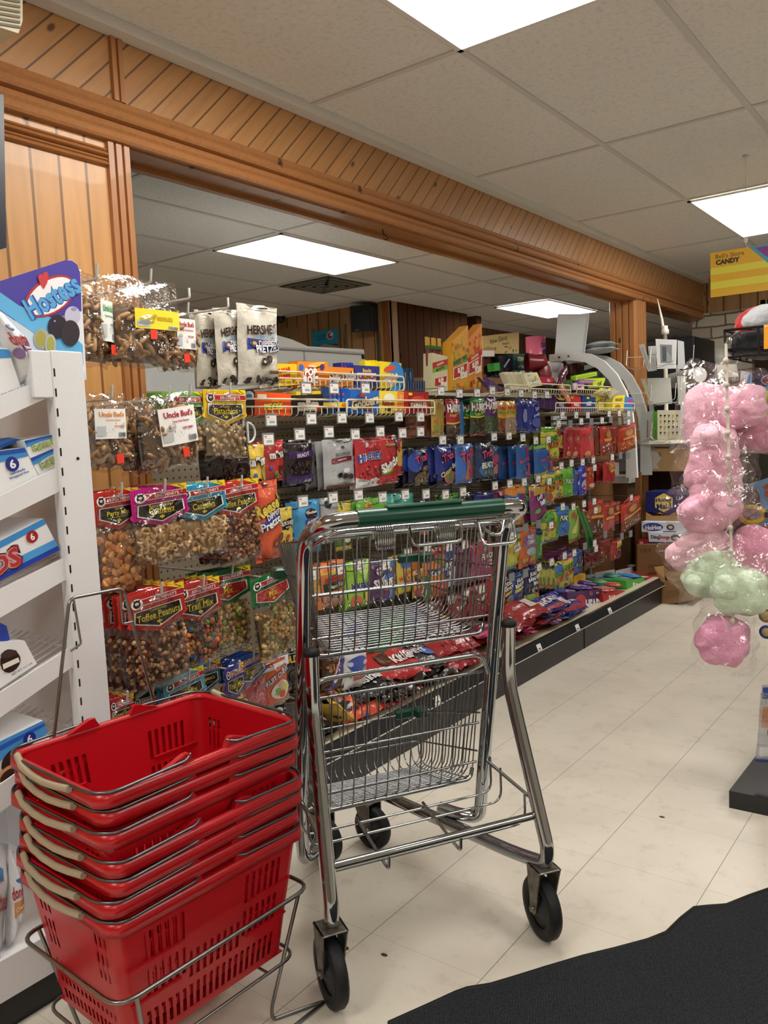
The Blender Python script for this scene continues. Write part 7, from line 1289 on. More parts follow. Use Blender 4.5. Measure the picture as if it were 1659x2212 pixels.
# ================================================================== COUNTER END, DELI CASE, BOXES
def ypoly(b, pts, y, dep): b.prism([at(px, py, y=y) for px, py in pts], (0, dep, 0))
dc = empty('deli_case', (-2.5, 6.0, 0), 0, 'white curved-side glass deli case at the far end of the shelving', 'deli case'); DI = Matrix.Translation(-dc.location)
def dp(n_, b): o = b.build(n_, dc); o.matrix_parent_inverse = DI; return o
arcO = [(1186, 779), (1186, 766), (1240, 760), (1275, 764), (1305, 780), (1332, 808), (1352, 845), (1366, 895), (1372, 950), (1376, 1032)]
arcI = [(1352, 1032), (1352, 950), (1346, 900), (1334, 858), (1314, 820), (1290, 796), (1262, 782), (1230, 778), (1200, 780), (1190, 783)]
b = B(M('e8eaea', 'plastic')); q = [(x, y_) for x, y_ in arcO]; n_ = len(arcO)
P0 = [at(*p, y=5.62) for p in arcO]; P1 = [at(*p, y=5.62) for p in arcI[::-1]]
for i in range(n_-1): b.prism([P0[i], P0[i+1], P1[i+1], P1[i]], (0, .03, 0))
for px, py in ((1228, 769), (1208, 772)): b.use(M('7a7c7e', 'metal')); b.lathe([(0, -.002), (.008, -.002), (.008, 0), (0, 0)], at(px, py, y=5.62), 'y', 10)
dp('side_panel', b)
b = B(ACRYL); G = [at(*p, y=5.64) for p in arcI[::-1]]
for i in range(len(G)-1): b.add([G[i], G[i+1], G[i+1]+V((0, .28, 0)), G[i]+V((0, .28, 0))], [(0, 1, 2, 3)], True)
b.add([at(1192, 1030, y=5.64)]+[g for g in G[1:]], [list(range(len(G)))]); dp('curved_glass', b)
b = B(M('d8dcdc', 'plastic')); Q0 = [p+V((0, .29, .0)) for p in P0]; Q1 = [p+V((0, .29, .0)) for p in P1]
for i in range(n_-1): b.prism([Q0[i], Q0[i+1], Q1[i+1], Q1[i]], (0, .03, 0))
dp('far_side_panel', b)
b = B(M('c0c4c6', 'paint')); z0 = at(1300, 1030, y=5.62).z; x0, x1 = at(1190, 900, y=5.62).x, at(1352, 900, y=5.62).x
b.box((x0, 5.66, z0-.05), (x1, 5.9, z0)); b.box((x0, 5.66, z0+.18), (x1-.1, 5.9, z0+.19)); b.box((x0, 5.66, z0+.38), (x1-.25, 5.9, z0+.39)); b.box((x0-.02, 5.66, 0), (x0, 5.9, 1.6)); dp('shelves', b)
b = B(M('5c4430', 'matte')); b.box((x0, 5.68, 0), (x1-.02, 5.9, z0-.05)); dp('lower_body', b)
gh = empty('glass_hood', (-2.5, 6.7, 1.0), 0, 'larger grey curved glass hood behind the white deli case side', 'glass hood')
oa = [(1262, 790), (1300, 778), (1335, 782), (1368, 800), (1392, 828), (1408, 866), (1416, 910), (1418, 955)]; ia = [(1262, 800), (1300, 788), (1332, 792), (1362, 808), (1384, 834), (1400, 870), (1407, 912), (1408, 955)]
b = B(M('a4a8aa', 'plastic')); OA = [at(*p, y=6.66) for p in oa]; IA = [at(*p, y=6.66) for p in ia]
for i in range(7): b.prism([OA[i], OA[i+1], IA[i+1], IA[i]], (0, .02, 0))
o = b.build('rim', gh); o.matrix_parent_inverse = Matrix.Translation((2.5, -6.7, -1.0))
b = B(glassy('grey_glass', (.62, .64, .64), .12, .08, 0)); b.add(IA+[at(1262, 955, y=6.66)], [list(range(9))])
for i in range(7): b.add([IA[i], IA[i+1], IA[i+1]+V((0, .35, 0)), IA[i]+V((0, .35, 0))], [(0, 1, 2, 3)], True)
o = b.build('glass', gh); o.matrix_parent_inverse = Matrix.Translation((2.5, -6.7, -1.0))
for i, (xx, yy, zz, c) in enumerate(((.08, -.02, 0, 'b8c8d8'), (.3, .02, 0, 'd8d0c0'), (.06, .0, .19, '8a9aa8'), (.24, .02, .19, 'c8b8a8'))):
    b = B(M(c, 'card')); b.box((x0+xx, 5.7+yy, z0+zz), (x0+xx+.12, 5.7+yy+.14, z0+zz+.09), .004); tag(b.build('deli_tub'), ['pale blue', 'cream', 'grey', 'tan'][i]+' tub inside the glass deli case', 'food tub')
mb = B(M('dfe3e4', 'paint')); ypoly(mb, [(1205, 678), (1272, 678), (1262, 765), (1198, 768)], 5.75, .01); mb.use(M('c4c8ca', 'paint')); ypoly(mb, [(1268, 680), (1272, 680), (1262, 765), (1258, 765)], 5.748, .002); tag(mb.build('menu_board'), 'blank white acrylic board standing on top of the deli case', 'sign board')
eg = empty('egg_carton', (0, 0, 0), 0, 'grey pulp carton trays stacked on the deli case behind the white board', 'egg carton'); pe = at(1297, 762, y=5.85); eg.location = pe
for k in range(2):
    b = B(M(['a9aeb0', '9aa0a2'][k], 'matte')); b.ball((0, 0, .02+k*.035), (.115, .09, .028), 16, 8, None, lambda d: 1+.05*sin(d.x*20)*(d.z < 0)); b.box((-.118, -.09, .018+k*.035), (.118, .09, .024+k*.035), .003); b.build('tray', eg)
ct = empty('checkout_counter', (-2.0, 6.2, 0), 0, 'grey and bare wood counter end under the postcard spinner', 'counter'); KI = Matrix.Translation(-ct.location)
def kp(n_, b): o = b.build(n_, ct); o.matrix_parent_inverse = KI; return o
b = B(M('a7a292', 'paint')); b.prism([at(1336, 958, y=5.95), at(1500, 955, y=5.95), at(1500, 967, y=5.95), at(1336, 970, y=5.95)], (0, .6, 0)); kp('top', b)
b = B(M('7f858b', 'paint')); ypoly(b, [(1332, 968), (1392, 968), (1388, 1018), (1332, 1018)], 5.95, .04); kp('grey_panel', b)
b = B(wood('bare_ply_edge', 'c9a676', '9a7448', plank=5, groove=0)); ypoly(b, [(1388, 966), (1500, 966), (1500, 1018), (1388, 1018)], 5.95, .04); b.use(M('cfc8bc', 'matte'))
ypoly(b, [(1390, 972), (1402, 970), (1420, 978), (1428, 990), (1418, 1003), (1424, 1012), (1398, 1014), (1390, 1000)], 5.949, .002); kp('bare_wood_panel', b)
b = B(M('3f2d20', 'matte')); b.box((-2.9, 6.5, 0), (-1.7, 6.55, .8)); b.box((-1.75, 5.99, 0), (-1.71, 6.5, .8)); kp('back_board', b)
bd = B(M('7a5434', 'matte')); ypoly(bd, [(1372, 1020), (1384, 1020), (1384, 1240), (1372, 1240)], 5.7, .02); tag(bd.build('cardboard_sheet'), 'upright brown cardboard sheet edge left of the graham cracker box', 'cardboard')
def ybox(name, q, y, dep, label, cat, col, ops=(), kind='card', top=None): return pbox(name, q, ('y', y), dep, label, cat, col, list(ops), kind, None, top)
hexa = [(.5+.235*cos(a)*.9-.12, .62+.33*sin(a)) for a in [radians(30+60*i) for i in range(6)]]
ybox('cracker_box', [(1395, 1062), (1500, 1062), (1500, 1126), (1395, 1124)], 5.7, .2, 'dark blue graham cracker box with a yellow hexagon', 'food box', '1c2668', [('p', hexa, 'e8d45a'), ('t', 'Honey', .38, .70, .2, '1c2668', 4, .36, .04), ('t', 'Maid', .38, .50, .2, '1c2668', 4, .3, .04), ('p', [(0, 0), (1, 0), (1, .2), (.9, .3), (.75, .16), (.6, .3), (.45, .16), (.3, .3), (.15, .16), (0, .3)], 'b08a5c')])
ybox('snack_cake_box', [(1386, 1127), (1478, 1129), (1480, 1150), (1386, 1149)], 5.62, .18, 'blue and white snack cake box with an oval logo, upper of two', 'food box', 'dfe6f2', [('e', .27, .5, .24, .42, '2a58b0')]+OUT('HoHos', .28, .45, .36, 'f0f0f6', 'a02434', 4, .36, .05)+[('e', .68, .5, .09, .3, '2c1a14'), ('e', .68, .5, .05, .16, 'e8e0d8'), ('r', .5, 0, .8, .1, '3050a8')])
ybox('snack_cake_box', [(1400, 1150), (1476, 1151), (1477, 1173), (1402, 1172)], 5.6, .18, 'white snack cake box with dark blue and red letters, lower of two', 'food box', 'e8ecf4', OUT('Ding', .2, .5, .38, '24408c', 'f0f0f4', 0, .25, .05)+OUT('Dongs', .46, .5, .38, 'a0242c', 'f0f0f4', 0, .3, .05)+[('e', .78, .5, .14, .3, '2a1a14'), ('e', .78, .46, .08, .12, 'e8e0d8'), ('r', 0, 0, 1, .08, '24408c')])
ybox('red_cake_box', [(1377, 1166), (1398, 1166), (1398, 1178), (1377, 1178)], 5.58, .12, 'small red box end left of the lower snack cake box', 'food box', '8c1c24', [('t', '24', .4, .5, .5, 'e8c8c8', 0, .5)])
CB = '8a6846'
bx = ybox('cardboard_box', [(1376, 1176), (1500, 1176), (1500, 1262), (1376, 1262)], 5.55, .45, 'large brown cardboard carton with faint printing under the snack cake boxes', 'cardboard box', CB, [('t', 'V14214', .15, .85, .1, '5c4430', 0, .2, .01), ('t', 'QCB824', .65, .85, .1, '5c4430', 0, .25, .01), ('t', 'CHANG BLANK', .45, .45, .09, '5c4430', 0, .5, .02), ('r', .62, .62, .82, .78, '7a5a3c'), ('e', .3, .25, .12, .06, '6a4c32'), ('e', .7, .25, .12, .06, '6a4c32')])
ybox('cardboard_box', [(1422, 1245), (1500, 1240), (1497, 1296), (1424, 1309)], 5.36, .5, 'low brown cardboard carton standing on the floor at the end of the shelving', 'cardboard box', '94714d', [('r', .2, .2, .6, .5, '84633f')])
fb = B(M('a8845c', 'card')); fb.prism([at(1432, 1222, y=5.36), at(1462, 1255, y=5.36), at(1450, 1262, y=5.36), at(1436, 1250, y=5.36)], (0, .006, 0)); fb.prism([at(1412, 1225, x=-1.75), at(1432, 1222, y=5.36), at(1436, 1254, y=5.36), at(1430, 1262, y=5.36)], (.004, 0, 0)); tag(fb.build('box_flap'), 'open cardboard flap sticking out above the low carton', 'cardboard')
# postcard spinner
sx_ = at(1440, 958, y=6.0); ps = empty('postcard_spinner', sx_, 0, 'white wire postcard spinner standing on the bare wood counter', 'display stand'); 
def yy(px, py, y=6.0): p = at(px, py, y=y)-sx_; return p
b = B(M('e4e0cf', 'paint')); b.lathe([(0, 0), (.19, 0), (.19, .008), (.05, .03), (.014, .05), (.014, .5), (.012, .78), (.026, .78), (.026, .81), (.018, .82), (.018, .84), (0, .84)], (0, 0, 0), n=24); b.build('pole', ps)
b = B(M('e6e2d4', 'paint')); b.tube([yy(1434, 722), yy(1430, 690), yy(1420, 646)], [.012, .009, .003], 6); b.build('top_strip', ps)
b = B(M('e9e9e6', 'metal'))
for zc in (.03, .29, .55):
    for (xa, ya) in ((-.15, -.12), (.05, -.2), (.13, -.05), (-.1, .1)):
        w_, h_ = .085, .13
        b.tube(rnd([(xa-w_, ya, zc+h_), (xa-w_, ya-.03, zc+.02), (xa-.02, ya-.035, zc-.02), (xa+w_, ya-.03, zc+.02), (xa+w_, ya, zc+h_)], .015, 3), .0022, 5); b.tube([(xa-w_, ya-.015, zc+.08), (0, 0, zc+.08)], .002, 5); b.tube([(xa-w_, ya, zc), (xa+w_, ya, zc)], .002, 5)
b.build('wire_pockets', ps)
def card(q, y, label, col, ops=(), tx=0):
    o = pbox('postcard', q, ('y', y), .003, label, 'postcard', col, list(ops)); return o
card([(1416, 732), (1462, 734), (1460, 796), (1420, 797)], 5.82, 'white card with a grey photo window, centre top of the postcard spinner', 'eceef0', [('r', .2, .2, .78, .82, '8c9298'), ('r', .3, .25, .5, .75, '5c6268'), ('p', [(.5, .25), (.75, .2), (.75, .4), (.55, .6)], 'aab0b4')])
card([(1464, 735), (1477, 738), (1480, 797), (1464, 797)], 5.86, 'white card edge right of the photo card on the spinner', 'd8dcde')
card([(1400, 748), (1416, 747), (1418, 800), (1404, 802)], 5.88, 'white card half hidden left of the photo card on the spinner', 'dde0e2')
card([(1380, 745), (1391, 743), (1408, 800), (1400, 803)], 5.85, 'slanted clear-sleeved card at the left of the spinner', 'b9bcba', [('r', .3, .1, .7, .9, 'a0a4a0')])
card([(1398, 817), (1448, 816), (1452, 872), (1400, 874)], 5.88, 'pale blank card in the middle tier of the spinner', 'd6d8d2')
card([(1463, 812), (1482, 812), (1481, 872), (1465, 874)], 5.86, 'narrow pale card at the right of the middle tier', 'cfd2ce')
card([(1383, 818), (1393, 817), (1410, 870), (1404, 874)], 5.84, 'slanted glossy card at the left of the middle tier', 'b8b4a0', [('r', .3, .1, .6, .9, 'd8cc98')])
card([(1420, 886), (1470, 886), (1470, 950), (1420, 951)], 5.8, 'cream card printed with rows of small blue and yellow mushrooms', 'e6e2c4', [('e', .15+.18*i, .82-.19*j, .045, .035, ['2a3c54', 'c8b83a', '5c6a60', '24342c'][(i*3+j*5) % 4]) for i in range(5) for j in range(4)]+[('r', .14+.18*i, .72-.19*j, .165+.18*i, .79-.19*j, '8a8a70') for i in range(5) for j in range(4)])
card([(1411, 888), (1421, 888), (1421, 950), (1411, 950)], 5.84, 'bright green card edge left of the mushroom card', '5aa028')
card([(1478, 886), (1490, 886), (1480, 945), (1470, 950)], 5.84, 'white card edge right of the mushroom card', 'd8dad8')
card([(1386, 890), (1410, 888), (1410, 952), (1384, 952)], 5.86, 'clear sleeve with a faint grey card at the lower left of the spinner', 'a8aca8', [('r', .5, .1, .62, .7, '8a6a58')])
# things behind the counter
def bb(name, a, c, label, cat, col, kind='matte', bev=.01): b = B(M(col, kind)); b.box(a, c, bev); return tag(b.build(name), label, cat)
p = at(1400, 760, y=7.0); q = at(1520, 880, y=7.0)
fc = empty('black_cabinet', (-2.05, 7.0, 0), 0, 'tall black metal cabinet behind the postcard spinner', 'cabinet')
b = B(M('15171a', 'paint')); b.box((-.42, -.3, 0), (.12, .3, 1.86), .008); b.build('body', fc); b = B(M('b8bab8', 'card')); b.box((-.02, -.303, 1.55), (.01, -.301, 1.64)); b.build('label_plate', fc)
b = B(M('5a5c5e', 'metal')); b.box((-.1, -.31, 1.45), (-.08, -.3, 1.7)); b.build('handle', fc)
b = B(M('cfcfca', 'plastic')); p = at(1490, 812, y=6.4)
pts = [at(1448, 824, y=6.72), at(1512, 810, y=6.35)]
for k in range(22): pass
b.tube([pts[0]+(pts[-1]-pts[0])*(k/44) for k in range(45)], [.062 if k % 2 else .054 for k in range(45)], 14); tag(b.build('vent_hose'), 'white corrugated hose pointing right behind the postcard spinner', 'hose')
b = B(M('dcdcd6', 'plastic')); p = at(1552, 800, y=7.56); b.T = Matrix.Translation(p); b.ball((0, 0, .1), (.11, .09, .1), 18, 8, None, lambda d: 1+.02*sin(math.atan2(d.y, d.x)*26)); b.use(M('3a2c20', 'card')); b.box((-.08, -.11, .02), (-.0, -.1, .07)); b.use(M('dcdcd6', 'plastic')); b.box((-.1, -.09, -.1), (.1, .09, .05), .01); tag(b.build('stacked_cups'), 'white ribbed dispenser with a small dark label mounted on the stone pier', 'cups')  # a stack of cups, set against the pier
bb('teal_machine', (-1.62, 6.6, .945), (-1.3, 6.85, 1.12), 'teal and dark machine behind the cotton candy strip', 'machine', '1c4a5c', 'plastic', .03)
bb('register_counter', (-1.66, 6.55, 0), (.9, 7.1, .94), 'dark counter behind the hanging cotton candy', 'counter', '2c2723', 'matte')
b = B(M('d7dde6', 'paint')); ypoly(b, [(1470, 868), (1505, 866), (1505, 950), (1470, 952)], 6.15, .02); tag(b.build('white_board'), 'pale blue white board right of the postcard spinner', 'board')
# ================================================================== COTTON CANDY STRIP
from mathutils import Euler
YC = 2.55
stp = [at(1568, 742, y=YC-.07), at(1572, 900, y=YC-.07), at(1577, 1100, y=YC-.07), at(1584, 1365, y=YC-.07)]
cs = empty('clip_strip', stp[0], 0, 'long cream plastic clip strip hung from the black rack, carrying cotton candy bags', 'clip strip'); CI = Matrix.Translation(-stp[0])
b = B(M('ddd6c8', 'plastic')); 
for i in range(3): b.prism([stp[i]+V((-.004, 0, 0)), stp[i]+V((.004, 0, 0)), stp[i+1]+V((.004, 0, 0)), stp[i+1]+V((-.004, 0, 0))], (0, .002, 0))
o = b.build('strip', cs); o.matrix_parent_inverse = CI
for k in range(12):
    p = stp[0]+(stp[-1]-stp[0])*((k+.7)/12.2); b = B(M('cfc9bd', 'plastic')); b.ball(p+V((0, -.006, 0)), (.009, .005, .008), 8, 6); b.tube([p+V((-.004, -.006, 0)), p+V((-.012, -.008, -.012)), p+V((-.004, -.008, -.026))], .0025, 5); o = b.build('clip', cs); o.matrix_parent_inverse = CI
b = B(M('a9aaa8', 'metal')); b.tube([stp[0]+V((.0, 0, 0)), stp[0]+V((.01, .02, .02)), stp[0]+V((.02, .06, .035)), stp[0]+V((.02, .08, .02))], .003, 6); b.ball(stp[0]+V((.012, 0, .006)), (.008, .008, .012), 8, 6); o = b.build('hanging_hook', cs); o.matrix_parent_inverse = CI
def candyfloss(px, py, w, h, rot, col, label, dy=0, bw=1.4, bh=1.35, up=.25, seed=1, n=1):
    """w,h in px of the floss; clear bag around it"""
    sc = (at(px+50, py, y=YC+dy)-at(px-50, py, y=YC+dy)).length/100/1.0; sz = .00165*(1+dy*.3); W2, H2 = w*sz*.5, h*sz*.5; c = at(px, py, y=YC+dy)
    t = empty('cotton_candy_bag', c, 0, label, 'cotton candy'); t.rotation_euler = (0, radians(rot), 0); rr = random.Random(seed)
    b = B(M(col, 'fluff')); off = V((seed*3.1, seed*1.7, 0))
    b.ball((0, 0, 0), (W2*1.0, .052, H2*1.0), 32, 22, None, lambda d: (1+.16*noise.noise(d*1.1+off)+.09*noise.noise(d*2.6+off)+.025*noise.noise(d*9+off))*(1/(abs(d.x)**3.2+abs(d.y)**3.2+abs(d.z)**3.2)**(1/3.2))*.92)
    for i in range(n):
        a = rr.uniform(0, 6.28); q = V((cos(a)*W2*.45, -.02+rr.uniform(-.01, .01), sin(a)*H2*.45)); b.ball(q, (W2*.62, .044, H2*.55), 24, 18, None, lambda d: 1+.22*noise.noise(d*1.3+off*(i+2)))
    b.build('floss', t)
    bwx, bhz = W2*bw, H2*bh; cz = H2*up; g = B(glassy('floss_bag_film', fac=.06, rough=.12, bd=.016, bs=20))
    def S(u, v, s=1):
        e4 = max(0, 4*u*(1-u))*max(0, 4*v*(1-v)); top = max(0, (v-.72)/.28); wx = bwx*(1-.28*top+.05*sin(v*7+seed)); return V(((u-.5)*2*wx+.006*sin(v*19+seed), -s*(.062*min(1, e4*1.6)**.6*(1-top*.8))+.007*sin(u*17+v*11+seed)+.005*sin(v*27-u*9), cz+(v-.5)*2*bhz+.006*sin(u*8+seed)))
    g.grid(lambda u, v: S(u, v, 1), 16, 18); g.grid(lambda u, v: S(u, v, -1), 10, 10); g.build('bag', t)
PK, PK2 = 'fcc0d8', 'fdcbde'
candyfloss(1525, 905, 84, 130, 8, PK2, 'pink cotton candy bag, uppermost on the left side of the strip', .05, seed=1)
candyfloss(1598, 880, 88, 78, -5, PK, 'pink cotton candy bag at the top right of the strip, above the long one', .03, seed=2)
candyfloss(1622, 935, 118, 70, 6, 'eda6c2', 'long pink cotton candy bag stretching to the right edge of the photo', .09, seed=3, bw=1.1)
candyfloss(1542, 965, 86, 84, 10, PK2, 'pink cotton candy bag, second from the top in the middle of the strip', .0, seed=4)
candyfloss(1542, 1020, 98, 96, 12, PK, 'pink cotton candy bag, third down the middle with a dark clear tail', -.01, seed=5, bw=1.5)
candyfloss(1548, 1062, 92, 78, 4, PK2, 'pink cotton candy bag, fourth down, crinkled clear wrap to its right', -.02, seed=6, bw=1.45)
candyfloss(1534, 1102, 118, 84, -32, PK, 'pink cotton candy bag lying diagonally halfway down the strip', -.035, seed=7, bw=1.4)
candyfloss(1508, 1186, 128, 66, -26, 'fdd0df', 'pale pink cotton candy bag slanting down to the left', -.02, seed=8, bw=1.15, bh=1.25, up=0)
candyfloss(1627, 1198, 84, 112, 18, 'fbb0cf', 'deep pink cotton candy bag on the right just below the goggles', .02, seed=9)
candyfloss(1538, 1236, 106, 96, -14, 'e2f6da', 'pale green cotton candy bag, left of the two green ones', -.03, seed=10)
candyfloss(1598, 1276, 94, 96, 6, 'e4f8dc', 'pale green cotton candy bag, right of the two green ones', -.045, seed=11)
candyfloss(1565, 1384, 92, 96, 2, 'fab0d2', 'bottom pink cotton candy bag hanging alone near the floor', -.03, bw=1.2, bh=1.5, up=.22, seed=12)
# ================================================================== BLACK GRID RACK (right)
gr = empty('grid_rack', (-.2, 2.9, 0), 0, 'black wire grid display rack with a low base at the right edge', 'display rack'); RI = Matrix.Translation(-gr.location)
BK = M('141416', 'plastic')
def gq(n_, b): o = b.build(n_, gr); o.matrix_parent_inverse = RI; return o
b = B(BK); b.prism([(-.643, 2.555, 0), (.3, 2.575, 0), (.3, 3.25, 0), (-.63, 3.23, 0)], (0, 0, .055)); gq('base', b)
b = B(BK); x0, x1, y0 = -.555, .35, 2.86
for k in range(34): z = .06+.0415*k; b.tube([(x0, y0, z), (x1, y0, z)], .0028, 5)
for k in range(13): x = x0+(x1-x0)*k/12; b.tube([(x, y0+.004, .05), (x, y0+.004, 1.46)], .0035, 5)
gq('front_grid', b)
b = B(BK)
for k in range(34): z = .06+.0415*k; b.tube([(x0, y0, z), (x0, y0+.35, z)], .0028, 5)
for k in range(5): b.tube([(x0, y0+.0875*k, .05), (x0, y0+.0875*k, 1.46)], .0035, 5)
gq('side_grid', b)
b = B(BK); b.box((x0+.02, y0+.33, .06), (x1, y0+.34, 1.44)); gq('back_board', b)
b = B(BK); c = [at(1565, 714, y=2.52), at(1567, 756, y=2.52), at(1568, 773, y=2.52)]; R_ = V((.9, .0, .0)); Bk = V((.0, .33, .0))
for p in c: b.tube([p+Bk, p, p+R_], .0042 if p is c[0] else .0034, 6)
for k in range(11): p = c[0]+R_*(k/10); b.tube([p, p+(c[2]-c[0])], .0034, 6)
for k in range(5): p = c[0]+Bk*(k/4); b.tube([p, p+(c[2]-c[0])], .003, 6)
for k in range(10): p = c[2]+R_*(k/9); b.tube([p, p+Bk], .0026, 5)
gq('top_basket', b)
# soft toys / caps in the top basket
def blob(name, px, py, y, r, col, label, cat, seed, kind='fluff'):
    b = B(M(col, kind)); b.T = Matrix.Translation(at(px, py, y=y)); b.ball((0, 0, 0), r, 24, 16, None, lambda d: 1+.22*noise.noise(d*1.6+V((seed, 0, 0)))+.05*noise.noise(d*6)); return tag(b.build(name), label, cat)
blob('cloth_hat', 1635, 702, 2.7, (.065, .07, .05), 'b8141f', 'red cloth cap in the basket at the top of the black rack', 'hat', 1)
blob('cloth_hat', 1656, 690, 2.66, (.065, .06, .042), 'b8bcc2', 'light grey cloth cap lying over the red one', 'hat', 4)
blob('cloth_hat', 1648, 742, 2.68, (.1, .08, .045), '17171a', 'black cap under the red one in the rack basket', 'hat', 7)
o = pbox('orange_tag', [(1650, 702), (1680, 698), (1680, 752), (1650, 754)], ('y', 2.5), .004, 'orange plastic price label clipped to the rack basket', 'tag', 'f0a426', [('r', 0, .88, 1, 1, 'f8bc50'), ('e', .7, .5, .2, .12, '6a5a14')], 'plastic')
# products on the rack front
o = pbox('splash_card', [(1627, 806), (1720, 795), (1722, 842), (1633, 852)], ('y', 2.74), .006, 'dark blue toy blister card with an oval red and white logo', 'toy card', '1c2250', [('e', .5, .6, .34, .3, 'c8d0e4'), ('e', .5, .6, .31, .26, '2a2a5c'), ('t', 'SPLASH', .52, .62, .26, 'c84a34', 6, .6, .05), ('r', .05, .05, .95, .32, '8ab4e4'), ('t', 'water toys', .45, .18, .1, '4a6aa8', 0, .5), ('r', .3, .45, .6, .52, 'e8ecf4')])
b = B(M('d8dc4a', 'plastic')); b.T = Matrix.Translation(at(1655, 900, y=2.66)); b.ball((0, 0, .0), (.03, .02, .045), 14, 10); b.ball((.0, 0, .055), (.024, .02, .022), 12, 8); b.use(M('f0862c', 'plastic')); b.ball((-.028, 0, .055), (.012, .008, .008), 8, 6); tag(b.build('toy_duck'), 'lime yellow plastic duck-shaped toy with an orange beak at the right edge', 'toy')
ib = pbox('pool_toy_box', [(1616, 1046), (1720, 1012), (1722, 1140), (1622, 1142)], ('y', 2.72), .05, 'light blue pool toy box with orange lettered corner', 'toy box', '86acd8', [('p', [(.35, .78), (1, .9), (1, 1), (.3, .86)], 'b8603c'), ('t', 'INTEX', .6, .87, .08, 'f4ece4', 14, .4, .04), ('p', [(.36, .62), (1, .66), (1, .80), (.36, .76)], 'c86a48'), ('t', 'INTEX', .62, .71, .09, 'f4ece4', 4, .5, .04), ('r', .1, .5, .22, .6, 'e8ecf0'), ('p', [(.1, .28), (.5, .42), (.7, .5), (.7, .46), (.4, .34), (.1, .22)], '6a5c58'), ('r', 0, 0, 1, .05, 'c85a34'), ('p', [(.3, .05), (1, .05), (1, .3), (.4, .2)], '4a84cc')])
gg = empty('swim_goggles', at(1648, 1112, y=2.62), 0, 'yellow swim goggles hanging in front of the blue pool toy box', 'goggles')
b = B(M('f0cc1c', 'plastic')); 
b.tube([(-.032+.034*cos(2*pi*k/24), .006*cos(4*pi*k/24), .024*sin(2*pi*k/24)) for k in range(24)], .0068, 8, closed=True); b.tube([(.06+.034*cos(2*pi*k/24), .006*cos(4*pi*k/24), .024*sin(2*pi*k/24)) for k in range(24)], .0068, 8, closed=True); b.build('frame', gg)
b = B(glassy('goggle_lens', (.92, .95, .95), .15, .05, 0)); b.ball((-.032, 0, 0), (.031, .004, .022), 20, 6); b.ball((.06, 0, 0), (.031, .004, .022), 20, 6); b.build('lens', gg)
b = B(M('1a1a1c', 'rubber')); b.box((.004, -.004, -.008), (.022, .006, .008), .002); b.build('nose_bridge', gg)
b = B(M('d8c040', 'plastic')); b.tube([(-.066, 0, 0), (-.09, .01, .003), (-.105, .02, .002)], .005, 6); b.box((-.1, .0, -.008), (-.09, .012, .008), .001); b.build('strap', gg)
mk = B(M('4a3438', 'film')); mk.T = Matrix.Translation(at(1622, 1085, y=2.7)); mk.ball((0, 0, 0), (.028, .02, .045), 14, 10); mk.use(M('b89a4a', 'film')); mk.ball((-.008, -.017, -.014), (.008, .004, .007), 8, 6); mk.ball((.01, -.017, -.014), (.008, .004, .007), 8, 6); tag(mk.build('swim_mask'), 'dark brown mask with gold eye shapes left of the pool toy box', 'mask')
o = pbox('wall_sticker_card', [(1600, 800), (1624, 806), (1622, 850), (1598, 846)], ('y', 2.8), .003, 'small pale card behind the top cotton candy bags', 'card', 'c8ccd4', [('p', [(.5, .2), (.9, .3), (.9, 1), (.7, .8)], '3a8ac8'), ('e', .3, .5, .2, .2, 'b8886c')])
o = pbox('white_hook_card', [(1548, 788), (1592, 786), (1594, 814), (1550, 816)], ('y', 2.62), .004, 'blank cream plastic card at the top of the clip strip', 'card', 'c9cdbf', [])
bp = empty('toy_blister_pack', at(1640, 1560, y=2.66), 0, 'clear toy blister pack with blue and orange print low on the rack', 'toy pack')
q0 = at(1640, 1560, y=2.66); f = lambda px, py, y=2.66: at(px, py, y=y)-q0
b = B(M('c9ccd0', 'card')); b.prism([f(1646, 1480), f(1700, 1478), f(1700, 1650), f(1632, 1645)], (0, .003, 0))
S = QS(f(1646, 1480), f(1700, 1478), f(1700, 1650), f(1632, 1645), V((0, -1, 0))); art(b, S, [('r', .05, .82, .4, .97, '3a5aa8'), ('r', .1, .45, .9, .72, 'c8743a'), ('e', .45, .4, .12, .1, '2a2c30'), ('r', 0, .04, .7, .24, 'a8b0c4'), ('r', .1, .08, .5, .2, 'e4e6ea'), ('r', 0, 0, 1, .04, '3a4a8c')], .1, .2, 'card'); b.build('card', bp)
b = B(CLEAR); b.prism([f(1642, 1500, 2.62), f(1700, 1500, 2.62), f(1700, 1640, 2.62), f(1634, 1636, 2.62)], (0, .03, 0)); b.build('blister', bp)
for i, (px, py, c) in enumerate(((1655, 1280, 'a8342c'), (1655, 1330, '8a5a2c'), (1656, 1365, '2a4a9c'))):
    b = B(M(c, 'card')); b.T = Matrix.Translation(at(px, py, y=2.78)); b.lathe([(0, -.004), (.022, -.004), (.022, 0), (0, 0)], (0, 0, 0), 'y', 18); b.use(M('c8b078', 'card')); b.lathe([(0, -.005), (.014, -.005), (.014, -.004), (0, -.004)], (0, 0, 0), 'y', 14); tag(b.build('badge_toy'), ['red', 'brown', 'blue'][i]+' round badge card at the right edge of the black rack', 'toy card')
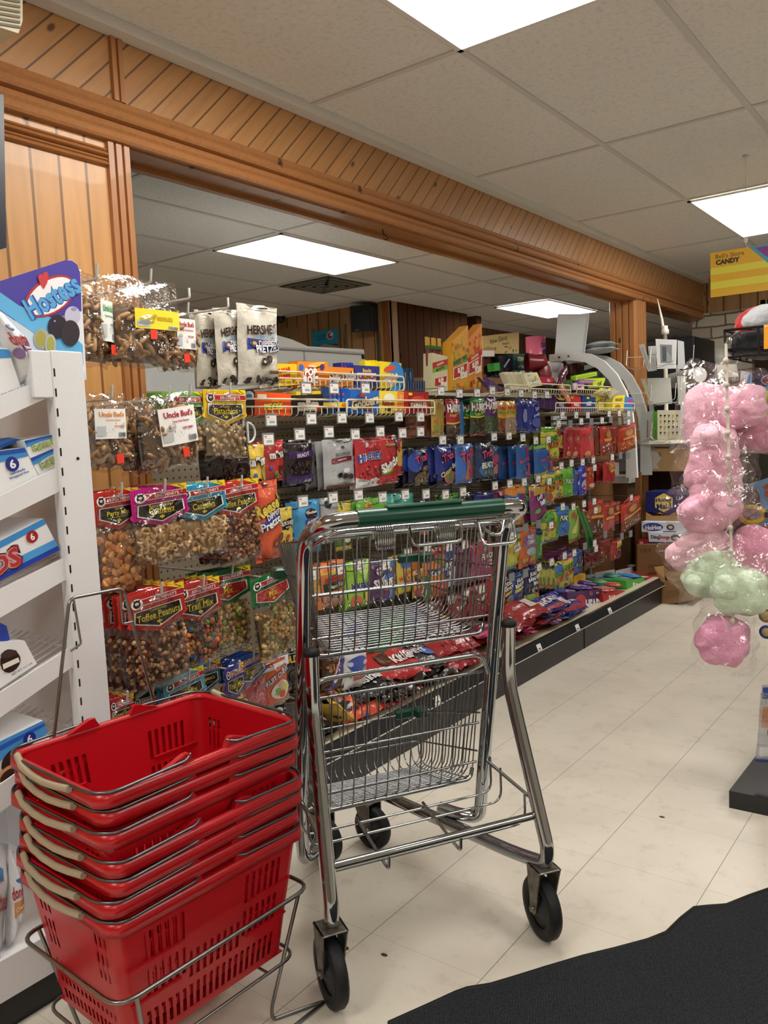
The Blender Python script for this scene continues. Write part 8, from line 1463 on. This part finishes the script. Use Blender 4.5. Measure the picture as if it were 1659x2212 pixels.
# ================================================================== HANGING CANDY SIGN
YS = 4.3; TLs, BLs, = at(1535, 547, y=YS), at(1535, 643, y=YS); w_ = .62
sn = empty('candy_sign', TLs, 0, 'yellow striped hanging sign reading CANDY with a purple triangle', 'sign'); SI = Matrix.Translation(-TLs)
TRs, BRs = TLs+V((w_, 0, 0)), BLs+V((w_, 0, 0)); S = QS(TLs, TRs, BRs, BLs, V((0, -1, 0))); H_ = (TLs-BLs).length
b = B(M('ffc81e', 'card')); b.box(tuple(BLs), tuple(TRs+V((0, .004, 0)))); ops = [('r', 0, .50, 1, .655, 'fff44a'), ('r', 0, .18, 1, .34, 'fff44a'), ('r', 0, .0, 1, .16, 'ffcc2a')]
ops += [('p', [(.285, 1), (1, 1), (1, .0), (.62, 0)], '4ab8d8'), ('p', [(.33, .96), (1, .96), (1, .05), (.66, .05)], '9a3aa8'), ('t', "Bell's Store", .145, .90, .1, '6a4a14', 0, .26, .0), ('t', 'CANDY', .13, .765, .115, '2a1c0c', 0, .225, .05)]
art(b, S, ops, w_, H_, 'card', .0004, .0002); o = b.build('panel', sn); o.matrix_parent_inverse = SI
for k, px in ((0, 1611),):
    p = at(px, 532, y=YS); b = B(M('e8e8e6', 'plastic')); b.lathe([(0, 0), (.012, 0), (.012, .006), (0, .006)], (p.x, p.y, CZ-.012), n=12); b.tube([(p.x, p.y, CZ-.012), (p.x, p.y, TLs.z+.01), (p.x+.01, p.y, TLs.z-.005)], .0016, 5); b.ball((p.x, p.y, TLs.z+.035), (.011, .006, .016), 10, 8); o = b.build('hanger', sn); o.matrix_parent_inverse = SI
    b = B(M('e8e8e6', 'plastic')); b.tube([(p.x+.3, p.y, CZ-.012), (p.x+.3, p.y, TLs.z)], .0016, 5); o = b.build('hanger', sn); o.matrix_parent_inverse = SI
# black framed picture edge at the left border
o = pbox('wall_screen', [(-80, 180), (8, 205), (14, 535), (-80, 560)], ('x', -2.06), .05, 'black framed screen edge on the pine wall at the left border', 'screen', '1b1f2c', [], 'plastic')
